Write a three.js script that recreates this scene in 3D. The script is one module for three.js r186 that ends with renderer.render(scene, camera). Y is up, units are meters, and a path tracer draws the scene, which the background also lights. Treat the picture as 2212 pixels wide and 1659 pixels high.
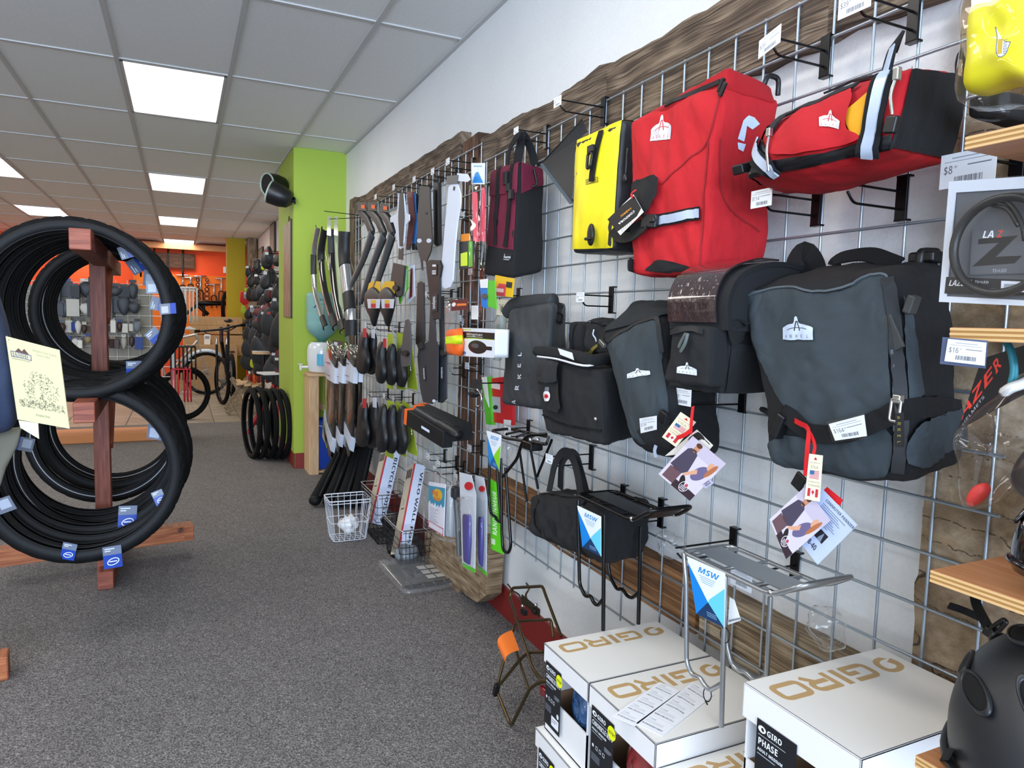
import * as THREE from 'three';
import { RoundedBoxGeometry } from 'three/addons/geometries/RoundedBoxGeometry.js';
import { mergeGeometries, toCreasedNormals } from 'three/addons/utils/BufferGeometryUtils.js';
import { RectAreaLightUniformsLib } from 'three/addons/lights/RectAreaLightUniformsLib.js';
import { ImprovedNoise } from 'three/addons/math/ImprovedNoise.js';

// ------------------------------------------------------------------ camera, sky, lights, exposure
const scene = new THREE.Scene();
const FPX = 1522.41;                                   // focal length in pixels of the 2212 x 1659 frame
const camera = new THREE.PerspectiveCamera(2 * Math.atan(829.5 / FPX) * 180 / Math.PI, 2212 / 1659, 0.03, 80);
camera.position.set(0, 1.373, 0);
camera.rotation.order = 'YXZ';
camera.rotation.set(-0.0883, -0.4398, 0.0263);
camera.updateMatrixWorld(true);
const renderer = new THREE.WebGLRenderer({ antialias: true });
renderer.toneMapping = THREE.LinearToneMapping;
renderer.toneMappingExposure = 0.68;
renderer.shadowMap.enabled = true;
RectAreaLightUniformsLib.init();
scene.background = new THREE.Color(0.62, 0.78, 1.0);   // pale overcast sky beyond the shop window behind the camera
scene.backgroundIntensity = 1.3;
const CEIL = 2.835, WALLX = 1.361, GRIDX = 1.29, ZF = 4.4, ZB = -17.0, XL = -5.6;
const LIGHT_X0 = -0.3175, LIGHT_Z0 = -4.81, TW = 0.61, TL = 1.22;
const daylight = new THREE.RectAreaLight(new THREE.Color(0.66, 0.79, 1.0), 22, 5.6, 2.0);   // daylight entering through the shop window
daylight.position.set(-1.9, 1.74, ZF - 0.02); daylight.lookAt(-1.9, 1.74, -10);
scene.add(daylight);
const ceilingFill = new THREE.RectAreaLight(new THREE.Color(0.52, 0.72, 1.0), 24, 5.6, 0.9);   // added upward fill to tint the near ceiling blue, as pavement bounce would
ceilingFill.position.set(-1.9, 1.2, ZF - 0.03); ceilingFill.lookAt(-1.9, 3.6, ZF - 3.5);
scene.add(ceilingFill);
const LAMP = { color: new THREE.Color(1.0, 0.94, 0.86), power: 14.5, glow: 3.2 };   // ceiling panels

// ------------------------------------------------------------------ helpers
const V = (x, y, z) => new THREE.Vector3(x, y, z);
const rng = (s) => () => { s |= 0; s = s + 0x6D2B79F5 | 0; let t = Math.imul(s ^ s >>> 15, 1 | s); t = t + Math.imul(t ^ t >>> 7, 61 | t) ^ t; return ((t ^ t >>> 14) >>> 0) / 4294967296; };
const rand = rng(7);
const noise = new ImprovedNoise();
const lerp = (a, b, t) => a + (b - a) * t, clamp = (x, a, b) => Math.min(b, Math.max(a, x));
const ray = (u, v) => V(u - 1106, 829.5 - v, -FPX).applyEuler(camera.rotation);
const eye = camera.position;
const onX = (u, v, x) => { const d = ray(u, v); return d.multiplyScalar((x - eye.x) / d.x).add(eye); };
const onY = (u, v, y = 0) => { const d = ray(u, v); return d.multiplyScalar((y - eye.y) / d.y).add(eye); };
const onZ = (u, v, z) => { const d = ray(u, v); return d.multiplyScalar((z - eye.z) / d.z).add(eye); };
const atD = (u, v, dep) => ray(u, v).multiplyScalar(dep / FPX).add(eye);   // dep: distance along the viewing axis
const invRot = new THREE.Quaternion().setFromEuler(camera.rotation).invert();
const toPx = (p) => { const c = p.clone().sub(eye).applyQuaternion(invRot); return [1106 - c.x * FPX / c.z, 829.5 + c.y * FPX / c.z]; };

// textures
const CT = (w, h, draw) => { const c = document.createElement('canvas'); c.width = w; c.height = h; const g = c.getContext('2d'); draw(g, w, h); const t = new THREE.CanvasTexture(c); t.colorSpace = THREE.SRGBColorSpace; t.anisotropy = 4; return t; };
function DT(w, h, fn, srgb = true, rx = 1, ry = 1) {
  const d = new Uint8Array(w * h * 4);
  for (let y = 0; y < h; y++) for (let x = 0; x < w; x++) { const c = fn(x, y); const i = (y * w + x) * 4; d[i] = clamp(c[0], 0, 255); d[i + 1] = clamp(c[1], 0, 255); d[i + 2] = clamp(c[2], 0, 255); d[i + 3] = 255; }
  const t = new THREE.DataTexture(d, w, h); t.magFilter = THREE.LinearFilter; t.minFilter = THREE.LinearMipmapLinearFilter; t.generateMipmaps = true; t.wrapS = t.wrapT = THREE.RepeatWrapping; t.repeat.set(rx, ry);
  if (srgb) t.colorSpace = THREE.SRGBColorSpace; t.needsUpdate = true; return t;
}
// tileable value noise
function vnoise(n, seed) { const r = rng(seed), g = new Float32Array(n * n).map(() => r()); return (x, y) => { x = ((x % n) + n) % n; y = ((y % n) + n) % n; const xi = x | 0, yi = y | 0, fx = x - xi, fy = y - yi, sx = fx * fx * (3 - 2 * fx), sy = fy * fy * (3 - 2 * fy), x1 = (xi + 1) % n, y1 = (yi + 1) % n; return lerp(lerp(g[yi * n + xi], g[yi * n + x1], sx), lerp(g[y1 * n + xi], g[y1 * n + x1], sx), sy); }; }
const mats = {};
function mat(color, rough = 0.6, metal = 0, o = {}) {
  const key = JSON.stringify([color, rough, metal, Object.entries(o).map(([k, v]) => [k, v?.uuid ?? v])]);
  if (mats[key]) return mats[key];
  const phys = ['transmission', 'clearcoat', 'sheen', 'ior', 'thickness'].some((k) => k in o);
  const M = phys ? THREE.MeshPhysicalMaterial : THREE.MeshStandardMaterial;
  return mats[key] = new M({ color: new THREE.Color(color), roughness: rough, metalness: metal, side: THREE.DoubleSide, ...o });
}

// geometry
const xf = (g, p = [0, 0, 0], r = [0, 0, 0], s = [1, 1, 1]) => g.applyMatrix4(new THREE.Matrix4().compose(V(...p), new THREE.Quaternion().setFromEuler(new THREE.Euler(...r)), V(...s)));
const box = (w, h, d, p = [0, 0, 0], r = [0, 0, 0], rad = 0.002) => xf(rad > 0 && Math.min(w, h, d) > 2.2 * rad ? new RoundedBoxGeometry(w, h, d, 1, rad) : new THREE.BoxGeometry(w, h, d), p, r);
const cyl = (r0, r1, h, n = 16, p = [0, 0, 0], r = [0, 0, 0], open = false) => xf(new THREE.CylinderGeometry(r0, r1, h, n, 1, open), p, r);
const ball = (r, p = [0, 0, 0], s = [1, 1, 1], n = 14) => xf(new THREE.SphereGeometry(r, n, Math.max(6, n >> 1)), p, [0, 0, 0], s);
const lathe = (pr, n = 28, p = [0, 0, 0], r = [0, 0, 0]) => xf(new THREE.LatheGeometry(pr.map(([a, b]) => new THREE.Vector2(a, b)), n), p, r);
function merge(l) { l = l.flat().map((g) => { const q = g.index ? g.toNonIndexed() : g; for (const k of Object.keys(q.attributes)) if (!['position', 'normal', 'uv'].includes(k)) q.deleteAttribute(k); if (!q.attributes.uv) q.setAttribute('uv', new THREE.BufferAttribute(new Float32Array(q.attributes.position.count * 2), 2)); return q; }); return l.length === 1 ? l[0] : mergeGeometries(l); }
function uvm(g, k = 1, ox = 0, oy = 0, turn = false) {   // uv in metres by the way each face points
  g = g.index ? g.toNonIndexed() : g; const p = g.attributes.position, n = g.attributes.normal, uv = new Float32Array(p.count * 2);
  for (let i = 0; i < p.count; i++) { const a = Math.abs(n.getX(i)), b = Math.abs(n.getY(i)), c = Math.abs(n.getZ(i)); let s, t; if (a >= b && a >= c) { s = p.getZ(i); t = p.getY(i); } else if (b >= c) { s = p.getZ(i); t = p.getX(i); } else { s = p.getX(i); t = p.getY(i); } if (turn) [s, t] = [t, s]; uv[2 * i] = s * k + ox; uv[2 * i + 1] = t * k + oy; }
  g.setAttribute('uv', new THREE.BufferAttribute(uv, 2)); return g;
}
function geo(pos, idx, uv, nor) { const g = new THREE.BufferGeometry(); g.setAttribute('position', new THREE.Float32BufferAttribute(pos, 3)); if (uv) g.setAttribute('uv', new THREE.Float32BufferAttribute(uv, 2)); g.setIndex(idx); if (nor) g.setAttribute('normal', new THREE.Float32BufferAttribute(nor, 3)); else g.computeVertexNormals(); return g; }
const circ = (r, n = 6) => Array.from({ length: n }, (_, i) => [r * Math.cos(i * 2 * Math.PI / n), r * Math.sin(i * 2 * Math.PI / n)]);
const rectP = (w, t) => [[-w / 2, -t / 2], [w / 2, -t / 2], [w / 2, t / 2], [-w / 2, t / 2]];
// sweep a closed profile along points; up: a vector or one per point (profile x = side, profile y = up); scale per point optional
function sweep(pts, prof, { up = null, closed = false, scale = null, crease = 0, cap = true } = {}) {
  const n = pts.length, m = prof.length, pos = [], uv = [], idx = []; let len = 0, N = null;
  for (let i = 0; i < n; i++) {
    const a = pts[closed ? (i - 1 + n) % n : Math.max(0, i - 1)], b = pts[closed ? (i + 1) % n : Math.min(n - 1, i + 1)];
    const T = b.clone().sub(a).normalize(); let U = Array.isArray(up) ? up[i] : up;
    if (!U) { if (!N) N = Math.abs(T.y) < 0.9 ? V(0, 1, 0) : V(1, 0, 0); U = N; }
    const S = T.clone().cross(U).normalize(), W = S.clone().cross(T).normalize(); N = W; const k = scale ? scale[i] : 1;
    if (i) len += pts[i].distanceTo(pts[i - 1]);
    for (let j = 0; j < m; j++) { const q = pts[i].clone().addScaledVector(S, prof[j][0] * k).addScaledVector(W, prof[j][1] * k); pos.push(q.x, q.y, q.z); uv.push(len, j / m); }
  }
  const rows = closed ? n : n - 1;
  for (let i = 0; i < rows; i++) for (let j = 0; j < m; j++) { const a = i * m + j, b = i * m + (j + 1) % m, c = ((i + 1) % n) * m + j, d = ((i + 1) % n) * m + (j + 1) % m; idx.push(a, b, c, b, d, c); }
  if (!closed && cap) { for (let j = 1; j < m - 1; j++) { idx.push(0, j + 1, j); const o = (n - 1) * m; idx.push(o, o + j, o + j + 1); } }
  const g = geo(pos, idx, uv); return crease ? toCreasedNormals(g, crease) : g;
}
function fillet(pts, r, k = 4, closed = false) {
  const out = [], n = pts.length;
  for (let i = 0; i < n; i++) {
    if (!closed && (i === 0 || i === n - 1)) { out.push(pts[i].clone()); continue; }
    const p = pts[i], a = pts[(i - 1 + n) % n].clone().sub(p), b = pts[(i + 1) % n].clone().sub(p), la = a.length(), lb = b.length(), rr = Math.min(r, la * 0.45, lb * 0.45);
    const s = p.clone().addScaledVector(a, rr / la), e = p.clone().addScaledVector(b, rr / lb);
    for (let j = 0; j <= k; j++) { const t = j / k; out.push(s.clone().multiplyScalar((1 - t) * (1 - t)).addScaledVector(p, 2 * t * (1 - t)).addScaledVector(e, t * t)); }
  }
  return out;
}
const tube = (pts, r, { f = 0, n = 6, closed = false, k = 4 } = {}) => sweep(f ? fillet(pts, f, k, closed) : pts, circ(r, n), { closed });
const smooth = (pts, n = 24, closed = false) => new THREE.CatmullRomCurve3(pts, closed, 'centripetal').getPoints(n);
const rod = (a, b, r, n = 6) => sweep([a, b], circ(r, n));
// a flat outline in the plane facing the shop floor (x const): px outline -> slab of thickness th
function slabX(px, x, th, bevel = 0) {
  const P = px.map(([u, v]) => onX(u, v, x)), sh = new THREE.Shape(P.map((p) => new THREE.Vector2(-p.z, p.y)));
  const g = new THREE.ExtrudeGeometry(sh, { depth: th, bevelEnabled: bevel > 0, bevelSize: bevel, bevelThickness: bevel, bevelSegments: 1, curveSegments: 4 });
  return g.applyMatrix4(new THREE.Matrix4().makeBasis(V(0, 0, -1), V(0, 1, 0), V(1, 0, 0)).setPosition(x, 0, 0));
}
const roundOut = (px, n = 40) => smooth(px.map(([u, v]) => V(u, v, 0)), n, true).slice(0, -1).map((p) => [p.x, p.y]);
// card from four world corners (tl, tr, br, bl) with thickness; front carries uv 0..1, the rest the colour of the map's corner
function card(c, th = 0.0006) {
  const nrm = c[1].clone().sub(c[0]).cross(c[3].clone().sub(c[0])).normalize().multiplyScalar(th);   // points away from the viewer for tl,tr,bl order
  const f = c, b = c.map((p) => p.clone().add(nrm)), pos = [], uv = [], idx = [];
  const quad = (q, uvs) => { const o = pos.length / 3; q.forEach((p) => pos.push(p.x, p.y, p.z)); uv.push(...uvs); idx.push(o, o + 3, o + 2, o, o + 2, o + 1); };
  quad(f, [0, 1, 1, 1, 1, 0, 0, 0]); const e = Array(4).fill([0.015, 0.985]).flat();
  quad([b[1], b[0], b[3], b[2]], e); for (let i = 0; i < 4; i++) quad([f[(i + 1) % 4], f[i], b[i], b[(i + 1) % 4]], e);
  return geo(pos, idx, uv).toNonIndexed();
}
const cardX = (px, x, th) => card(px.map(([u, v]) => onX(u, v, x)), th);
// pillow: outline in a plane x = const bulging towards the room (front) and back
function puffX(px, x, front, back = 0, k = 3, wr = 0, seed = 0, rings = 12) { const o = px.map(([u, v]) => onX(u, v, x)); return puff(o, V(-1, 0, 0), front, back, k, wr, seed, rings); }
function puff(o, dirv, front, back = 0, k = 3, wr = 0, seed = 0, rings = 12) {
  const c = o.reduce((a, p) => a.add(p), V(0, 0, 0)).divideScalar(o.length), m = o.length, pos = [], uv = [], idx = [];
  for (const side of [1, -1]) {
    const h = side > 0 ? front : back, base = pos.length / 3;
    for (let i = 0; i <= rings; i++) { const s = 1 - Math.pow(1 - i / rings, 1.6), z = h * Math.pow(Math.max(0, 1 - Math.pow(s, k)), 1 / k);
      for (let j = 0; j < m; j++) { const p = c.clone().lerp(o[j], s); const w = wr ? wr * noise.noise(p.z * 22 + seed, p.y * 22, p.x * 22 + seed * 3) * (1 - s * s) * 1.5 + wr * 0.6 * noise.noise(p.z * 50 + seed, p.y * 50, seed) * (1 - s) : 0; p.addScaledVector(dirv, side * (z + (h > 0.003 ? w : 0))); pos.push(p.x, p.y, p.z); uv.push(p.z, p.y); } }
    for (let i = 0; i < rings; i++) for (let j = 0; j < m; j++) { const a = base + i * m + j, b = base + i * m + (j + 1) % m, q = a + m, d = b + m; side > 0 ? idx.push(a, q, b, b, q, d) : idx.push(a, b, q, b, d, q); }
  }
  return geo(pos, idx, uv);
}

// objects
const used = {};
const numbered = (n) => { const k = used[n] = (used[n] ?? -1) + 1; return k ? n + '_' + String(k).padStart(3, '0') : n; };
function thing(name, label, category, group) { const o = new THREE.Group(); o.name = numbered(name); o.userData = { label, category }; if (group) o.userData.group = group; scene.add(o); return o; }
function part(parent, name, g, m, label) { const o = new THREE.Mesh(Array.isArray(g) ? merge(g) : g, m); o.name = name; o.castShadow = o.receiveShadow = true; if (label) o.userData.label = label; parent.add(o); return o; }
function struct(name, g, m, label, category = 'structure') { const o = new THREE.Mesh(Array.isArray(g) ? merge(g) : g, m); o.name = numbered(name); o.castShadow = o.receiveShadow = true; o.userData = { kind: 'structure', label, category }; scene.add(o); return o; }
function dup(src, label, move, turn = 0, group) { const r = src.clone(); r.name = numbered(src.name.replace(/_\d\d\d$/, '')); r.userData = { ...src.userData }; if (label) r.userData.label = label; if (group) r.userData.group = group; r.position.add(move); r.rotation.y += turn; scene.add(r); return r; }

// ------------------------------------------------------------------ procedural surfaces
const N8 = vnoise(8, 1), N16 = vnoise(16, 2), N32 = vnoise(32, 3), N64 = vnoise(64, 4), N128 = vnoise(128, 5), N256 = vnoise(256, 6);
const fb = (x, y, w) => (N8(x * 8 / w, y * 8 / w) * 8 + N16(x * 16 / w, y * 16 / w) * 4 + N32(x * 32 / w, y * 32 / w) * 2 + N64(x * 64 / w, y * 64 / w)) / 15;
const carpetR = rng(11);
const T = {};
T.carpet = DT(512, 512, (x, y) => { const s = N256(x / 2, y / 2), c = N128(x / 4, y / 4), b = fb(x, y, 512), r = carpetR(); const v = 104 + (s - 0.5) * 86 + (c - 0.5) * 14 + (b - 0.5) * 10 + (r - 0.5) * 50; return [v + 3, v - 1, v - 3]; }, true, 1.25, 1.25);
T.carpetB = DT(512, 512, (x, y) => { const v = N256(x / 2, y / 2) * 160 + N128(x / 4, y / 4) * 90; return [v, v, v]; }, false, 1.25, 1.25);
T.weave = DT(64, 64, (x, y) => { const v = 128 + 70 * Math.sin(x * Math.PI / 4) * (((y / 8) | 0) % 2 ? 1 : -1) + 40 * Math.sin(y * Math.PI / 4); return [v, v, v]; }, false, 110, 110);
T.wrinkle = DT(256, 256, (x, y) => { const v = fb(x, y, 256) * 255; return [v, v, v]; }, false, 5, 5);
const woodTex = (base, dark, light, rough, seed, rx, ry) => { const A = vnoise(64, seed), B = vnoise(16, seed + 1), C = vnoise(128, seed + 2); return DT(512, 256, (x, y) => { const wob = B(x / 64, y / 16) * 14 + A(x / 30, y / 40) * 4; const g = A((x + wob) / 90, (y + wob * 0.5) / 4.0) * 0.5 + C(x / 60, (y + wob * 0.7) / 2.0) * 0.35 + B(x / 40, y / 18) * 0.4; const q = clamp((g - 0.62) * rough + 0.5, 0, 1); return [0, 1, 2].map((i) => q < 0.5 ? lerp(dark[i], base[i], q * 2) : lerp(base[i], light[i], q * 2 - 1)); }, true, rx, ry); };
T.barn = woodTex([132, 117, 102], [82, 70, 60], [168, 154, 138], 1.7, 21, 1.1, 3.4);
T.barnB = woodTex([128, 128, 128], [20, 20, 20], [220, 220, 220], 2.6, 21, 1.1, 3.4); T.barnB.colorSpace = THREE.NoColorSpace;
T.barn2 = woodTex([146, 126, 100], [96, 78, 58], [182, 166, 142], 1.5, 31, 0.9, 3.0);
T.bark = DT(512, 512, (x, y) => { const b = fb(x, y, 512), c = fb(x * 2 + 90, y, 512), s = N64(x / 8, y / 8), d = N256(x / 2, y / 2), k = Math.abs(N16(x / 32 + s * 0.25, y / 110) - 0.5) < 0.006 ? 0.5 : 1; const q = clamp((b - 0.5) * 2.4 + 0.5, 0, 1), o = clamp((c - 0.52) * 2.2, 0, 1); return [(lerp(136, 188, q) + (s - 0.5) * 22 + (d - 0.5) * 16 + o * 10) * k, (lerp(118, 172, q) + (s - 0.5) * 22 + (d - 0.5) * 16) * k, (lerp(98, 154, q) + (s - 0.5) * 22 + (d - 0.5) * 16 - o * 16) * k]; }, true, 1.4, 1.0);
T.redwood = woodTex([156, 84, 58], [122, 58, 40], [184, 112, 84], 1.4, 41, 1.2, 5);
T.cedar = woodTex([178, 112, 70], [140, 78, 46], [206, 146, 102], 1.4, 42, 1.2, 5);
T.pine = woodTex([208, 172, 130], [184, 146, 104], [224, 192, 152], 1.0, 43, 1.2, 5);
T.ply = woodTex([186, 126, 82], [166, 106, 66], [202, 146, 102], 0.9, 44, 1.4, 4);
T.ceil = DT(256, 256, (x, y) => { const v = 242 + (N256(x, y) - 0.5) * 12 + (N128(x / 2, y / 2) - 0.5) * 8; return [v, v, v]; }, true, 2, 2);
T.plaster = DT(512, 512, (x, y) => { const v = 232 + (fb(x, y, 512) - 0.5) * 5 + (N256(x / 2, y / 2) - 0.5) * 5; return [v, v, v - 2]; }, true, 0.7, 0.7);
T.plasterB = DT(256, 256, (x, y) => { const v = N128(x / 2, y / 2) * 200; return [v, v, v]; }, false, 2, 2);
T.tile = DT(256, 256, (x, y) => { const v = 168 + (fb(x, y, 256) - 0.5) * 40 + (N256(x, y) - 0.5) * 16; return [v + 2, v - 4, v - 14]; }, true, 2, 2);
T.cardboard = DT(256, 256, (x, y) => { const v = (N128(x / 2, y / 12) - 0.5) * 16 + (fb(x, y, 256) - 0.5) * 20; return [178 + v, 142 + v, 100 + v]; }, true, 1, 1);
T.knob = DT(128, 128, (x, y) => { const a = ((x >> 4) + (y >> 4)) % 2; const dx = (x % 16) - 8, dy = (y % 16) - 8; const v = a && Math.abs(dx) < 6 && Math.abs(dy) < 6 ? 230 : 40; return [v, v, v]; }, false, 1, 1);

const M = {
  steel: mat('#a9b3bb', 0.38, 0.75), black: mat('#0d0d0e', 0.42, 0.0), blackMetal: mat('#0c0c0d', 0.32, 0.35), blackPlastic: mat('#101113', 0.45), gloss: mat('#08080a', 0.12, 0, { clearcoat: 1 }),
  chrome: mat('#c9ccd0', 0.18, 1), white: mat('#e6e6e4', 0.5), paper: mat('#eceae4', 0.85), clear: mat('#ffffff', 0.08, 0, { transmission: 1, thickness: 0, ior: 1.35 }),
  rubber: mat('#0b0c0d', 0.8, 0, { ior: 1.3 }), rubber2: mat('#0e0f11', 0.6, 0, { ior: 1.35 }), blackFab: mat('#131416', 0.85, 0, { bumpMap: T.weave, bumpScale: 0.0004 }), greyFab: mat('#343d42', 0.8, 0, { bumpMap: T.weave, bumpScale: 0.0004 }), greyTarp: mat('#33373a', 0.55, 0, { bumpMap: T.weave, bumpScale: 0.0003 }),
  redFab: mat('#c4101c', 0.78, 0, { bumpMap: T.weave, bumpScale: 0.0004 }), burg: mat('#6b1230', 0.8, 0, { bumpMap: T.weave, bumpScale: 0.0004 }), yellowTarp: mat('#efdc1a', 0.5), gold: mat('#e8a010', 0.75),
  web: mat('#0e0f11', 0.8, 0, { bumpMap: T.weave, bumpScale: 0.0005 }), reflect: mat('#b9c4d6', 0.35, 0.1), vinyl: mat('#15161a', 0.28), redwood: mat('#d8c8c0', 0.55, 0, { map: T.redwood }), cedar: mat('#e8d4c4', 0.55, 0, { map: T.cedar }), pine: mat('#ffffff', 0.65, 0, { map: T.pine }),
  barn: mat('#d2c8bc', 0.9, 0, { map: T.barn, bumpMap: T.barnB, bumpScale: 0.006 }), barn2: mat('#ffffff', 0.9, 0, { map: T.barn2, bumpMap: T.barnB, bumpScale: 0.003 }), bark: mat('#f4ead8', 0.95, 0, { map: T.bark, bumpMap: T.bark, bumpScale: 0.006 }), cardboard: mat('#ffffff', 0.85, 0, { map: T.cardboard }),
};
// ------------------------------------------------------------------ the room
{
  const ZT = -9.62;
  const fl = struct('floor', uvm(box(WALLX - XL + 0.3, 0.12, ZF - ZT + 0.15, [(WALLX + XL) / 2, -0.06, (ZF + 0.15 + ZT) / 2], [0, 0, 0], 0)), mat('#ffffff', 0.97, 0, { map: T.carpet, bumpMap: T.carpetB, bumpScale: 0.004 }), 'grey speckled carpet of the shop floor', 'floor');
  // tiled floor of the workshop: slab of grout with separate tiles
  const tf = struct('floor', uvm(box(WALLX - XL + 0.3, 0.1, ZT - ZB + 0.15, [(WALLX + XL) / 2, -0.06, (ZT + ZB - 0.15) / 2], [0, 0, 0], 0)), mat('#6f6960', 0.9), 'pale stone tiled floor of the workshop at the end', 'floor');
  const s = 0.33, tg = uvm(box(s - 0.008, 0.02, s - 0.008, [0, 0, 0], [0, 0, 0], 0.002)), r = rng(5);
  const tm = ['#d6ccba', '#dfd5c4', '#cec4b2', '#e4dac8'].map((c) => mat(c, 0.45, 0, { map: T.tile }));
  for (let i = 0; i < 18; i++) for (let k = 0; k < 14; k++) { const x = WALLX - 0.17 - i * s, z = ZT - 0.17 - k * s; if (x < -2.6) continue; const t = part(tf, 'tile', tg, tm[(r() * 4) | 0]); t.position.set(x, -0.01, z); }
}
struct('wall_right', uvm(box(0.2, CEIL + 0.1, ZF - ZB + 0.4, [WALLX + 0.1, CEIL / 2, (ZF + ZB) / 2], [0, 0, 0], 0)), mat('#ffffff', 0.8, 0, { map: T.plaster, bumpMap: T.plasterB, bumpScale: 0.0006 }), 'white painted wall behind the wire grid panels', 'wall');
struct('wall_left', uvm(box(0.2, CEIL + 0.1, ZF - ZB + 0.4, [XL - 0.1, CEIL / 2, (ZF + ZB) / 2], [0, 0, 0], 0)), mat('#e8e2d6', 0.8), 'pale wall on the far side of the shop', 'wall');
struct('wall_back', [box(WALLX - XL, CEIL + 0.1, 0.2, [(WALLX + XL) / 2, CEIL / 2, ZB - 0.1], [0, 0, 0], 0)], mat('#f2551f', 0.75), 'bright orange painted end wall of the workshop', 'wall');
{ // front wall: low sill, head and piers around the shop window behind the camera
  const m = mat('#d9d6cf', 0.8), w = WALLX - XL;
  struct('wall_front', [box(w, 0.7, 0.2, [(WALLX + XL) / 2, 0.35, ZF + 0.1], [0, 0, 0], 0), box(w, 0.08, 0.2, [(WALLX + XL) / 2, CEIL - 0.04, ZF + 0.1], [0, 0, 0], 0), box(0.5, CEIL, 0.2, [WALLX - 0.25, CEIL / 2, ZF + 0.1], [0, 0, 0], 0), box(0.9, CEIL, 0.2, [XL + 0.45, CEIL / 2, ZF + 0.1], [0, 0, 0], 0)], m, 'front wall around the wide shop window', 'wall');
  const wd = struct('window_1', [0, 1, 2, 3].map((i) => box(0.06, 2.06, 0.08, [-4.66 + i * 1.83, 1.73, ZF + 0.1])), mat('#3a3c40', 0.4, 0.4), 'dark window frame of the shop front', 'window');
  part(wd, 'pane', box(5.5, 2.05, 0.006, [-1.92, 1.73, ZF + 0.1], [0, 0, 0], 0), mat('#ffffff', 0.02, 0, { transmission: 1, thickness: 0, ior: 1.45 }));
}
{ // suspended ceiling: slab, separate tiles, runners
  const ce = struct('ceiling', box(WALLX - XL + 0.3, 0.1, ZF - ZB + 0.4, [(WALLX + XL) / 2, CEIL + 0.09, (ZF + ZB) / 2], [0, 0, 0], 0), mat('#b9b9b9', 0.9), 'suspended ceiling of pale rectangular tiles in a metal grid', 'ceiling');
  const tm = mat('#f6f5f2', 0.95, 0, { map: T.ceil }), tg = uvm(box(TW - 0.006, 0.016, TL - 0.006, [0, 0, 0], [0, 0, 0], 0)), bm = mat('#c3c2c0', 0.6);
  const lights = new Set(); for (const i of [0, -3, -6]) for (const j of [-3, 0, 3, 6, 9]) lights.add(i + ',' + j);
  const gcut = uvm(box(WALLX - (LIGHT_X0 + 2 * TW) - 0.004, 0.016, TL - 0.006, [0, 0, 0], [0, 0, 0], 0));
  for (let i = -8; i <= 2; i++) for (let j = -6; j <= 9; j++) {
    if (lights.has(i + ',' + j)) continue; const z = LIGHT_Z0 - TL * (j + 0.5); if (z - TL / 2 < ZB || z + TL / 2 > ZF) continue;
    const t = part(ce, 'ceiling_tile', i === 2 ? gcut : tg, tm); t.position.set(i === 2 ? (WALLX + LIGHT_X0 + 2 * TW) / 2 : LIGHT_X0 + TW * (i + 0.5), CEIL + 0.008, z);
  }
  for (let i = -8; i <= 2; i++) part(ce, 'runner', box(0.024, 0.012, ZF - ZB, [LIGHT_X0 + TW * i, CEIL - 0.002, (ZF + ZB) / 2], [0, 0, 0], 0), bm);
  part(ce, 'runner', box(0.022, 0.02, ZF - ZB, [WALLX - 0.011, CEIL - 0.004, (ZF + ZB) / 2], [0, 0, 0], 0), bm);
  for (let j = -6; j <= 9; j++) part(ce, 'runner', box(WALLX - XL, 0.01, 0.02, [(WALLX + XL) / 2, CEIL - 0.002, LIGHT_Z0 - TL * j], [0, 0, 0], 0), bm);
  for (const k of lights) {
    const [i, j] = k.split(',').map(Number), x = LIGHT_X0 + TW * (i + 0.5), z = LIGHT_Z0 - TL * (j + 0.5); if (z + TL / 2 > ZF) continue;
    const L = thing('ceiling_light', 'glowing white rectangular panel light set in the tiled ceiling', 'light', 'ceiling panel lights');
    part(L, 'frame', [box(TW - 0.03, 0.012, 0.02, [x, CEIL - 0.001, z + TL / 2 - 0.025], [0, 0, 0], 0), box(TW - 0.03, 0.012, 0.02, [x, CEIL - 0.001, z - TL / 2 + 0.025], [0, 0, 0], 0), box(0.016, 0.012, TL - 0.03, [x - TW / 2 + 0.022, CEIL - 0.001, z], [0, 0, 0], 0), box(0.016, 0.012, TL - 0.03, [x + TW / 2 - 0.022, CEIL - 0.001, z], [0, 0, 0], 0)], bm);
    part(L, 'diffuser', box(TW - 0.05, 0.006, TL - 0.06, [x, CEIL + 0.003, z], [0, 0, 0], 0), mat('#ffffff', 0.6, 0, { emissive: new THREE.Color(1, 0.98, 0.95), emissiveIntensity: LAMP.glow }));
    const a = new THREE.RectAreaLight(LAMP.color, LAMP.power, TW - 0.06, TL - 0.08); a.position.set(x, CEIL - 0.006, z); a.rotation.x = -Math.PI / 2; scene.add(a);
  }
}
const redBase = mat('#7d1f1a', 0.55);
struct('baseboard_right', box(0.016, 0.14, ZF + 6.5, [WALLX - 0.008, 0.07, (ZF - 6.5) / 2]), redBase, 'dark red baseboard along the white wall', 'baseboard');
// lime green pier between shop and workshop
{
  const g = mat('#a3bb45', 0.75), zc = -6.5, x0 = 0.915, pd = 1.05;
  const c = struct('wall_pier', box(WALLX - x0 + 0.02, CEIL, pd, [(WALLX + x0) / 2, CEIL / 2, zc - pd / 2], [0, 0, 0], 0.004), g, 'lime green painted pier standing out from the white wall', 'pier');
  part(c, 'baseboard', [box(WALLX - x0, 0.14, 0.014, [(WALLX + x0) / 2, 0.07, zc + 0.007]), box(0.014, 0.14, pd, [x0 - 0.007, 0.07, zc - pd / 2])], redBase, 'dark red baseboard');
}
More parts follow.
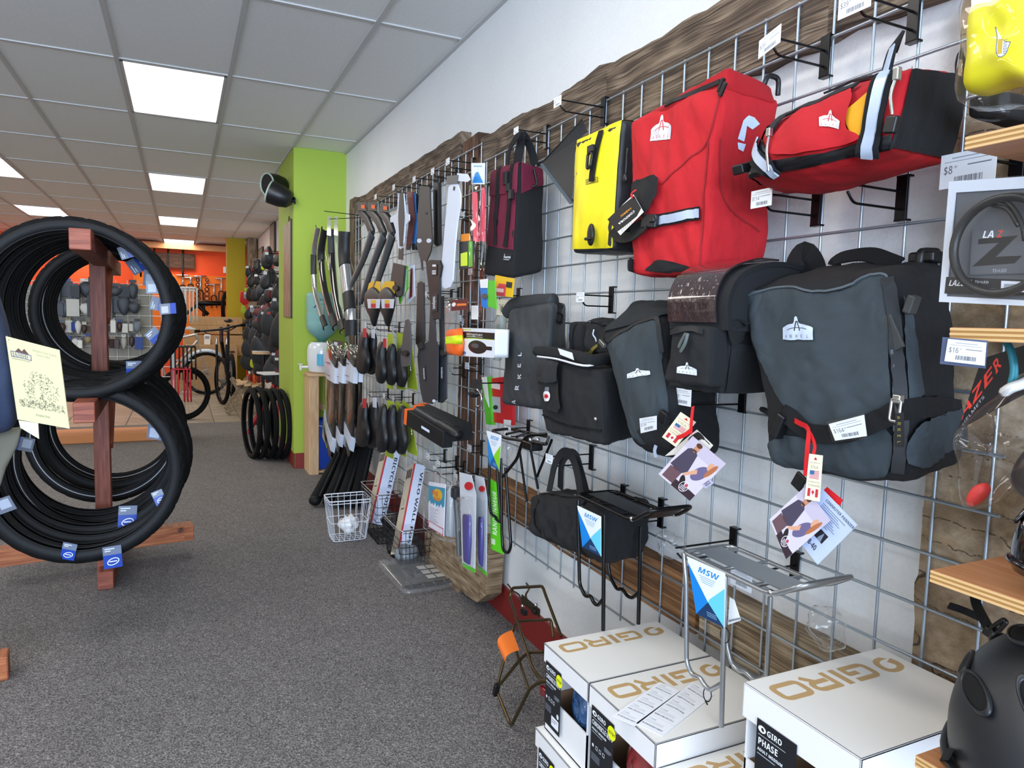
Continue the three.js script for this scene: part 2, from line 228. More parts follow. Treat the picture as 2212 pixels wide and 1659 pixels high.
// ------------------------------------------------------------------ timber boards and wire grid panels on the wall
const BX = 1.33;                                          // mid thickness of the boards
function board(name, label, z0, z1, y0, y1, m, seed, jag = 0.012, th = 0.05, turn = false, parent = null) {   // a rough sawn board with uneven edges, lying along z (or upright)
  const n = Math.max(6, Math.ceil(Math.abs(z1 - z0) / 0.05)), k = Math.max(4, Math.ceil((y1 - y0) / 0.03)), pos = [], idx = [], uv = [];
  const P = (i, j, x) => { const a = i / n, b = j / k; let z = lerp(z0, z1, a), y = lerp(y0, y1, b);
    y += jag * (noise.noise(z * 3 + seed, b * 2, seed) * 1.2 + noise.noise(z * 11, b * 3, seed + 5) * 0.5) * (b === 0 || b === 1 ? 1 : 0.6); if (i === 0 || i === n) z += jag * 1.6 * noise.noise(y * 12, seed * 1.7 + i, 3);
    return [x + (x < BX ? 0.006 * noise.noise(z * 6, y * 18, seed) : 0), y, z]; };
  const grid = (f, c, d) => { const o = pos.length / 3; for (let i = 0; i <= c; i++) for (let j = 0; j <= d; j++) { const p = f(i, j); pos.push(...p); uv.push(turn ? p[1] + seed : p[2] + seed, turn ? p[2] : p[1] + (p[0] - BX)); } for (let i = 0; i < c; i++) for (let j = 0; j < d; j++) { const a = o + i * (d + 1) + j, b = a + d + 1; idx.push(a, b, a + 1, b, b + 1, a + 1); } };
  const xa = BX - th / 2, xb = WALLX - 0.001;
  grid((i, j) => P(i, j, xa), n, k); grid((i, j) => P(i, k * j, xa).map((v, q) => q ? v : (j ? v : v)), n, 1);
  grid((i, j) => { const p = P(i, k, xa); if (j) p[0] = xb; return p; }, n, 1); grid((i, j) => { const p = P(i, 0, xa); if (j) p[0] = xb; return p; }, n, 1);
  grid((i, j) => { const p = P(0, i, xa); if (j) p[0] = xb; return p; }, k, 1); grid((i, j) => { const p = P(n, i, xa); if (j) p[0] = xb; return p; }, k, 1);
  const g = toCreasedNormals(geo(pos, idx, uv), 0.6);
  const t = thing(name, label, 'board'); part(t, 'plank', g, m); return t;
}
const rowY = (k) => 2.112 - 0.1056 * k, colZ = (k) => -0.7496 - 0.10187 * k;
board('timber_board', 'rough weathered timber board running behind the top of the wire grid beside the red bags', -3.19, -0.2, 2.02, 2.235, M.barn, 3, 0.022);
board('timber_board', 'brown weathered timber board along the top of the grid with the mudguards', -5.88, -3.46, 2.15, 2.33, M.barn, 8, 0.012);
board('timber_board', 'short weathered timber board behind the grid foot beside the silver rack', -1.5, -0.9, 0.5, 0.66, M.barn2, 13, 0.008);
board('timber_board', 'long smooth brown timber board behind the grid foot below the black duffel bag', -3.1, -1.515, 0.505, 0.66, mat('#e0b48c', 0.85, 0, { map: T.barn2 }), 17, 0.006);
board('timber_board', 'upright dark brown timber post behind the joint of the two grid panels', -3.43, -3.22, 0.14, 2.27, mat('#c09a84', 0.9, 0, { map: T.barn, bumpMap: T.barnB, bumpScale: 0.004 }), 22, 0.006, 0.05, true);
board('timber_board', 'wide upright bark-edged timber slab with dark cracks beside the plywood shelves', -0.875, -0.3, 0.14, 1.98, M.bark, 29, 0.012, 0.05, true);
board('timber_board', 'upright dark timber post behind the grid near the lime green pier', -6.1, -5.9, 0.14, 2.36, M.barn, 35, 0.008, 0.05, true);
{
  const mk = (label, zs, ys, zr, yr) => { const t = thing('wire_grid_panel', label, 'grid panel'), L = zr[1] - zr[0], H = yr[1] - yr[0];
    const gv = xf(cyl(0.0032, 0.0032, H, 7), [0, 0, 0]), gh = xf(cyl(0.0034, 0.0034, L, 7), [0, 0, 0], [Math.PI / 2, 0, 0]);
    for (const z of zs) { const w = part(t, 'upright_wire', gv, M.steel); w.position.set(GRIDX + 0.0066, (yr[0] + yr[1]) / 2, z); }
    for (const y of ys) { const w = part(t, 'cross_wire', gh, M.steel); w.position.set(GRIDX, y, (zr[0] + zr[1]) / 2); } return t; };
  mk('steel wire grid panel hung with panniers, bags and luggage racks', Array.from({ length: 24 }, (_, i) => colZ(i)), Array.from({ length: 17 }, (_, i) => rowY(i)), [colZ(23) - 0.01, -0.728], [rowY(16) - 0.02, rowY(0) + 0.008]);
  mk('steel wire grid panel hung with mudguards and saddles', Array.from({ length: 27 }, (_, i) => -3.16 - 0.1018 * i), Array.from({ length: 18 }, (_, i) => 2.2 - 0.1056 * i), [-5.82, -3.15], [0.39, 2.21]);
}

// ------------------------------------------------------------------ price tags, hooks
const priceTex = (price) => CT(192, 96, (g, w, h) => { g.fillStyle = '#e9ebee'; g.fillRect(0, 0, w, h); g.fillStyle = '#9aa0a8'; g.fillRect(40, 12, 112, 3); g.fillRect(14, 22, 160, 2); g.fillStyle = '#4a4e56'; g.font = '30px sans-serif'; g.fillText('$' + price, 12, 56); g.font = '9px sans-serif'; g.fillText('99', 18 + g.measureText('$' + price).width * 3.2, 42); g.fillStyle = '#6a6e76'; g.fillRect(96, 36, 80, 3); let x = 52; const r = rng(price.length * 31 + price.charCodeAt(0)); g.fillStyle = '#40444a'; while (x < 150) { const b = 1 + r() * 3; g.fillRect(x, 66, b, 18); x += b + 1 + r() * 3; } });
const PT = { a: priceTex('114'), b: priceTex('8'), c: priceTex('164'), d: priceTex('16'), e: priceTex('134'), f: priceTex('39') };
const tagBack = mat('#d8dbe0', 0.5), tagM = (k) => mat('#ffffff', 0.45, 0, { map: PT[k] });
// hook at the pixel of its bracket; reach solved from the pixel column of the tip
function hook(label, ub, vb, ut, { tag = null, tagU = 0.03, plateH = 0.085, group, x0 = GRIDX - 0.006, tilt = 0, single = false, reach = 0 } = {}) {
  const p = onX(ub, vb, x0), t = thing('display_hook', label, 'hook', group); let L = reach || 0.05;
  if (!reach) for (L = 0.04; L < 0.4; L += 0.004) if (toPx(V(p.x - L, p.y, p.z))[0] < ut) break;
  part(t, 'bracket', [box(0.006, plateH, 0.024, [p.x, p.y, p.z], [0, 0, 0], 0.001), box(0.016, 0.004, 0.026, [p.x + 0.006, p.y - plateH / 2, p.z], [0, 0, 0], 0), box(0.016, 0.004, 0.026, [p.x + 0.006, p.y + plateH / 2, p.z], [0, 0, 0], 0)], M.blackMetal);
  if (!single) part(t, 'prong', tube([V(p.x, p.y + 0.012, p.z), V(p.x - L, p.y + 0.012, p.z)], 0.0026), M.blackMetal, 'straight upper prong');
  part(t, 'prong', tube([V(p.x, p.y - 0.022, p.z), V(p.x - L * 0.86, p.y - 0.022, p.z), V(p.x - L * 0.97, p.y - 0.002, p.z)], 0.0026, { f: 0.012 }), M.blackMetal);
  if (tag) { const w = tagU, h = tagU * 0.62, c = V(p.x - L - 0.002, p.y - h / 2 + 0.02, p.z), q = [V(c.x, c.y + h / 2, c.z - w / 2), V(c.x, c.y + h / 2, c.z + w / 2), V(c.x, c.y - h / 2, c.z + w / 2), V(c.x, c.y - h / 2, c.z - w / 2)]; for (const k of q) k.y += (k.z - c.z) * tilt;
    part(t, 'price_tag', card(q, 0.001), tagM(tag), 'white price label'); }
  return t;
}

// ------------------------------------------------------------------ soft bags: a rounded six-sided body given by eight corners
class Bag {
  // f: front corners tl,tr,br,bl  b: back corners  r: rounding of the three axes  o: {bulge:[front,side,top], wr, seed}
  constructor(f, b, { r = [0.14, 0.1, 0.3], bulge = [0.01, 0.006, 0.004], wr = 0.004, fr = 9, seed = 1 } = {}) { Object.assign(this, { f, b, r, bulge, wr: wr * 1.6, fr, seed });
    this.dA = f[1].clone().sub(f[0]).normalize(); this.dB = f[0].clone().sub(f[3]).normalize(); this.dC = f[0].clone().add(f[2]).sub(b[0]).sub(b[2]).normalize(); }
  pt(a, b, c) {
    const r = this.r, q = [a, b, c].map((v, i) => clamp(v, -1 + r[i], 1 - r[i])), d = [a - q[0], b - q[1], c - q[2]].map((v, i) => v / r[i]), L = Math.hypot(...d) || 1, n = d.map((v) => v / L);
    const m = Math.max(...d.map(Math.abs)), e = L > 1e-6 ? q.map((v, i) => v + r[i] * n[i] * Math.min(1, m)) : q;
    const [x, y, z] = e, s = (1 + x) / 2, t = (1 + y) / 2, k = (1 + z) / 2;
    const bil = (h) => h[3].clone().multiplyScalar((1 - s) * (1 - t)).addScaledVector(h[2], s * (1 - t)).addScaledVector(h[1], s * t).addScaledVector(h[0], (1 - s) * t);
    const p = bil(this.b).lerp(bil(this.f), k), B = this.bulge;
    p.addScaledVector(this.dC, n[2] * B[0] * (1 - x * x) * (1 - y * y)).addScaledVector(this.dA, n[0] * B[1] * (1 - z * z) * (1 - y * y)).addScaledVector(this.dB, n[1] * B[2] * (1 - x * x) * (1 - z * z));
    if (this.wr) { const F = this.fr, sd = this.seed, w = this.wr * (noise.noise(p.x * F + sd, p.y * F * 0.8, p.z * F) + 0.7 * noise.noise(p.x * F * 2.3 + sd, p.y * F * 1.4 + p.z * F * 1.4, p.z * F * 2.3) + 0.35 * Math.abs(noise.noise(p.x * 40, p.y * 26 + sd, p.z * 40)));
      p.addScaledVector(this.dC, n[2] * w).addScaledVector(this.dA, n[0] * w).addScaledVector(this.dB, n[1] * w * 0.6); }
    return p;
  }
  S(face, s, t) { return face === 'front' ? this.pt(s, t, 1) : face === 'right' ? this.pt(1, t, -s) : face === 'left' ? this.pt(-1, t, s) : face === 'top' ? this.pt(s, 1, -t) : face === 'bottom' ? this.pt(s, -1, t) : this.pt(-s, t, -1); }
  nor(face, s, t) { const e = 0.02, a = this.S(face, clamp(s + e, -1, 1), t).sub(this.S(face, clamp(s - e, -1, 1), t)), b = this.S(face, s, clamp(t + e, -1, 1)).sub(this.S(face, s, clamp(t - e, -1, 1))); return a.cross(b).normalize(); }
  map(face, st, n = 14, off = 0) { // st(i,j in 0..1) -> [s,t]; a sheet following the surface
    const pos = [], uv = [], nr = [], idx = [];
    for (let i = 0; i <= n; i++) for (let j = 0; j <= n; j++) { const [s, t] = st(i / n, j / n), N = this.nor(face, s, t), p = this.S(face, s, t).addScaledVector(N, off); pos.push(p.x, p.y, p.z); nr.push(N.x, N.y, N.z); uv.push(i / n, j / n); }
    for (let i = 0; i < n; i++) for (let j = 0; j < n; j++) { const a = i * (n + 1) + j, b = a + n + 1; idx.push(a, b, a + 1, b, b + 1, a + 1); }
    return geo(pos, idx, uv, nr);
  }
  body(n = 22) { const k = this.f[0].distanceTo(this.f[1]); return merge(['front', 'right', 'left', 'top', 'bottom', 'back'].map((F) => { const g = this.map(F, (i, j) => [2 * i - 1, 2 * j - 1], n); const uv = g.attributes.uv; for (let i = 0; i < uv.count; i++) uv.setXY(i, uv.getX(i) * k, uv.getY(i) * k); return g; })); }
  find(face, u, v) { // pixel -> face coordinates
    let best = [0, 0], bd = 1e9; const er = (s, t) => { const p = toPx(this.S(face, s, t)); return Math.hypot(p[0] - u, p[1] - v); };
    for (let i = -5; i <= 5; i++) for (let j = -5; j <= 5; j++) { const d = er(i / 5, j / 5); if (d < bd) { bd = d; best = [i / 5, j / 5]; } }
    for (let st = 0.1; st > 0.002; st *= 0.6) for (let k = 0; k < 4; k++) { let [s, t] = best; for (const [a, b] of [[st, 0], [-st, 0], [0, st], [0, -st]]) { const S = clamp(s + a, -1, 1), Tt = clamp(t + b, -1, 1), d = er(S, Tt); if (d < bd) { bd = d; best = [S, Tt]; } } }
    return best;
  }
  decal(face, px4, off = 0.0012, n = 8) { const c = px4.map((p) => this.find(face, ...p)); return this.map(face, (i, j) => [0, 1].map((k) => lerp(lerp(c[3][k], c[2][k], i), lerp(c[0][k], c[1][k], i), j)), n, off); }
  panel(face, px, off = 0.002, sub = 3, smoothN = 0) { // polygon sheet
    let st = px.map((p) => this.find(face, ...p)); if (smoothN) st = smooth(st.map((p) => V(p[0], p[1], 0)), smoothN, true).slice(0, -1).map((p) => [p.x, p.y]);
    const C = st.map((p) => new THREE.Vector2(...p)); let tri = THREE.ShapeUtils.triangulateShape(C, []).map((t) => t.map((i) => st[i]));
    for (let k = 0; k < sub; k++) tri = tri.flatMap(([a, b, c]) => { const m = (p, q) => [(p[0] + q[0]) / 2, (p[1] + q[1]) / 2], ab = m(a, b), bc = m(b, c), ca = m(c, a); return [[a, ab, ca], [ab, b, bc], [ca, bc, c], [ab, bc, ca]]; });
    const pos = [], nr = [], uv = [], idx = []; for (const t of tri) for (const p of t) { const N = this.nor(face, ...p), q = this.S(face, ...p).addScaledVector(N, off); idx.push(pos.length / 3); pos.push(q.x, q.y, q.z); nr.push(N.x, N.y, N.z); uv.push(q.z, q.y); }
    return geo(pos, idx, uv, nr);
  }
  strap(face, px, w, th = 0.002, off = 0.002, n = 20) { const st = px.map((p) => this.find(face, ...p)), c = smooth(st.map((p) => V(p[0], p[1], 0)), n), up = [], pts = []; for (const p of c) { const s = clamp(p.x, -1, 1), t = clamp(p.y, -1, 1), N = this.nor(face, s, t); up.push(N); pts.push(this.S(face, s, t).addScaledVector(N, off)); } return sweep(pts, rectP(w, th), { up, crease: 0.6 }); }
}
const bagPx = (px4, x0, x1, o = {}, back = null) => { const f = px4.map(([u, v]) => onX(u, v, x0)); const b = back ? back.map(([u, v], i) => u ? onX(u, v, x1) : V(x1, f[i].y, f[i].z)) : f.map((p) => V(x1, p.y, p.z)); return new Bag(f, b, o); };
const ribbon = (pts, w, th, up, n = 20) => sweep(smooth(pts, n), rectP(w, th), { up, crease: 0.6 });
// zipper: dark coil with a bright slider
const zipM = mat('#101114', 0.65), sliderM = mat('#b8b8b4', 0.25, 0.9);
// the maker's badge: shield with an arrow-like A and the letters below
const badge = (bg, fg, word = true) => CT(256, 192, (g, w, h) => { g.clearRect(0, 0, w, h); g.fillStyle = bg; g.beginPath(); g.moveTo(6, 186); g.lineTo(6, 96); g.quadraticCurveTo(50, 66, 96, 62); g.quadraticCurveTo(110, 60, 112, 20); g.quadraticCurveTo(118, 0, 128, 4); g.quadraticCurveTo(136, 10, 140, 40); g.quadraticCurveTo(144, 60, 170, 64); g.quadraticCurveTo(220, 74, 250, 98); g.lineTo(250, 186); g.closePath(); g.fill(); g.strokeStyle = fg; g.lineWidth = 8; g.beginPath(); g.moveTo(108, 116); g.lineTo(124, 44); g.lineTo(134, 44); g.lineTo(152, 116); g.stroke(); g.lineWidth = 5; g.beginPath(); g.moveTo(52, 112); g.quadraticCurveTo(120, 74, 206, 104); g.stroke(); if (word) { g.fillStyle = fg; g.font = '34px sans-serif'; 'aRKeL'.toUpperCase().split('').forEach((c, i) => g.fillText(i === 0 ? 'a' : c, 26 + i * 44, 170)); } });
const badgeGeo = (bag, face, px4, off = 0.0018) => bag.decal(face, px4, off, 10);
// ------------------------------------------------------------------ bags on the near grid panel
const cut = (t, rough = 0.4) => mat('#ffffff', rough, 0, { map: t, alphaTest: 0.5 });
const badgeW = cut(badge('#c9d6ea', '#2a2c34')), badgeR = cut(badge('#d8d6dc', '#c01420')), badgeP = cut(badge('#dfe4ea', '#23262a'));
const wordTex = (txt, col, w, h, font) => CT(w, h, (g) => { g.clearRect(0, 0, w, h); g.fillStyle = col; g.font = font; g.textBaseline = 'middle'; const n = txt.length; [...txt].forEach((c, i) => { const m = g.measureText(c).width; g.fillText(c, (i + 0.5) * w / n - m / 2, h / 2); }); });
const hang = (t, a, b, r = 0.0012, m = M.black, name = 'cord') => part(t, name, rod(a, b, r, 5), m);
{ // burgundy and black upright bag
  const t = thing('pannier_bag', 'burgundy and black upright bag with two black webbing straps and a front clip', 'bag');
  const B = bagPx([[1062, 370], [1122, 350], [1108, 603], [1045, 592]], 1.14, 1.268, { r: [0.1, 0.06, 0.2], bulge: [0.008, 0.004, 0.006], wr: 0.003, seed: 4 }, [[0], [1174, 366], [1173, 586], [0]]);
  part(t, 'body', B.body(), M.blackFab);
  part(t, 'front_panel', B.panel('front', [[1062, 372], [1121, 352], [1110, 540], [1052, 530]]), M.burg, 'burgundy fabric front');
  part(t, 'flap', [B.panel('front', [[1060, 368], [1124, 348], [1118, 416], [1058, 424]], 0.006), B.panel('right', [[1125, 350], [1172, 362], [1172, 400], [1124, 418]], 0.005), B.map('top', (i, j) => [2 * i - 1, 2 * j - 1], 12, 0.005)], M.burg, 'burgundy flap over the opening');
  part(t, 'strap', B.strap('front', [[1082, 362], [1078, 420], [1072, 530]], 0.026, 0.003, 0.008), M.web); part(t, 'strap', B.strap('front', [[1110, 352], [1104, 420], [1094, 534]], 0.026, 0.003, 0.008), M.web);
  const c = part(t, 'clip', [box(0.012, 0.05, 0.03, onX(1092, 385, 1.122).toArray()), box(0.016, 0.035, 0.022, onX(1104, 420, 1.12).toArray()), box(0.012, 0.03, 0.03, onX(1098, 405, 1.122).toArray())], M.blackPlastic);
  part(t, 'handle', [ribbon([onX(1096, 356, 1.15), onX(1102, 320, 1.14), onX(1120, 292, 1.14), onX(1126, 292, 1.16), onX(1114, 330, 1.19), onX(1112, 358, 1.2)], 0.03, 0.003, V(-1, 0.1, 0)), ribbon([onX(1118, 352, 1.15), onX(1124, 318, 1.16), onX(1128, 291, 1.18), onX(1134, 296, 1.2), onX(1148, 325, 1.22), onX(1155, 356, 1.22)], 0.03, 0.003, V(-0.6, 0, 0.8))], M.web);
  part(t, 'side_loop', tube([onX(1150, 366, 1.2), onX(1158, 400, 1.22), onX(1146, 405, 1.2)].map((p) => p.add(V(0, 0, 0.012))), 0.005, { f: 0.01 }), M.black);
  part(t, 'maker_patch', B.decal('front', [[1087, 546], [1107, 548], [1105, 564], [1085, 562]], 0.002), mat('#ffffff', 0.6, 0, { map: CT(64, 48, (g) => { g.fillStyle = '#15161a'; g.fillRect(0, 0, 64, 48); g.fillStyle = '#dfe3ea'; g.fillRect(14, 6, 3, 26); g.font = 'bold 24px sans-serif'; g.fillText('lum', 12, 33); g.fillRect(12, 40, 36, 3); }) }));
}
{ // yellow roll bag
  const t = thing('pannier_bag', 'bright yellow waterproof pannier with black sides and a black centre strap', 'bag');
  const B = bagPx([[1243, 302], [1346, 256], [1322, 540], [1235, 546]], 1.1, 1.268, { r: [0.1, 0.08, 0.16], bulge: [0.012, 0.004, 0.004], wr: 0.003, seed: 9 });
  part(t, 'body', B.body(), mat('#232527', 0.55));
  part(t, 'front_panel', [B.panel('front', [[1244, 300], [1344, 258], [1324, 534], [1237, 538]], 0.003, 3), B.map('top', (i, j) => [1.8 * i - 0.9, 1.4 * j - 1], 10, 0.003)], M.yellowTarp, 'yellow tarpaulin front');
  part(t, 'strap', B.strap('front', [[1303, 284], [1292, 330], [1282, 392]], 0.026, 0.003, 0.007), M.web);
  const q = onX(1274, 345, 1.075); part(t, 'buckle', [tube([q.clone().add(V(0, 0.02, -0.012)), q.clone().add(V(0, 0.02, 0.014)), q.clone().add(V(-0.004, -0.022, 0.012)), q.clone().add(V(-0.004, -0.026, -0.008))], 0.0045, { f: 0.012, closed: true }), box(0.01, 0.02, 0.03, q.clone().add(V(0, 0.03, 0.004)).toArray())], M.blackPlastic);
  part(t, 'maker_patch', B.decal('front', [[1268, 388], [1294, 382], [1294, 393], [1268, 400]], 0.004), mat('#ffffff', 0.5, 0, { map: CT(96, 32, (g) => { g.fillStyle = '#d9c518'; g.fillRect(0, 0, 96, 32); g.strokeStyle = '#2a2a20'; g.lineWidth = 3; g.strokeRect(3, 3, 90, 26); g.fillStyle = '#2a2a20'; g.font = 'bold 20px sans-serif'; g.fillText('ORTLIEB', 6, 23); }) }));
  const d = onX(1277, 507, 1.078); part(t, 'lower_hook', [puff(Array.from({ length: 16 }, (_, i) => d.clone().add(V(0, 0.032 * Math.sin(i * Math.PI / 8), 0.016 * Math.cos(i * Math.PI / 8)))), V(-1, 0, 0), 0.008, 0.006, 3), box(0.014, 0.008, 0.03, d.clone().add(V(-0.008, -0.012, 0)).toArray())], M.blackPlastic);
  // loose triangular side flap
  const f = [[1171, 352], [1258, 258], [1270, 285], [1244, 305], [1236, 438]].map(([u, v], i) => onX(u, v, [1.16, 1.22, 1.2, 1.12, 1.13][i])); const g = geo(f.flatMap((p) => [p.x, p.y, p.z]), [0, 1, 2, 0, 2, 3, 0, 3, 4]);
  part(t, 'side_flap', g, mat('#1b1c1f', 0.55)); part(t, 'flap_edge', ribbon([f[0].clone(), f[0].clone().lerp(f[4], 0.5), f[4].clone()], 0.018, 0.002, V(-0.6, 0.2, 0.6), 6), mat('#46525a', 0.5)); part(t, 'flap_edge', tube([f[0], f[1]], 0.003), M.black);
}
let redBag;
{ // large red pannier
  const t = thing('pannier_bag', 'large red upright pannier with a white badge and a reflective cross strap', 'bag');
  const B = redBag = bagPx([[1358, 262], [1560, 178], [1512, 590], [1362, 592]], 1.08, 1.262, { r: [0.1, 0.07, 0.14], bulge: [0.016, 0.012, 0.012], wr: 0.006, seed: 15 }, [[0], [1688, 214], [1652, 566], [0]]);
  part(t, 'body', B.body(28), M.redFab);
  const L = bagPx([[1392, 252], [1575, 138], [1566, 196], [1386, 262]], 1.09, 1.25, { r: [0.12, 0.3, 0.2], bulge: [0.008, 0.006, 0.012], wr: 0.006, seed: 17 }, [[1500, 180], [1672, 190], [1680, 228], [1490, 240]]);
  part(t, 'roll_collar', L.body(18), M.redFab);
  part(t, 'badge', badgeGeo(B, 'front', [[1405, 254], [1453, 240], [1450, 303], [1404, 307]]), badgeR, 'white badge');
  part(t, 'seam', B.strap('front', [[1430, 398], [1490, 340], [1528, 306], [1560, 180]], 0.004, 0.002, 0.001), mat('#8f0c16', 0.8)); part(t, 'seam', B.strap('front', [[1530, 306], [1520, 450], [1512, 585]], 0.004, 0.002, 0.001), mat('#8f0c16', 0.8)); part(t, 'seam', B.strap('right', [[1556, 300], [1560, 420], [1640, 500]], 0.004, 0.002, 0.001), mat('#8f0c16', 0.8));
  part(t, 'large_emblem', [B.panel('right', [[1592, 300], [1604, 260], [1616, 250], [1628, 254], [1640, 268], [1624, 280], [1612, 272], [1606, 306]], 0.0025, 2), B.panel('right', [[1592, 308], [1610, 312], [1604, 328], [1594, 322]], 0.0025, 2)], mat('#c3cfe6', 0.4), 'pale reflective emblem');
  part(t, 'mesh_pocket', B.panel('front', [[1372, 400], [1400, 386], [1428, 384], [1428, 410], [1410, 450], [1380, 468]], 0.012, 3, 24), M.blackFab, 'black mesh side pocket');
  part(t, 'cross_strap', B.strap('front', [[1366, 500], [1390, 486], [1420, 478], [1470, 468], [1516, 460]], 0.03, 0.003, 0.006), M.web); part(t, 'reflective_band', B.strap('front', [[1422, 478], [1470, 468], [1516, 460]], 0.02, 0.002, 0.009), M.reflect);
  const q = onX(1404, 478, 1.055); part(t, 'buckle', [box(0.014, 0.034, 0.06, q.toArray(), [0.1, 0, 0], 0.004), box(0.018, 0.012, 0.02, q.clone().add(V(-0.003, 0, 0.02)).toArray(), [0, 0, 0], 0.003)], M.blackPlastic);
  part(t, 'loose_strap', ribbon([onX(1398, 484, 1.05), onX(1370, 508, 1.06), onX(1340, 512, 1.08), onX(1322, 495, 1.1)], 0.03, 0.003, V(-1, 0.4, 0)), M.web);
  part(t, 'bottom_pad', B.panel('front', [[1395, 584], [1420, 562], [1455, 566], [1500, 582], [1450, 588]], 0.003, 2, 20), M.blackFab); part(t, 'back_edge', B.strap('left', [[1360, 560], [1358, 590]], 0.05, 0.004, 0.004), M.blackFab);
  const z = onX(1355, 345, 1.1); part(t, 'zip_pull', [tube([z.clone().add(V(0, 0.03, 0)), z.clone().add(V(-0.004, 0, 0.004)), z.clone().add(V(-0.004, -0.04, 0.002))], 0.003, { f: 0.01 }), ball(0.008, z.clone().add(V(-0.004, -0.05, 0.002)).toArray(), [1, 1.6, 1])], M.blackPlastic);
  part(t, 'zipper', L.strap('front', [[1440, 230], [1500, 200], [1556, 176]], 0.01, 0.003, 0.002), zipM); const zp = onX(1558, 184, 1.082); part(t, 'slider', [box(0.01, 0.03, 0.008, zp.toArray(), [0.5, 0, 0]), box(0.006, 0.03, 0.012, zp.clone().add(V(-0.004, -0.012, 0.01)).toArray(), [0.6, 0, 0])], M.black);
  for (const [u, v] of [[1679, 180]]) { const k = onX(u, v, 1.255); part(t, 'hook_clip', tube([k.clone().add(V(-0.04, -0.01, 0)), k.clone().add(V(-0.03, 0.014, 0)), k.clone().add(V(0.004, 0.012, 0)), k.clone().add(V(0.004, -0.026, 0))], 0.006, { f: 0.012 }), M.blackPlastic); }
  // swing tag on a red ribbon
  const h = thing('swing_tag', 'black and white diamond-shaped fabric tag hanging on the large red pannier', 'tag');
  part(h, 'card', cardX([[1368, 420], [1390, 458], [1340, 508], [1312, 474]], 1.04, 0.001), mat('#ffffff', 0.5, 0, { map: CT(256, 256, (g) => { g.fillStyle = '#e9e6dc'; g.fillRect(0, 0, 256, 256); g.fillStyle = '#121214'; g.beginPath(); g.moveTo(20, 0); g.lineTo(200, 0); g.lineTo(236, 60); g.lineTo(200, 256); g.lineTo(0, 256); g.lineTo(0, 120); g.closePath(); g.fill(); g.save(); g.translate(60, 20); g.rotate(0.15); g.fillStyle = '#fff'; g.font = 'bold 34px sans-serif'; g.save(); g.translate(96, 20); g.rotate(Math.PI / 2); g.fillText('CORDURA', 0, 0); g.restore(); g.fillStyle = '#f0a020'; g.font = 'bold 30px sans-serif'; g.save(); g.translate(40, 40); g.rotate(Math.PI / 2); g.fillText('FABRIC', 0, 0); g.restore(); g.restore(); g.strokeStyle = '#1a1a1a'; g.lineWidth = 3; for (let i = 0; i < 6; i++) { g.beginPath(); g.moveTo(214, 120 + i * 20); g.lineTo(250, 130 + i * 20); g.stroke(); } }) }));
  part(h, 'ribbon', ribbon([onX(1374, 410, 1.05), onX(1364, 418, 1.038), onX(1366, 428, 1.036)], 0.007, 0.001, V(-1, 0, 0), 6), mat('#d4151f', 0.6));
}
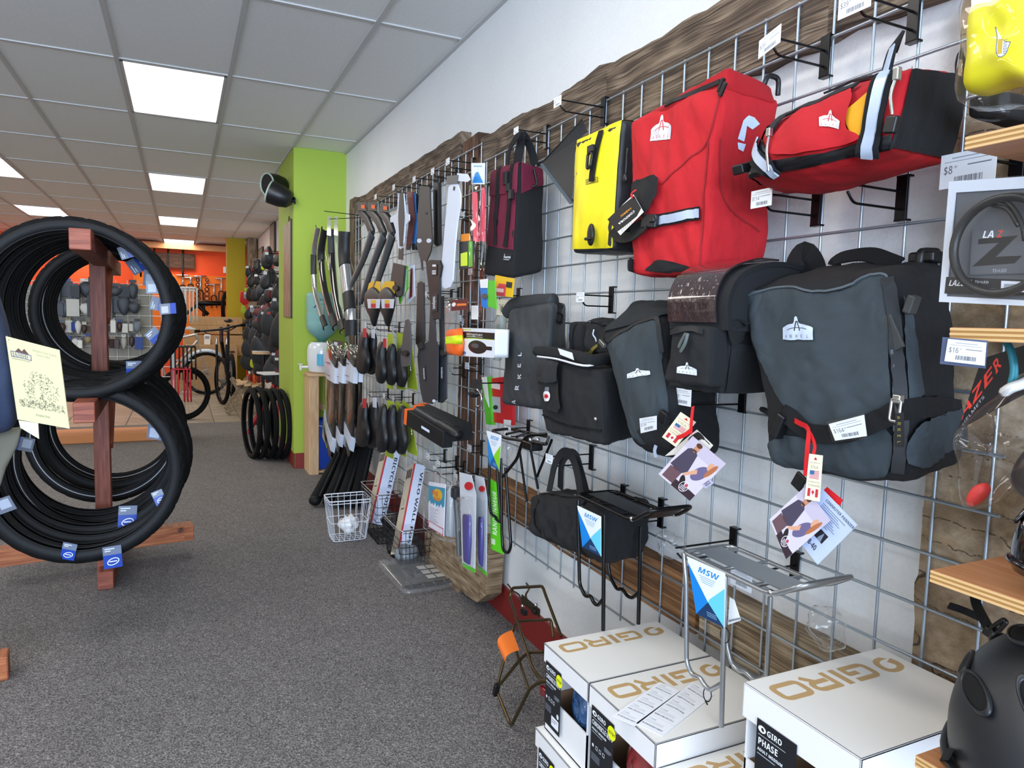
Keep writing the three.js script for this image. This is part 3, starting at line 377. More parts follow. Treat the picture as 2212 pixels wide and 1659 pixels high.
{ // red and black trunk bag lying on two hooks
  const t = thing('trunk_bag', 'red and black wedge-shaped trunk bag with a yellow side pocket and grey reflective bands', 'bag');
  const f = [[1652, 282], [1968, 142], [1925, 322], [1612, 385]].map(([u, v]) => onX(u, v, 1.0)), b = [[1760, 240], [2098, 165], [2052, 350], [1700, 424]].map(([u, v]) => onX(u, v, 1.24));
  f[0] = onX(1650, 275, 1.01);
  const B = new Bag(f, b, { r: [0.07, 0.16, 0.22], bulge: [0.014, 0.01, 0.03], wr: 0.005, seed: 23 });
  part(t, 'body', B.body(28), M.redFab);
  part(t, 'skirt', [B.panel('front', [[1600, 378], [1612, 330], [1640, 352], [1780, 330], [1925, 290], [1925, 320], [1760, 356], [1612, 388]], 0.0035, 3)], M.vinyl, 'black vinyl lower edge');
  part(t, 'nose_patch', [B.panel('front', [[1604, 372], [1632, 285], [1662, 330], [1674, 352], [1660, 378], [1612, 388]], 0.0045, 3), B.map('left', (i, j) => [2 * i - 1, 2 * j - 1], 10, 0.003)], M.vinyl, 'black vinyl nose');
  part(t, 'end_panel', [B.map('right', (i, j) => [2 * i - 1, 1.86 * j - 0.93], 16, 0.004), B.panel('front', [[1968, 146], [1996, 142], [1940, 320], [1922, 318], [1950, 230]], 0.005, 3)], M.blackFab, 'black fabric end panel');
  part(t, 'side_pocket', B.panel('front', [[1830, 240], [1890, 190], [1886, 240], [1876, 297], [1842, 290], [1832, 268]], 0.004, 3), M.gold, 'golden yellow pocket');
  part(t, 'pocket_front', B.panel('front', [[1672, 332], [1700, 270], [1760, 222], [1830, 196], [1846, 204], [1838, 240], [1836, 276], [1862, 300], [1780, 322]], 0.008, 3, 40), M.redFab);
  part(t, 'badge', B.decal('front', [[1778, 240], [1830, 246], [1824, 280], [1776, 278]], 0.0105, 8), badgeR);
  part(t, 'zipper', B.strap('front', [[1666, 290], [1700, 252], [1740, 218], [1800, 194], [1852, 186]], 0.018, 0.004, 0.007), zipM); part(t, 'zipper', B.strap('top', [[1780, 192], [1840, 172], [1905, 154]], 0.016, 0.004, 0.004), zipM);
  part(t, 'reflective_band', [B.strap('front', [[1880, 344], [1888, 290], [1896, 240], [1906, 190], [1916, 150]], 0.036, 0.003, 0.008)], M.web); part(t, 'reflective_band', [B.strap('front', [[1880, 340], [1888, 290], [1896, 240], [1906, 190], [1915, 152]], 0.018, 0.003, 0.0105)], M.reflect, 'grey reflective stripe');
  part(t, 'reflective_band', [B.strap('front', [[1620, 292], [1640, 330], [1684, 384]], 0.034, 0.003, 0.008)], M.web); part(t, 'reflective_band', [B.strap('front', [[1622, 296], [1642, 334], [1684, 382]], 0.017, 0.003, 0.0105)], M.reflect, 'grey reflective stripe');
  const h0 = onX(1914, 152, 1.0); part(t, 'handle', [ribbon([h0.clone().add(V(0, -0.01, 0)), onX(1924, 118, 1.02), onX(1936, 88, 1.04), onX(1946, 82, 1.07), onX(1940, 100, 1.1)], 0.022, 0.004, V(-1, 0.2, -0.3))], M.web); part(t, 'handle', ribbon([h0.clone().add(V(-0.004, -0.01, 0)), onX(1923, 118, 1.015), onX(1928, 100, 1.025)], 0.011, 0.003, V(-1, 0.2, -0.3)), M.reflect);
  part(t, 'rear_loop', ribbon([onX(2066, 160, 1.2), onX(2068, 124, 1.2), onX(2078, 116, 1.205), onX(2082, 126, 1.21), onX(2082, 164, 1.215)], 0.022, 0.003, V(0.6, 0, 0.8)), M.web);
  const p = onX(1938, 160, 0.985); part(t, 'zip_pull', [box(0.01, 0.02, 0.01, p.toArray()), tube([p.clone(), p.clone().add(V(-0.006, -0.03, -0.005)), p.clone().add(V(-0.004, -0.06, 0))], 0.0028, { f: 0.01 })], sliderM); part(t, 'zip_cord_end', box(0.012, 0.026, 0.02, p.clone().add(V(-0.004, -0.075, 0)).toArray(), [0.2, 0, 0], 0.003), M.blackPlastic);
  const p2 = onX(1662, 286, 0.985); part(t, 'zip_pull', [box(0.01, 0.016, 0.01, p2.toArray()), tube([p2.clone(), p2.clone().add(V(-0.004, -0.035, 0)), p2.clone().add(V(0, -0.07, 0.004))], 0.0028, { f: 0.01 })], sliderM);
  part(t, 'nose_clip', [box(0.03, 0.02, 0.03, onX(1604, 364, 1.02).toArray(), [0, 0, 0.3], 0.004)], M.blackPlastic);
}
{ // grey roll-top dry bag
  const t = thing('pannier_bag', 'grey waterproof roll-top pannier with white letters running up its front', 'bag');
  const B = bagPx([[1096, 668], [1196, 652], [1176, 886], [1081, 872]], 1.12, 1.262, { r: [0.16, 0.1, 0.2], bulge: [0.014, 0.008, 0.006], wr: 0.004, seed: 31 }, [[0], [1223, 656], [1222, 868], [0]]);
  part(t, 'body', B.body(24), M.greyTarp);
  part(t, 'rolled_top', sweep(smooth([onX(1094, 676, 1.14), onX(1108, 660, 1.145), onX(1150, 652, 1.15), onX(1196, 650, 1.15)], 16), circ(0.026, 12).map(([a, b]) => [a * 0.8, b]), {}), M.greyTarp);
  part(t, 'side_strap', [B.strap('right', [[1206, 650], [1206, 680], [1205, 700]], 0.03, 0.003, 0.004), box(0.024, 0.03, 0.012, onX(1205, 690, 1.19).add(V(0, 0, 0.012)).toArray(), [0, 0, 0], 0.003)], M.web);
  part(t, 'side_ring', xf(new THREE.TorusGeometry(0.016, 0.0028, 6, 16), onX(1204, 686, 1.17).add(V(0, 0, 0.012)).toArray()), M.blackMetal);
  const c = [[1110, 870, 'A'], [1117, 838, 'R'], [1122, 814, 'K'], [1122, 790, 'E'], [1123, 766, 'L']];
  c.forEach(([u, v, ch], i) => part(t, 'letter', B.decal('front', [[u - 5, v - 9], [u + 6, v - 9 + (i ? 0 : 1)], [u + 5, v + 9], [u - 6, v + 9]].map(([a, b]) => [a, b]), 0.0018, 4), cut(CT(64, 64, (g) => { g.clearRect(0, 0, 64, 64); g.save(); g.translate(32, 32); g.rotate(-Math.PI / 2); g.fillStyle = '#c8cbd0'; g.font = 'bold 66px sans-serif'; g.textAlign = 'center'; g.textBaseline = 'middle'; g.fillText(ch, 0, 4); g.restore(); }))));
}
{ // small black roll bags behind
  const t = thing('saddle_bag', 'small crumpled black bag with a white piping line hanging behind the black tote', 'bag');
  const B = bagPx([[1262, 692], [1312, 704], [1320, 768], [1256, 766]], 1.14, 1.262, { r: [0.3, 0.3, 0.3], wr: 0.01, fr: 16, seed: 37 }); part(t, 'body', B.body(18), M.blackFab);
  part(t, 'piping', B.strap('front', [[1284, 712], [1282, 724], [1290, 738]], 0.004, 0.002, 0.003), M.reflect); part(t, 'flap', B.map('top', (i, j) => [2 * i - 1, 2 * j - 1], 10, 0.006), M.blackFab);
  part(t, 'strap', tube(smooth([onX(1312, 706, 1.16), onX(1320, 690, 1.2), onX(1330, 694, 1.24)], 8), 0.005), M.black); part(t, 'zip_cord', B.strap('front', [[1266, 768], [1280, 758], [1294, 748]], 0.01, 0.004, 0.006), mat('#6e6420', 0.6));
  const t2 = thing('saddle_bag', 'plain black narrow pouch between the grey roll-top pannier and the small crumpled bag', 'bag');
  const B2 = bagPx([[1230, 696], [1256, 700], [1256, 768], [1226, 766]], 1.16, 1.262, { r: [0.3, 0.14, 0.4], wr: 0.004, seed: 38 }); part(t2, 'body', B2.body(14), M.blackFab); part(t2, 'strap', B2.strap('front', [[1243, 700], [1242, 765]], 0.02, 0.003, 0.003), M.web);
}
{ // black tote with a red badge
  const t = thing('shopping_pannier', 'black open-top shopping pannier with a flap pocket and a round red and white badge', 'bag');
  const B = bagPx([[1164, 776], [1300, 800], [1306, 962], [1172, 932]], 1.06, 1.262, { r: [0.12, 0.07, 0.18], bulge: [0.012, 0.01, 0.0], wr: 0.007, seed: 41 }, [[0], [1392, 790], [1384, 944], [0]]);
  part(t, 'body', B.body(26), M.blackFab);
  part(t, 'rim', tube(smooth([onX(1160, 758, 1.07), onX(1190, 760, 1.055), onX(1250, 770, 1.055), onX(1278, 778, 1.06), onX(1310, 774, 1.12), onX(1350, 768, 1.25)], 20), 0.017, { n: 10 }), M.blackFab, 'padded rolled rim');
  part(t, 'piping', tube(smooth([onX(1161, 770, 1.048), onX(1200, 775, 1.04), onX(1268, 790, 1.044), onX(1296, 785, 1.09)], 16), 0.0034), mat('#e4e6ea', 0.4), 'white piping');
  part(t, 'pocket', B.panel('front', [[1174, 786], [1216, 792], [1218, 880], [1210, 892], [1180, 880]], 0.012, 3), M.blackFab); part(t, 'pocket_flap', B.panel('front', [[1178, 782], [1218, 790], [1216, 824], [1206, 828], [1172, 822]], 0.02, 3), mat('#1d1e20', 0.8, 0, { bumpMap: T.weave, bumpScale: 0.0004 }));
  part(t, 'badge', B.decal('front', [[1183, 834], [1198, 837], [1198, 868], [1183, 865]], 0.0155, 6), cut(CT(96, 160, (g) => { g.clearRect(0, 0, 96, 160); g.fillStyle = '#6a6a72'; g.fillRect(26, 0, 44, 50); g.fillStyle = '#e6e2e0'; g.beginPath(); g.ellipse(48, 100, 44, 58, 0, 0, 7); g.fill(); g.fillStyle = '#c01a26'; g.beginPath(); for (let i = 0; i < 16; i++) { const a = i * Math.PI / 8, r = i % 2 ? 20 : 36; g.lineTo(48 + r * 0.8 * Math.cos(a), 100 + r * Math.sin(a)); } g.fill(); })), 'round red and white badge');
  part(t, 'lower_seam', B.strap('front', [[1172, 896], [1220, 916], [1300, 930]], 0.005, 0.003, 0.002), M.black); part(t, 'rivet', ball(0.006, onX(1287, 905, 1.05).toArray()), sliderM);
  const c = [onX(1205, 752, 1.04), onX(1236, 762, 1.04), onX(1240, 778, 1.03), onX(1210, 766, 1.03)]; part(t, 'info_card', card(c, 0.001), mat('#c9ced4', 0.4));
}
{ // grey large pannier
  const t = thing('pannier_bag', 'slate grey pannier with a dark hood and white badge beside the handlebar bag', 'bag');
  const B = bagPx([[1302, 716], [1420, 678], [1410, 968], [1380, 984]], 1.06, 1.262, { r: [0.2, 0.16, 0.2], bulge: [0.02, 0.012, 0.012], wr: 0.008, seed: 47 }, [[1370, 650], [1540, 660], [1560, 980], [1430, 990]]);
  B.f[3] = onX(1366, 960, 1.06); B.f[2] = onX(1452, 972, 1.06);
  part(t, 'body', B.body(26), M.blackFab);
  part(t, 'front_panel', B.panel('front', [[1298, 748], [1340, 720], [1396, 696], [1422, 700], [1442, 800], [1448, 900], [1400, 960], [1380, 968], [1352, 900], [1318, 830]], 0.004, 3, 40), M.greyFab, 'slate grey front');
  part(t, 'hood', [B.map('top', (i, j) => [2 * i - 1, 2 * j - 1], 14, 0.006)], mat('#262c30', 0.8, 0, { bumpMap: T.weave, bumpScale: 0.0004 }));
  part(t, 'zipper', B.strap('front', [[1306, 744], [1344, 718], [1396, 694], [1420, 692], [1440, 760]], 0.012, 0.004, 0.004), zipM); const z = onX(1301, 742, 1.045); part(t, 'slider', [box(0.01, 0.012, 0.03, z.toArray(), [0.5, 0, 0])], sliderM);
  part(t, 'badge', B.decal('front', [[1356, 798], [1406, 794], [1410, 810], [1358, 818]], 0.006, 6), badgeP);
  part(t, 'lower_pocket', B.panel('front', [[1382, 930], [1424, 900], [1452, 890], [1452, 968], [1400, 982]], 0.01, 3), M.blackFab);
  part(t, 'clip', [box(0.014, 0.03, 0.03, onX(1434, 902, 1.03).toArray(), [0.3, 0, 0], 0.003)], M.blackPlastic); part(t, 'reflective_tab', ribbon([onX(1417, 962, 1.03), onX(1414, 974, 1.028), onX(1417, 988, 1.03)], 0.01, 0.002, V(-1, 0, 0), 6), M.reflect);
}
{ // black handlebar bag with map sleeve
  const t = thing('handlebar_bag', 'black handlebar bag with a clear map sleeve on its lid and a front pocket', 'bag');
  const B = bagPx([[1462, 700], [1590, 690], [1558, 852], [1440, 836]], 1.02, 1.25, { r: [0.1, 0.08, 0.1], bulge: [0.006, 0.006, 0.006], wr: 0.004, seed: 53 }, [[0], [1690, 700], [1668, 846], [0]]);
  part(t, 'body', B.body(22), M.blackFab);
  const Q = bagPx([[1452, 704], [1534, 708], [1530, 836], [1432, 822]], 0.97, 1.02, { r: [0.16, 0.12, 0.4], bulge: [0.008, 0.004, 0.004], wr: 0.004, seed: 54 }); part(t, 'front_pocket', Q.body(18), M.blackFab);
  part(t, 'badge', Q.decal('front', [[1464, 780], [1508, 784], [1508, 812], [1462, 806]], 0.002, 6), badgeP);
  part(t, 'pocket_zip', Q.strap('front', [[1450, 718], [1490, 712], [1520, 716]], 0.012, 0.004, 0.003), zipM); part(t, 'zip_cord', [tube(smooth([onX(1482, 720, 0.96), onX(1472, 738, 0.958), onX(1466, 752, 0.958)], 8), 0.004), tube(smooth([onX(1486, 720, 0.958), onX(1480, 742, 0.956), onX(1470, 760, 0.956)], 8), 0.004)], mat('#555c58', 0.5));
  { const z0 = B.f[0].z + 0.005, z1 = B.f[1].z + 0.005, zm = (z0 + z1) / 2, w = z1 - z0, yt = B.f[0].y, C = (x, y) => V(x, y, zm);
    part(t, 'lid', sweep(smooth([C(1.002, yt - 0.01), C(0.998, yt + 0.05), C(1.02, yt + 0.095), C(1.09, yt + 0.125), C(1.18, yt + 0.125), C(1.25, yt + 0.1), C(1.26, yt - 0.02)], 24), rectP(w, 0.01), { up: V(-0.7, 0.72, 0), crease: 0.5 }), M.blackFab);
    for (const zz of [z0 + 0.004, z1 - 0.004]) part(t, 'lid_end', geo([[1.0, yt - 0.01], [0.998, yt + 0.05], [1.02, yt + 0.095], [1.09, yt + 0.125], [1.18, yt + 0.125], [1.25, yt + 0.1], [1.26, yt - 0.02]].flatMap(([x, y]) => [x, y, zz]), [0, 1, 2, 0, 2, 3, 0, 3, 4, 0, 4, 5, 0, 5, 6]), M.blackFab);
    part(t, 'map_sleeve', sweep(smooth([V(0.988, yt + 0.005, zm - 0.01), V(0.984, yt + 0.052, zm - 0.01), V(1.008, yt + 0.106, zm - 0.01), V(1.085, yt + 0.138, zm - 0.01), V(1.15, yt + 0.14, zm - 0.01)], 20), rectP(w * 0.82, 0.004), { up: V(-0.7, 0.72, 0), crease: 0.5 }), mat('#3a2c2c', 0.1, 0, { clearcoat: 1, bumpMap: T.wrinkle, bumpScale: 0.004 }), 'glossy clear map sleeve');
    part(t, 'shoulder_pad', ribbon([V(1.2, yt + 0.1, z1 - 0.03), V(1.19, yt + 0.135, z1 - 0.02), V(1.19, yt + 0.155, z1), V(1.2, yt + 0.13, z1 + 0.02), V(1.22, yt + 0.08, z1 + 0.02)], 0.05, 0.006, V(-1, 0.1, 0), 16), M.web); }
  part(t, 'side_strap', B.strap('right', [[1600, 640], [1592, 690], [1590, 740]].map((p) => p), 0.05, 0.003, 0.004), M.web);
  part(t, 'mesh_side', B.panel('right', [[1576, 740], [1668, 752], [1660, 842], [1564, 846]], 0.004, 3), mat('#191a1c', 0.9, 0, { bumpMap: T.weave, bumpScale: 0.001 }));
}
{ // big grey pannier
  const t = thing('touring_pannier', 'very large slate grey pannier with black edges and a white badge, beside the plywood shelves', 'bag');
  const B = bagPx([[1610, 628], [1925, 582], [1958, 1046], [1668, 1006]], 1.05, 1.262, { r: [0.14, 0.12, 0.2], bulge: [0.018, 0.014, 0.012], wr: 0.008, fr: 7, seed: 61 }, [[1690, 592], [2050, 560], [2085, 1000], [0]]);
  part(t, 'body', B.body(30), M.blackFab);
  part(t, 'front_panel', B.panel('front', [[1606, 660], [1622, 632], [1690, 622], [1750, 634], [1840, 622], [1880, 596], [1910, 592], [1924, 640], [1920, 760], [1926, 880], [1922, 920], [1840, 936], [1765, 928], [1700, 880], [1664, 820], [1630, 740]], 0.004, 4, 60), M.greyFab, 'slate grey front panel');
  part(t, 'lower_panel', [B.panel('front', [[1690, 940], [1740, 944], [1800, 950], [1922, 930], [1920, 1020], [1880, 1040], [1780, 1028], [1690, 1010], [1662, 970]], 0.004, 4, 40)], M.greyFab, 'slate grey lower panel');
  part(t, 'side_pocket', [B.panel('right', [[1946, 640], [1962, 660], [1970, 720], [1990, 850], [1960, 870], [1950, 740]], 0.006, 3), B.panel('right', [[1966, 930], [2010, 900], [2070, 900], [2080, 950], [2040, 974], [1960, 1000]], 0.012, 3, 30)], M.greyFab, 'slate grey side pocket');
  part(t, 'badge', badgeGeo(B, 'front', [[1694, 682], [1764, 682], [1764, 736], [1696, 736]], 0.0065), badgeW, 'white badge');
  part(t, 'edge_piping', B.strap('front', [[1610, 640], [1690, 618], [1750, 630], [1840, 618], [1890, 590], [1918, 600], [1928, 760], [1934, 930]], 0.004, 0.003, 0.006, 40), mat('#4c565c', 0.7));
  part(t, 'cross_strap', [B.strap('front', [[1700, 890], [1760, 934], [1850, 930], [1950, 884]], 0.034, 0.003, 0.009), B.strap('right', [[1945, 886], [1990, 880], [2080, 884]], 0.034, 0.003, 0.009)], M.web);
  part(t, 'zipper', B.strap('front', [[1930, 600], [1938, 760], [1946, 930], [1942, 1020]], 0.02, 0.004, 0.006, 30), zipM);
  const z = onX(1940, 862, 1.02); part(t, 'slider', [box(0.012, 0.014, 0.014, z.toArray()), tube([z.clone().add(V(-0.004, 0, -0.008)), z.clone().add(V(-0.006, -0.035, -0.008)), z.clone().add(V(-0.006, -0.035, 0.008)), z.clone().add(V(-0.004, 0, 0.008))], 0.0025, { closed: true, f: 0.004 })], sliderM);
  const pull = [[1934, 892], [1950, 892], [1950, 966], [1934, 966]]; part(t, 'zip_pull', cardX(pull, 1.008, 0.003), mat('#ffffff', 0.7, 0, { map: CT(64, 256, (g) => { g.fillStyle = '#17181a'; g.fillRect(0, 0, 64, 256); g.fillStyle = '#a89a28'; g.font = '40px sans-serif'; [...'aRKEL'].forEach((c, i) => { g.save(); g.translate(32, 34 + i * 46); g.rotate(Math.PI / 2); g.textAlign = 'center'; g.fillText(c, 0, 14); g.restore(); }); }) }));
  const z2 = onX(1970, 658, 1.06); part(t, 'zip_pull', [box(0.02, 0.03, 0.014, z2.toArray(), [0.3, 0, 0], 0.003), box(0.006, 0.06, 0.018, z2.clone().add(V(-0.012, -0.045, -0.02)).toArray(), [-0.5, 0, 0])], mat('#3a3c3c', 0.5));
  part(t, 'handle', ribbon([onX(1802, 574, 1.2), onX(1806, 562, 1.2), onX(1840, 552, 1.2), onX(1880, 550, 1.2), onX(1915, 562, 1.2), onX(1940, 572, 1.2)], 0.034, 0.004, V(-0.75, 0.65, 0), 20), M.web);
  for (const [u, v] of [[1748, 578], [2018, 558]]) { const k = onX(u, v, 1.25); part(t, 'hook_clip', [tube([k.clone().add(V(-0.04, -0.02, 0)), k.clone().add(V(-0.04, 0.01, 0)), k.clone().add(V(0.01, 0.012, 0)), k.clone().add(V(0.01, -0.03, 0))], 0.008, { f: 0.012 }), box(0.04, 0.02, 0.05, k.clone().add(V(-0.02, 0, 0)).toArray(), [0, 0, 0], 0.005)], M.blackPlastic); }
  part(t, 'side_clip', box(0.03, 0.05, 0.02, onX(1688, 920, 1.03).toArray(), [0.4, 0, 0], 0.004), M.blackPlastic); part(t, 'side_hook', tube([onX(1676, 902, 1.06), onX(1652, 886, 1.08), onX(1646, 884, 1.1)], 0.006, { f: 0.01 }), M.blackPlastic);
}
{ // black duffel
  const t = thing('duffel_bag', 'soft black duffel bag hanging by two long webbing handles', 'bag');
  const B = bagPx([[1142, 1066], [1306, 1086], [1300, 1224], [1180, 1206]], 1.08, 1.25, { r: [0.22, 0.3, 0.4], bulge: [0.01, 0.006, 0.006], wr: 0.012, fr: 13, seed: 71 }); B.f[3] = onX(1134, 1150, 1.08); B.b[3] = V(1.25, B.f[3].y, B.f[3].z);
  part(t, 'body', B.body(26), M.blackFab);
  part(t, 'handle', ribbon([onX(1186, 1062, 1.09), onX(1200, 1000, 1.12), onX(1216, 978, 1.125), onX(1232, 982, 1.125), onX(1244, 1010, 1.11), onX(1258, 1090, 1.08)], 0.032, 0.004, V(-1, 0.1, 0)), M.web); part(t, 'handle', ribbon([onX(1210, 1056, 1.14), onX(1214, 1000, 1.13), onX(1228, 980, 1.125), onX(1244, 986, 1.125), onX(1256, 1020, 1.14), onX(1268, 1066, 1.16)], 0.032, 0.004, V(-1, 0.1, 0)), M.web);
  part(t, 'seam', B.strap('front', [[1165, 1080], [1160, 1140], [1185, 1200]], 0.006, 0.003, 0.003), M.black); part(t, 'seam', B.strap('front', [[1260, 1092], [1250, 1160], [1262, 1220]], 0.006, 0.003, 0.003), M.black); part(t, 'zipper', B.strap('top', [[1170, 1062], [1240, 1074], [1300, 1080]], 0.014, 0.004, 0.003), zipM);
}
// ------------------------------------------------------------------ hooks on the near panel
hook('empty two-prong hook high on the grid above the trunk bag beside the yellow packet', 1973, 40, 1850, { tag: 'f', tagU: 0.07 });
hook('empty two-prong hook with a faded tag between the red pannier and the trunk bag', 1782, 122, 1664, { tag: 'f', tagU: 0.06, tilt: 0.25 });
hook('two-prong hook with a small white tag above the yellow pannier', 1303, 240, 1206, { tag: 'f', tagU: 0.05 });
hook('hook with a white tag from which the burgundy bag hangs', 1178, 296, 1116, { tag: 'f', tagU: 0.04 });
hook('hook with a wide white price tag under the nose of the trunk bag', 1763, 445, 1648, { tag: 'a', tagU: 0.06 });
hook('bare hook under the middle of the trunk bag', 1948, 428, 1828);
hook('empty hook with a white tag over the small crumpled black bag', 1320, 648, 1256, { tag: 'f', tagU: 0.05 });
hook('short hook above the grey roll-top pannier', 1119, 645, 1078);
hook('hook with a white tag carrying the handlebar bag', 1604, 854, 1478, { tag: 'f', tagU: 0.065 });
hook('hook carrying the black duffel bag by its handles', 1277, 988, 1188, { tag: 'f', tagU: 0.05 });
hook('hook holding the far end of the black luggage rack with the blue card', 1345, 1076, 1252, { tag: 'f', tagU: 0.05 });
hook('hook holding the near end of the black luggage rack with the blue card', 1427, 1108, 1350);
hook('hook holding the far end of the silver luggage rack', 1583, 1176, 1460);
hook('hook with a white tag holding the near end of the silver luggage rack', 1716, 1232, 1604, { tag: 'f', tagU: 0.065 });
hook('hook holding the black luggage rack with the green card', 1141, 930, 1098, { tag: 'f', tagU: 0.06 });
hook('hook with a wide white price tag below the end of the trunk bag', 2195, 372, 2092, { tag: 'b', tagU: 0.09 });
{ // loose price labels pinned on two bags
  const mk = (label, px, x, k) => { const t = thing('price_label', label, 'price label'); part(t, 'card', cardX(px, x, 0.001), tagM(k)); const p = px.map(([u, v]) => onX(u, v, x + 0.002)); part(t, 'plastic_sleeve', card([p[0].clone().add(V(-0.003, 0.004, -0.003)), p[1].clone().add(V(-0.003, 0.004, 0.003)), p[2].clone().add(V(-0.003, -0.004, 0.003)), p[3].clone().add(V(-0.003, -0.004, -0.003))], 0.0004), M.clear); };
  mk('white price label reading 164 on the very large grey pannier', [[1790, 916], [1866, 896], [1872, 942], [1804, 952]], 1.01, 'c');
  mk('white price label reading 134 low on the slate grey pannier', [[1381, 904], [1418, 898], [1418, 928], [1384, 936]], 1.0, 'e');
}
// printed hang cards
const photoTex = CT(256, 256, (g) => { const q = g.createLinearGradient(0, 0, 256, 256); g.fillStyle = '#d9d0da'; g.fillRect(0, 0, 256, 256); g.fillStyle = '#c9bfd0'; g.fillRect(0, 0, 256, 60); g.fillStyle = '#4c4658'; g.beginPath(); g.moveTo(30, 60); g.quadraticCurveTo(60, 30, 104, 60); g.lineTo(126, 150); g.lineTo(96, 186); g.lineTo(10, 170); g.closePath(); g.fill(); g.fillStyle = '#c98f72'; g.beginPath(); g.ellipse(74, 34, 18, 24, 0.2, 0, 7); g.fill(); g.fillStyle = '#5a3a2a'; g.beginPath(); g.ellipse(74, 16, 20, 12, 0, 0, 7); g.fill(); g.fillRect(60, 44, 28, 10); g.fillStyle = '#6d668a'; g.beginPath(); g.ellipse(186, 120, 34, 52, 0.5, 0, 7); g.fill(); g.fillStyle = '#e0a888'; g.beginPath(); g.ellipse(208, 60, 17, 22, 0, 0, 7); g.fill(); g.beginPath(); g.moveTo(160, 110); g.lineTo(110, 170); g.lineTo(122, 180); g.lineTo(176, 130); g.fill(); g.fillStyle = '#b8704a'; g.beginPath(); g.ellipse(226, 76, 14, 44, 0.2, 0, 7); g.fill(); g.fillStyle = '#6e5258'; g.fillRect(20, 176, 84, 70); g.fillStyle = '#584048'; g.fillRect(44, 164, 34, 16); g.fillStyle = '#2a2628'; g.beginPath(); g.ellipse(140, 204, 34, 16, 0.9, 0, 7); g.fill(); g.fillStyle = '#3a2c34'; g.fillRect(104, 216, 152, 40); g.strokeStyle = '#e8e0e4'; g.lineWidth = 4; g.beginPath(); g.arc(170, 220, 27, 0, 7); g.stroke(); g.fillStyle = '#c2475a'; g.beginPath(); g.arc(178, 208, 9, 0, 7); g.fill(); g.fillStyle = '#e8e0e4'; for (let i = 0; i < 3; i++) g.fillRect(152, 218 + i * 8, 36, 4); });
const specTex = (code) => CT(256, 256, (g) => { g.fillStyle = '#c3cfea'; g.fillRect(0, 0, 256, 256); g.fillStyle = '#3a4252'; g.font = 'bold 18px sans-serif'; g.fillText('COMMUTER PANNIER', 70, 28); g.fillStyle = '#6a748a'; for (let i = 0; i < 9; i++) g.fillRect(70, 40 + i * 9, 150 - (i * 37) % 50, 3); g.fillStyle = '#202228'; g.fillRect(130, 130, 70, 46); g.fillStyle = '#8a94a8'; g.beginPath(); g.moveTo(160, 176); g.lineTo(176, 130); g.lineTo(190, 176); g.fill(); g.fillStyle = '#6a748a'; for (let i = 0; i < 8; i++) g.fillRect(20, 150 + i * 9, 90, 3); g.fillStyle = '#1d222c'; g.font = 'bold 36px sans-serif'; g.fillText(code, 118, 226); });
const flagTex = CT(96, 320, (g) => { g.fillStyle = '#efe6c8'; g.fillRect(0, 0, 96, 320); g.fillStyle = '#c8202c'; g.beginPath(); g.moveTo(48, 16); g.lineTo(60, 38); g.lineTo(36, 38); g.fill(); g.fillStyle = '#8a8068'; g.font = '12px sans-serif'; g.fillText('DESIGNED IN', 10, 62); g.font = '28px serif'; g.fillText('USA', 18, 98); g.fillStyle = '#f2f0ec'; g.fillRect(16, 112, 64, 58); g.fillStyle = '#c23a40'; for (let i = 0; i < 7; i++) g.fillRect(16, 112 + i * 8.6, 64, 4.4); g.fillStyle = '#3a6a9a'; g.fillRect(16, 112, 30, 30); g.fillStyle = '#8a8068'; g.font = '12px sans-serif'; g.fillText('ASSEMBLED IN', 6, 196); g.font = '22px serif'; g.fillText('Canada', 14, 222); g.fillStyle = '#f2f0ec'; g.fillRect(14, 238, 68, 56); g.fillStyle = '#c8323a'; g.fillRect(14, 238, 18, 56); g.fillRect(64, 238, 18, 56); g.beginPath(); g.moveTo(48, 246); g.lineTo(58, 262); g.lineTo(52, 272); g.lineTo(48, 286); g.lineTo(44, 272); g.lineTo(38, 262); g.fill(); });
const redRib = mat('#d4141c', 0.6);
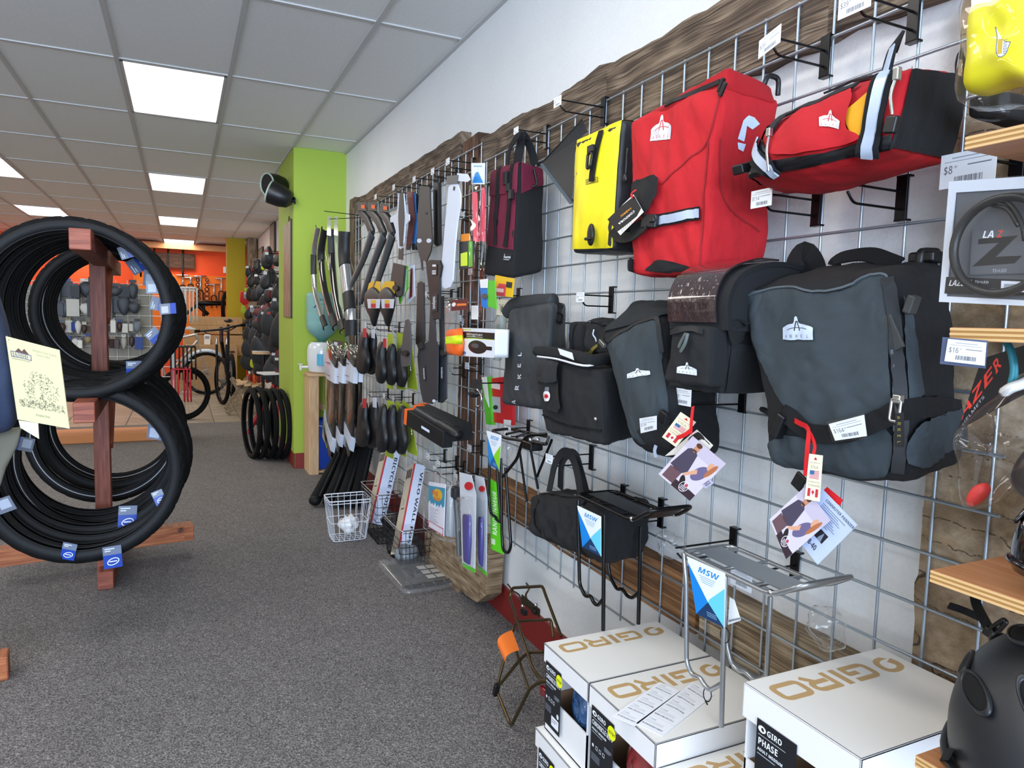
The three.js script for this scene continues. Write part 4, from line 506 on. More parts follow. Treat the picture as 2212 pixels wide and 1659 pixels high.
{
  const t = thing('hang_tag', 'square photo hang tag of two people with bags, hanging below the very large grey pannier', 'tag', 'bag hang tags');
  part(t, 'photo_card', cardX([[1738, 1052], [1794, 1124], [1698, 1208], [1662, 1122]], 0.99, 0.001), mat('#ffffff', 0.35, 0, { map: photoTex })); part(t, 'spec_card', cardX([[1770, 1050], [1852, 1134], [1766, 1220], [1712, 1150]], 1.0, 0.001), mat('#ffffff', 0.45, 0, { map: specTex('B-40') }), 'pale blue data card');
  part(t, 'flag_card', cardX([[1748, 980], [1777, 984], [1770, 1084], [1738, 1078]], 0.985, 0.001), mat('#ffffff', 0.6, 0, { map: flagTex }), 'cream card with two flags'); part(t, 'back_card', cardX([[1786, 1052], [1820, 1080], [1814, 1092], [1772, 1066]], 1.004, 0.001), redRib);
  part(t, 'ribbon', [ribbon([onX(1708, 903, 1.03), onX(1726, 914, 1.02), onX(1746, 928, 1.0), onX(1744, 970, 0.99), onX(1740, 1028, 0.987)], 0.009, 0.0012, V(-1, 0, 0), 14), ribbon([onX(1728, 912, 1.02), onX(1748, 932, 1.0), onX(1760, 962, 0.995), onX(1757, 984, 0.99)], 0.006, 0.0012, V(-1, 0, 0), 10)], redRib); part(t, 'buckle', box(0.006, 0.03, 0.024, onX(1726, 1040, 1.0).toArray(), [0.5, 0, 0], 0.002), M.blackPlastic);
  const s = thing('hang_tag', 'square photo hang tag on a red ribbon below the slate grey pannier', 'tag', 'bag hang tags');
  part(s, 'photo_card', cardX([[1496, 942], [1568, 1002], [1490, 1082], [1422, 1024]], 0.985, 0.001), mat('#ffffff', 0.35, 0, { map: photoTex })); part(s, 'code_print', cardX([[1534, 1034], [1542, 1044], [1524, 1056], [1516, 1046]], 0.9845, 0.0002), mat('#ffffff', 0.5, 0, { map: CT(128, 48, (g) => { g.fillStyle = '#b8b4cc'; g.fillRect(0, 0, 128, 48); g.fillStyle = '#1d1a22'; g.font = 'bold 38px sans-serif'; g.fillText('B-26', 14, 38); }) }));
  part(s, 'flag_card', cardX([[1470, 890], [1503, 912], [1460, 966], [1430, 944]], 0.995, 0.001), mat('#ffffff', 0.6, 0, { map: flagTex }), 'cream card with two flags'); part(s, 'back_card', cardX([[1505, 928], [1540, 962], [1530, 974], [1436, 985]], 0.998, 0.001), mat('#ffffff', 0.6, 0, { map: CT(64, 64, (g) => { g.fillStyle = '#ded8cc'; g.fillRect(0, 0, 64, 64); g.fillStyle = '#1a1a1a'; g.beginPath(); g.arc(20, 16, 16, 0, 7); g.fill(); g.fillRect(36, 10, 20, 8); }) }));
  part(s, 'ribbon', [ribbon([onX(1497, 878, 1.0), onX(1494, 905, 0.99), onX(1492, 938, 0.984)], 0.009, 0.0012, V(-1, 0, 0), 8), ribbon([onX(1492, 930, 0.984), onX(1478, 940, 0.982), onX(1462, 946, 0.984)], 0.009, 0.0012, V(-1, 0, 0), 8)], redRib);
}
// ------------------------------------------------------------------ luggage racks
const mswTex = (c1, c2, c3) => CT(256, 384, (g) => { g.fillStyle = '#e9eef2'; g.fillRect(0, 0, 256, 384); g.fillStyle = c1; g.beginPath(); g.moveTo(0, 40); g.lineTo(140, 262); g.lineTo(0, 384); g.fill(); g.fillStyle = c2; g.beginPath(); g.moveTo(256, 110); g.lineTo(140, 262); g.lineTo(256, 384); g.fill(); g.fillStyle = c3; g.beginPath(); g.moveTo(140, 262); g.lineTo(256, 384); g.lineTo(0, 384); g.lineTo(20, 366); g.fill(); g.fillStyle = '#1a84d0'; g.font = 'italic bold 58px sans-serif'; g.fillText('MSW', 74, 76); g.fillStyle = '#5a9ac8'; for (let i = 0; i < 4; i++) g.fillRect(86 + i * 6, 94 + i * 14, 110 - i * 12, 4); g.fillStyle = '#88b0d0'; for (let i = 0; i < 3; i++) g.fillRect(110, 330 + i * 12, 90, 4); });
const mswBlue = mat('#ffffff', 0.4, 0, { map: mswTex('#0f83d6', '#67cdea', '#12365e') }), mswGreen = mat('#ffffff', 0.4, 0, { map: mswTex('#1a86c8', '#86d31e', '#155a9a') });
const bagFilm = mat('#ffffff', 0.06, 0, { transmission: 1, thickness: 0, ior: 1.4 });
function wrapFilm(t, c, w, h, d, seed, name = 'plastic_wrap') { const o = Array.from({ length: 22 }, (_, i) => { const a = i * 2 * Math.PI / 22, k = 0.8 + 0.35 * noise.noise(Math.cos(a) * 1.5 + seed, Math.sin(a) * 1.5, seed); return c.clone().add(V(0, h * k * Math.sin(a), w * k * Math.cos(a))); }); return part(t, name, puff(o, V(-1, 0, 0), d, d, 2, d * 0.9, seed, 10), bagFilm, 'crumpled clear plastic wrap'); }
function hangRack(label, m, S, { card: ck, cardM, x0, x1, tagPx }) {
  const t = thing('luggage_rack', label, 'luggage rack');
  for (const [k, x] of [['f', x0], ['r', x1]]) { const W = (p) => onX(p[0], p[1], x);
    part(t, 'stay', tube([...S[k + 'Far'].map(W)], 0.0052, { f: 0.014, n: 8, k: 5 }), m); part(t, 'strut', rod(W(S[k + 'Near'][0]), W(S[k + 'Near'][1]), 0.0055, 8), m); }
  const y = onX(...S.top[0], x0).y, z0 = onX(...S.top[0], x0).z, z1 = onX(...S.top[1], x0).z, xa = x0 - 0.004, xb = x1 + 0.004, ze = z1 + 0.02;
  part(t, 'deck_frame', tube([V(xa, y, z0), V(xa, y, z1), V(xa, y + 0.045, ze + 0.05), V(xb, y + 0.045, ze + 0.05), V(xb, y, z1), V(xb, y, z0)], 0.0052, { f: 0.028, n: 8, closed: true, k: 6 }), m);
  part(t, 'deck_plate', [box((xb - xa) * 0.52, 0.003, Math.abs(z1 - z0) * 0.92, [(xa + xb) / 2, y + 0.002, (z0 + z1) / 2])], m, 'slotted deck plate'); for (const f of [0.12, 0.45, 0.8]) part(t, 'cross_bar', rod(V(xa, y, lerp(z0, z1, f)), V(xb, y, lerp(z0, z1, f)), 0.004), m);
  part(t, 'light_plate', box((xb - xa) * 0.6, 0.004, 0.05, [(xa + xb) / 2, y + 0.022, ze + 0.015], [-0.6, 0, 0]), m);
  for (const s of [xa, xb]) part(t, 'bolt', ball(0.007, [s, y + 0.004, z1 - 0.004]), M.chrome);
  part(t, 'maker_card', cardX(ck, x0 - 0.012, 0.0012), cardM, 'printed card in blue and white'); wrapFilm(t, V((xa + xb) / 2, y - 0.05, ze + 0.05), 0.05, 0.05, 0.03, z0 * 10);
  return t;
}
const rb = hangRack('black luggage rack with a white and blue card hanging beside the duffel bag', M.blackMetal, { fFar: [[1249, 1080], [1249, 1135], [1252, 1262], [1264, 1289], [1275, 1286], [1283, 1303], [1292, 1308], [1303, 1294]], fNear: [[1305, 1112], [1303, 1362]], rFar: [[1304, 1090], [1309, 1183], [1318, 1247], [1333, 1274], [1344, 1271], [1355, 1288], [1366, 1292], [1379, 1280]], rNear: [[1384, 1138], [1379, 1348]], top: [[1246, 1068], [1370, 1128]] }, { card: [[1247, 1092], [1298, 1116], [1298, 1202], [1258, 1182]], cardM: mswBlue, x0: 1.03, x1: 1.155 });
hangRack('bare silver luggage rack with a white and blue card hanging above the white boxes', mat('#b4b8bb', 0.3, 0.85), { fFar: [[1477, 1195], [1482, 1250], [1483, 1431], [1496, 1460], [1512, 1463], [1523, 1482], [1534, 1491], [1560, 1476]], fNear: [[1567, 1245], [1558, 1570]], rFar: [[1562, 1250], [1566, 1330], [1571, 1397], [1581, 1435], [1596, 1450], [1609, 1450], [1631, 1472], [1657, 1458]], rNear: [[1664, 1290], [1656, 1468]], top: [[1476, 1192], [1672, 1290]] }, { card: [[1484, 1202], [1566, 1238], [1564, 1356], [1504, 1326]], cardM: mswBlue, x0: 1.02, x1: 1.15 });
{ // extra tags on the silver rack
  const t = thing('folded_leaflet', 'small folded white leaflet tied to the leg of the silver luggage rack', 'leaflet'); part(t, 'sheet', cardX([[1576, 1290], [1586, 1296], [1600, 1340], [1572, 1350]], 1.03, 0.001), M.paper); part(t, 'band', cardX([[1574, 1340], [1598, 1334], [1599, 1338], [1574, 1344]], 1.0285, 0.0004), mat('#8a8a90', 0.6));
  const c = thing('cable_tie', 'black cable tie looped around the leg of the silver rack below the card', 'cable tie', 'cable ties on the silver rack'); part(c, 'loop', xf(new THREE.TorusGeometry(0.013, 0.0012, 5, 18), onX(1566, 1372, 1.02).toArray(), [0.3, Math.PI / 2, 0], [1, 1.3, 1]), M.black); part(c, 'tail', rod(onX(1560, 1360, 1.016), onX(1562, 1346, 1.012), 0.001, 4), M.black);
  const d = thing('cable_tie', 'black cable tie looped through the curved foot of the silver rack', 'cable tie', 'cable ties on the silver rack'); part(d, 'loop', xf(new THREE.TorusGeometry(0.012, 0.0012, 5, 18), onX(1528, 1500, 1.02).toArray(), [0.3, Math.PI / 2, 0], [1, 1.4, 1]), M.black); part(d, 'tail', rod(onX(1524, 1514, 1.018), onX(1528, 1522, 1.014), 0.002, 4), M.black);
}
{ // second black rack with blue and green card
  const t = thing('luggage_rack', 'black luggage rack with a blue and green card and a tall lime green card behind', 'luggage rack'), m = M.blackMetal, X = 1.1, W = (u, v, x = X) => onX(u, v, x);
  part(t, 'stay', tube([W(1058, 960), W(1056, 1075), W(1060, 1110), W(1070, 1116), W(1074, 1124), W(1082, 1128)], 0.006, { f: 0.02, n: 8 }), m); part(t, 'stay', tube([W(1082, 990), W(1084, 1150), W(1086, 1188), W(1098, 1196), W(1104, 1180), W(1092, 1010)], 0.006, { f: 0.02, n: 8 }), m);
  part(t, 'strut', rod(W(1070, 960), W(1082, 1130), 0.006, 8), m); part(t, 'strut', rod(W(1122, 970, 1.2), W(1138, 1084, 1.2), 0.005, 8), m); part(t, 'strut', rod(W(1146, 970, 1.18), W(1162, 1056, 1.18), 0.005, 8), m);
  part(t, 'stay', tube([W(1180, 938, 1.12), W(1138, 940, 1.1), W(1126, 960, 1.1), W(1118, 990, 1.1), W(1086, 1030, 1.1)], 0.006, { f: 0.03, n: 8 }), m); part(t, 'strut', rod(W(1192, 950, 1.2), W(1160, 1030, 1.2), 0.005, 8), m);
  const d = [W(1062, 930), W(1100, 926, 1.2), W(1186, 944, 1.2), W(1180, 960), W(1090, 946)]; part(t, 'deck_frame', tube(d, 0.006, { f: 0.02, n: 8, closed: true }), m); for (const f of [0.3, 0.5, 0.7]) part(t, 'cross_bar', rod(d[0].clone().lerp(d[3], f), d[1].clone().lerp(d[2], f), 0.005), m); part(t, 'clamp', box(0.05, 0.03, 0.07, W(1150, 962).toArray(), [0, 0, 0], 0.006), m); for (const [u, v] of [[1146, 950], [1162, 950]]) part(t, 'bolt', ball(0.007, W(u, v, 1.06).toArray()), M.chrome);
  part(t, 'maker_card', cardX([[1051, 930], [1083, 940], [1078, 1016], [1056, 1004]], X - 0.02, 0.0012), mswGreen, 'card in blue, white and green');
  part(t, 'tall_card', cardX([[1059, 1034], [1084, 1050], [1088, 1198], [1060, 1186]], X + 0.02, 0.0015), mat('#ffffff', 0.45, 0, { map: CT(96, 512, (g) => { g.fillStyle = '#5fd010'; g.fillRect(0, 0, 96, 512); g.save(); g.translate(62, 400); g.rotate(-Math.PI / 2); g.fillStyle = '#e8f6d8'; g.font = 'bold 46px sans-serif'; g.fillText('RANDONNEUR', 0, -14, 360); g.restore(); g.fillStyle = '#d8ecc8'; g.fillRect(4, 430, 30, 40); g.fillStyle = '#3a8a10'; for (let i = 0; i < 6; i++) g.fillRect(60, 60 + i * 14, 26, 4); }) }), 'lime green card reading RANDONNEUR');
  wrapFilm(t, W(1098, 968, 1.12), 0.03, 0.05, 0.02, 3);
}
{ // bronze rack standing on the floor with an orange tag
  const t = thing('luggage_rack', 'bronze luggage rack standing on end on the carpet with an orange paper tag', 'luggage rack'), m = mat('#5a4c30', 0.32, 0.8), W = (u, v, x) => onX(u, v, x);
  const top = [W(1101, 1292, 1.17), W(1106, 1270, 1.18), W(1172, 1266, 1.18), W(1178, 1284, 1.17)]; const lo = [W(1152, 1446, 1.0), W(1170, 1470, 1.0), W(1196, 1472, 1.02), W(1212, 1372, 1.12)];
  part(t, 'main_hoop', tube([lo[1], lo[0], top[0], top[1], top[2], top[3], W(1212, 1374, 1.13)], 0.0058, { f: 0.03, n: 8, k: 6 }), m); part(t, 'main_hoop', tube([lo[1].clone(), lo[2].clone()], 0.0058, { n: 8 }), m);
  part(t, 'cross_plate', [box(0.004, 0.03, 0.15, W(1146, 1308, 1.16).toArray(), [0, 0, 0], 0.001)], mat('#3c3424', 0.4, 0.7)); for (const [u, v] of [[1129, 1309], [1158, 1307]]) part(t, 'bolt', ball(0.007, W(u, v, 1.145).toArray()), M.chrome); for (const [u, v] of [[1132, 1322], [1156, 1320]]) part(t, 'clamp', box(0.02, 0.02, 0.03, W(u, v, 1.16).toArray(), [0, 0, 0], 0.004), M.black);
  part(t, 'hook_arm', tube(smooth([W(1128, 1304, 1.17), W(1122, 1286, 1.19), W(1108, 1276, 1.2), W(1097, 1262, 1.22)], 10), 0.004), m); part(t, 'hook_arm', tube(smooth([W(1142, 1302, 1.17), W(1136, 1284, 1.19), W(1143, 1272, 1.2), W(1137, 1260, 1.22)], 10), 0.004), m);
  part(t, 'leg_hoop', tube([W(1108, 1362, 1.1), W(1112, 1350, 1.12), W(1122, 1342, 1.14), W(1190, 1338, 1.15), W(1196, 1376, 1.14)], 0.0055, { f: 0.014, n: 8 }), m);
  part(t, 'leg', tube([W(1172, 1408, 1.05), W(1140, 1410, 1.04), W(1124, 1424, 1.03), W(1074, 1486, 0.99)], 0.0058, { f: 0.02, n: 8 }), m); part(t, 'leg', tube([W(1106, 1362, 1.1), W(1090, 1420, 1.04), W(1072, 1490, 0.99)], 0.0055, { f: 0.02, n: 8 }), m);
  part(t, 'leg', tube([W(1072, 1490, 0.99), V(0.995, 0.006, -2.05), W(1144, 1488, 0.985), W(1164, 1474, 0.99), W(1190, 1468, 1.01)], 0.0058, { f: 0.02, n: 8 }), m); part(t, 'leg', rod(W(1116, 1408, 1.04), W(1142, 1488, 0.985), 0.005, 8), m);
  part(t, 'reflector', box(0.02, 0.03, 0.06, W(1180, 1498, 1.0).toArray(), [0, 0, 0], 0.006), mat('#7a0610', 0.15, 0, { clearcoat: 1 }), 'dark red reflector');
  part(t, 'foot_clamp', box(0.02, 0.05, 0.018, W(1072, 1490, 0.985).toArray(), [0.3, 0, 0], 0.004), M.black);
  const a = W(1106, 1361, 1.06), b = W(1122, 1404, 1.03), c = W(1099, 1446, 0.98), d = W(1080, 1408, 1.0); const g = []; for (let i = 0; i <= 8; i++) { const s = i / 8, p = a.clone().lerp(d, s), q = b.clone().lerp(c, s), bend = V(-0.035, 0.02, 0.01).multiplyScalar(Math.sin(s * Math.PI)); g.push(p.add(bend), q.add(bend)); }
  part(t, 'paper_tag', geo(g.flatMap((p) => [p.x, p.y, p.z]), Array.from({ length: 8 }, (_, i) => [2 * i, 2 * i + 1, 2 * i + 2, 2 * i + 1, 2 * i + 3, 2 * i + 2]).flat()), mat('#f57a24', 0.75), 'folded orange paper tag'); part(t, 'tag_tie', tube([W(1098, 1350, 1.08), W(1106, 1364, 1.07), W(1112, 1356, 1.08)], 0.0012), M.black);
}
// ------------------------------------------------------------------ white helmet boxes
const lidTex = CT(512, 320, (g, w, h) => { g.fillStyle = '#ece9e2'; g.fillRect(0, 0, w, h); g.fillStyle = '#c3a06c'; const y = 200; g.lineWidth = 17; g.strokeStyle = '#c3a06c'; g.lineJoin = 'round';
  // swoosh
  g.beginPath(); g.moveTo(30, y + 70); g.quadraticCurveTo(14, y + 20, 70, y + 12); g.quadraticCurveTo(116, y + 8, 110, y + 48); g.quadraticCurveTo(104, y + 84, 56, y + 84); g.lineTo(40, y + 70); g.quadraticCurveTo(88, y + 74, 92, y + 46); g.quadraticCurveTo(94, y + 24, 68, y + 28); g.quadraticCurveTo(40, y + 34, 60, y + 58); g.closePath(); g.fill();
  // letters G I R O as wide rounded strokes
  g.beginPath(); g.moveTo(222, y + 22); g.lineTo(160, y + 22); g.quadraticCurveTo(142, y + 22, 142, y + 40); g.lineTo(142, y + 58); g.quadraticCurveTo(142, y + 76, 160, y + 76); g.lineTo(220, y + 76); g.lineTo(220, y + 50); g.lineTo(186, y + 50); g.stroke(); g.fillRect(242, y + 14, 20, 70); g.beginPath(); g.moveTo(288, y + 84); g.lineTo(288, y + 22); g.lineTo(344, y + 22); g.quadraticCurveTo(360, y + 24, 360, y + 38); g.quadraticCurveTo(360, y + 54, 342, y + 54); g.lineTo(300, y + 54); g.moveTo(336, y + 54); g.lineTo(366, y + 84); g.stroke(); g.beginPath(); g.moveTo(404, y + 22); g.lineTo(456, y + 22); g.quadraticCurveTo(474, y + 22, 474, y + 40); g.lineTo(474, y + 58); g.quadraticCurveTo(474, y + 76, 456, y + 76); g.lineTo(404, y + 76); g.quadraticCurveTo(386, y + 76, 386, y + 58); g.lineTo(386, y + 40); g.quadraticCurveTo(386, y + 22, 404, y + 22); g.stroke(); });
const boxW = mat('#e6e3e0', 0.55), boxIn = mat('#8a6a4e', 0.9), lidM = mat('#ffffff', 0.5, 0, { map: lidTex });
const helmetCard = (l1, l2) => mat('#ffffff', 0.45, 0, { map: CT(256, 448, (g) => { g.fillStyle = '#16181c'; g.fillRect(0, 0, 256, 448); g.fillStyle = '#eceff2'; g.beginPath(); g.ellipse(36, 40, 26, 17, 0, 0, 7); g.fill(); g.fillStyle = '#16181c'; g.beginPath(); g.ellipse(40, 40, 10, 8, 0.6, 0, 7); g.fill(); g.fillStyle = '#eceff2'; g.font = 'bold 40px sans-serif'; g.fillText('GIRO', 68, 54, 120); g.fillRect(12, 68, 180, 2); g.font = 'bold 44px sans-serif'; g.fillText(l1, 12, 116, 236); g.font = 'bold 22px sans-serif'; g.fillText(l2, 12, 148, 200); g.fillStyle = '#9aa0a8'; g.fillRect(12, 160, 120, 5); g.fillRect(160, 190, 80, 4); g.fillRect(160, 200, 80, 4); g.fillRect(160, 210, 60, 4); g.fillStyle = '#e0e4e8'; g.beginPath(); g.arc(30, 250, 11, 0, 7); g.fill(); for (let i = 0; i < 3; i++) { g.strokeStyle = '#c8ccd2'; g.lineWidth = 4; g.strokeRect(64 + i * 40, 240, 20, 22); } g.fillStyle = '#7a808a'; for (let i = 0; i < 5; i++) g.fillRect(12, 300 + i * 10, 100, 4); g.fillStyle = '#e8eaf0'; g.fillRect(120, 350, 120, 70); g.fillStyle = '#70747c'; g.fillRect(130, 368, 90, 6); g.fillRect(130, 384, 60, 6); g.beginPath(); g.fillStyle = '#e0e4e8'; g.arc(222, 320, 18, 0, 7); g.fill(); }) });
const mipsDot = mat('#ffffff', 0.5, 0, { map: CT(64, 64, (g) => { g.fillStyle = '#e8ee12'; g.fillRect(0, 0, 64, 64); g.fillStyle = '#4a4c10'; g.font = 'bold 22px sans-serif'; g.fillText('mips', 8, 38); }) });
const cardChron = helmetCard('CHRONICLE MIPS', 'ADULT MEDIUM'), cardPhase = helmetCard('PHASE', 'ADULT MEDIUM');
function helmetBox(label, x0, x1, z0, z1, y0, y1, { cm = cardChron, lid = 0.05, cardZ = 0.02, dot = true, stuff = 0 } = {}) {   // z0 far, z1 near
  const t = thing('helmet_box', label, 'box', null), w = x1 - x0, d = z1 - z0, h = y1 - y0, th = 0.004, ct = y1 - lid * 0.4;
  part(t, 'base', box(w - 0.012, th, d - 0.012, [(x0 + x1) / 2, y0 + th / 2, (z0 + z1) / 2]), boxW);
  part(t, 'side_wall', box(w - 0.012, h - 0.006, th, [(x0 + x1) / 2, (y0 + y1) / 2 - 0.003, z0 + 0.008]), boxW); part(t, 'side_wall', box(w - 0.012, h - 0.006, th, [(x0 + x1) / 2, (y0 + y1) / 2 - 0.003, z1 - 0.008]), boxW); part(t, 'back_wall', box(th, h - 0.006, d - 0.012, [x1 - 0.008, (y0 + y1) / 2 - 0.003, (z0 + z1) / 2]), boxW);
  part(t, 'front_lip', box(th, h * 0.42, d - 0.012, [x0 + 0.008, y0 + h * 0.21, (z0 + z1) / 2]), boxW); part(t, 'inner_lining', [box(w - 0.03, h * 0.4, 0.002, [(x0 + x1) / 2, y0 + h * 0.21, z0 + 0.012]), box(w - 0.03, h * 0.4, 0.002, [(x0 + x1) / 2, y0 + h * 0.21, z1 - 0.012]), box(0.002, h * 0.4, d - 0.03, [x0 + 0.012, y0 + h * 0.21, (z0 + z1) / 2])], boxIn, 'brown board inside');
  const L = part(t, 'lid', [box(w, th, d, [(x0 + x1) / 2, y1 - th / 2, (z0 + z1) / 2], [0, 0, 0], 0.001), box(th, lid, d, [x0 + th / 2, y1 - lid / 2, (z0 + z1) / 2], [0, 0, 0], 0.001), box(th, lid, d, [x1 - th / 2, y1 - lid / 2, (z0 + z1) / 2], [0, 0, 0], 0.001), box(w, lid, th, [(x0 + x1) / 2, y1 - lid / 2, z0 + th / 2], [0, 0, 0], 0.001), box(w, lid, th, [(x0 + x1) / 2, y1 - lid / 2, z1 - th / 2], [0, 0, 0], 0.001)], boxW);
  part(L, 'lid_print', card([V(x1 - 0.002, y1 + 0.0006, z1 - 0.002), V(x0 + 0.002, y1 + 0.0006, z1 - 0.002), V(x0 + 0.002, y1 + 0.0006, z0 + 0.002), V(x1 - 0.002, y1 + 0.0006, z0 + 0.002)], 0.0003), lidM, 'tan lettering on white');
  const cz = z0 + cardZ, cw = d * 0.36, cy1 = ct - 0.02, cy0 = y0 + h * 0.12; part(t, 'label_card', card([V(x0 - 0.003, cy1, cz), V(x0 - 0.003, cy1, cz + cw), V(x0 - 0.003, cy0, cz + cw), V(x0 - 0.003, cy0, cz)], 0.0012), cm, 'black printed label card');
  if (dot) part(t, 'sticker', xf(new THREE.CircleGeometry(0.0165, 24), [x0 - 0.0045, cy1 - 0.022, cz + cw - 0.006], [0, -Math.PI / 2, 0]), mipsDot, 'round yellow sticker');
  if (stuff) { const c = V(x0 + 0.045, y0 + h * 0.5, z0 + d * 0.68); const o = Array.from({ length: 20 }, (_, i) => c.clone().add(V(0, h * 0.3 * Math.sin(i * Math.PI / 10), d * 0.24 * Math.cos(i * Math.PI / 10)))); part(t, 'wrapped_helmet', puff(o, V(-1, 0, 0), 0.026, 0.06, 2.4, 0.014, z0 * 7, 12), stuff, 'helmet in glossy wrapping'); }
  return t;
}
const blueWrap = mat('#28507a', 0.14, 0, { clearcoat: 1, bumpMap: T.wrinkle, bumpScale: 0.02 }), redWrap = mat('#7a1018', 0.2, 0, { clearcoat: 1 });
helmetBox('white helmet box with a blue wrapped helmet inside, by the bronze rack', 0.885, 1.262, -1.632, -1.4, 0.262, 0.503, { stuff: blueWrap });
helmetBox('white helmet box with two strips of price labels lying on its lid', 0.885, 1.262, -1.396, -1.13, 0.262, 0.503, { stuff: redWrap, lid: 0.055 });
helmetBox('closed white helmet box at the bottom under the box with the blue wrapped helmet', 0.87, 1.25, -1.64, -1.4, 0.002, 0.26, { cardZ: 0.03 });
helmetBox('white helmet box at the bottom under the box with the price label strips', 0.88, 1.262, -1.396, -1.13, 0.002, 0.26, {});
helmetBox('white helmet box lower than its neighbours, below the silver rack', 0.89, 1.266, -1.126, -0.93, 0.21, 0.45, { dot: false });
helmetBox('white helmet box on the floor under the lower box below the silver rack', 0.89, 1.266, -1.126, -0.93, 0.002, 0.208, { dot: false });
helmetBox('topmost white helmet box of the tall stack beside the bark-edged slab', 0.905, 1.262, -0.915, -0.672, 0.5, 0.74, { cm: cardPhase, dot: false, lid: 0.062, cardZ: 0.04 });
helmetBox('second white helmet box of the tall stack beside the bark-edged slab', 0.915, 1.262, -0.915, -0.68, 0.25, 0.498, { cm: cardPhase, dot: false });
helmetBox('lowest white helmet box of the tall stack beside the bark-edged slab', 0.905, 1.262, -0.915, -0.68, 0.002, 0.248, { cm: cardPhase, dot: false });
{
  const lt = mat('#ffffff', 0.6, 0, { map: CT(128, 384, (g) => { g.fillStyle = '#f0f1f4'; g.fillRect(0, 0, 128, 384); for (let i = 0; i < 5; i++) { const y = i * 76; g.fillStyle = '#8a8e96'; g.font = '13px sans-serif'; g.fillText('T-SHN', 14, y + 22); g.fillStyle = '#c2c4ca'; for (let k = 0; k < 3; k++) g.fillRect(14, y + 28 + k * 6, 84, 2); g.fillStyle = '#5a5e66'; const r = rng(i + 3); for (let x = 14; x < 110; x += 2 + r() * 3) g.fillRect(x, y + 52, 1.6, 9); g.fillStyle = '#dcdee2'; g.fillRect(0, y + 73, 128, 2); } }) });
  const mk = (label, px) => { const t = thing('label_strip', label, 'labels', 'price label strips on the box lid'); part(t, 'sheet', card(px.map(([u, v]) => onY(u, v, 0.5052)), 0.0008), lt); };
  mk('white strip of printed price labels lying on a box lid', [[1425, 1473], [1470, 1493], [1372, 1568], [1323, 1546]]); mk('white strip of printed price labels lying on a box lid', [[1497, 1472], [1543, 1500], [1430, 1590], [1374, 1562]]);
}
// ------------------------------------------------------------------ plywood shelves and goods at the near end of the panel
const plyEdge = mat('#d8b078', 0.6), plyDark = mat('#a8793f', 0.65), plyTop = mat('#ffffff', 0.4, 0, { map: T.ply });
function shelf(label, y, x0 = 0.9, z0 = -0.588) {
  const t = thing('plywood_shelf', label, 'shelf'), x1 = 1.28, z1 = -0.02, w = x1 - x0, d = z1 - z0, c = [(x0 + x1) / 2, y, (z0 + z1) / 2], n = 5, h = 0.0155 / n;
  for (let i = 0; i < n; i++) { const m = i % 2 ? plyDark : plyEdge, o = i % 2 ? 0.0008 : 0; part(t, 'ply', uvm(box(w - o, h, d - o, [c[0], y - 0.00775 + h * (i + 0.5), c[2]], [0, 0, 0], 0)), i % 2 ? plyDark : plyEdge); }
  part(t, 'veneer', uvm(box(w - 0.002, 0.0008, d - 0.002, [c[0], y + 0.0081, c[2]], [0, 0, 0], 0)), plyTop, 'smooth brown top face'); part(t, 'veneer', uvm(box(w - 0.002, 0.0008, d - 0.002, [c[0], y - 0.0081, c[2]], [0, 0, 0], 0)), plyTop);
  part(t, 'bracket', box(0.3, 0.03, 0.006, [1.13, y - 0.024, z0 + 0.06], [0, 0, 0], 0.001), M.blackMetal); return t;
}
shelf('plywood shelf under the yellow wrapped rain cover', 1.612); shelf('thin plywood shelf carrying the price tag reading 16', 1.372); shelf('brown plywood shelf under the glossy black helmet', 1.05); shelf('lowest plywood shelf under the matt black helmet', 0.79);
{
  const t = thing('rain_cover_packet', 'bright yellow folded rain cover in a clear bag on the top plywood shelf', 'packet');
  part(t, 'folded_cover', puffX(roundOut([[2122, 22], [2170, 5], [2250, -30], [2290, 40], [2280, 180], [2200, 185], [2108, 205], [2112, 130]], 36), 1.02, 0.05, 0.03, 3, 0.01, 5), mat('#e8dc20', 0.55));
  part(t, 'clear_bag', puffX(roundOut([[2110, 0], [2180, -30], [2280, -60], [2310, 60], [2300, 230], [2200, 236], [2096, 232], [2104, 120]], 36), 1.02, 0.062, 0.036, 3, 0.008, 6), bagFilm, 'clear plastic bag');
  part(t, 'logo_print', cardX([[2144, 55], [2188, 48], [2184, 128], [2138, 136]], 0.954, 0.0004), mat('#ffffff', 0.4, 0, { alphaTest: 0.5, map: CT(128, 224, (g) => { g.clearRect(0, 0, 128, 224); g.strokeStyle = '#3a4470'; g.lineWidth = 9; g.fillStyle = '#d8dce6'; g.beginPath(); g.moveTo(18, 12); g.quadraticCurveTo(40, 60, 36, 110); g.quadraticCurveTo(30, 190, 60, 196); g.quadraticCurveTo(96, 200, 104, 150); g.lineTo(116, 120); g.lineTo(78, 110); g.stroke(); g.fill(); g.fillStyle = '#c8a830'; g.fillRect(40, 90, 30, 90); g.save(); g.translate(84, 96); g.rotate(Math.PI / 2); g.fillStyle = '#6a6e80'; g.font = 'bold 30px serif'; g.fillText('JANDD', 0, 8, 90); g.restore(); }) }));
  part(t, 'header_card', cardX([[2098, -20], [2212, -50], [2212, 5], [2098, 38]], 0.99, 0.001), M.paper, 'white card with small print');
}
{ const t = thing('black_pouch', 'black pouch in clear plastic behind the rain cover on the top plywood shelf', 'packet'); const B = bagPx([[2092, 212], [2170, 196], [2170, 250], [2088, 256]], 1.12, 1.25, { r: [0.2, 0.3, 0.3], wr: 0.006, seed: 82 }); part(t, 'pouch', B.body(14), M.blackFab); part(t, 'film', B.map('front', (i, j) => [2 * i - 1, 2 * j - 1], 12, 0.008), bagFilm); }
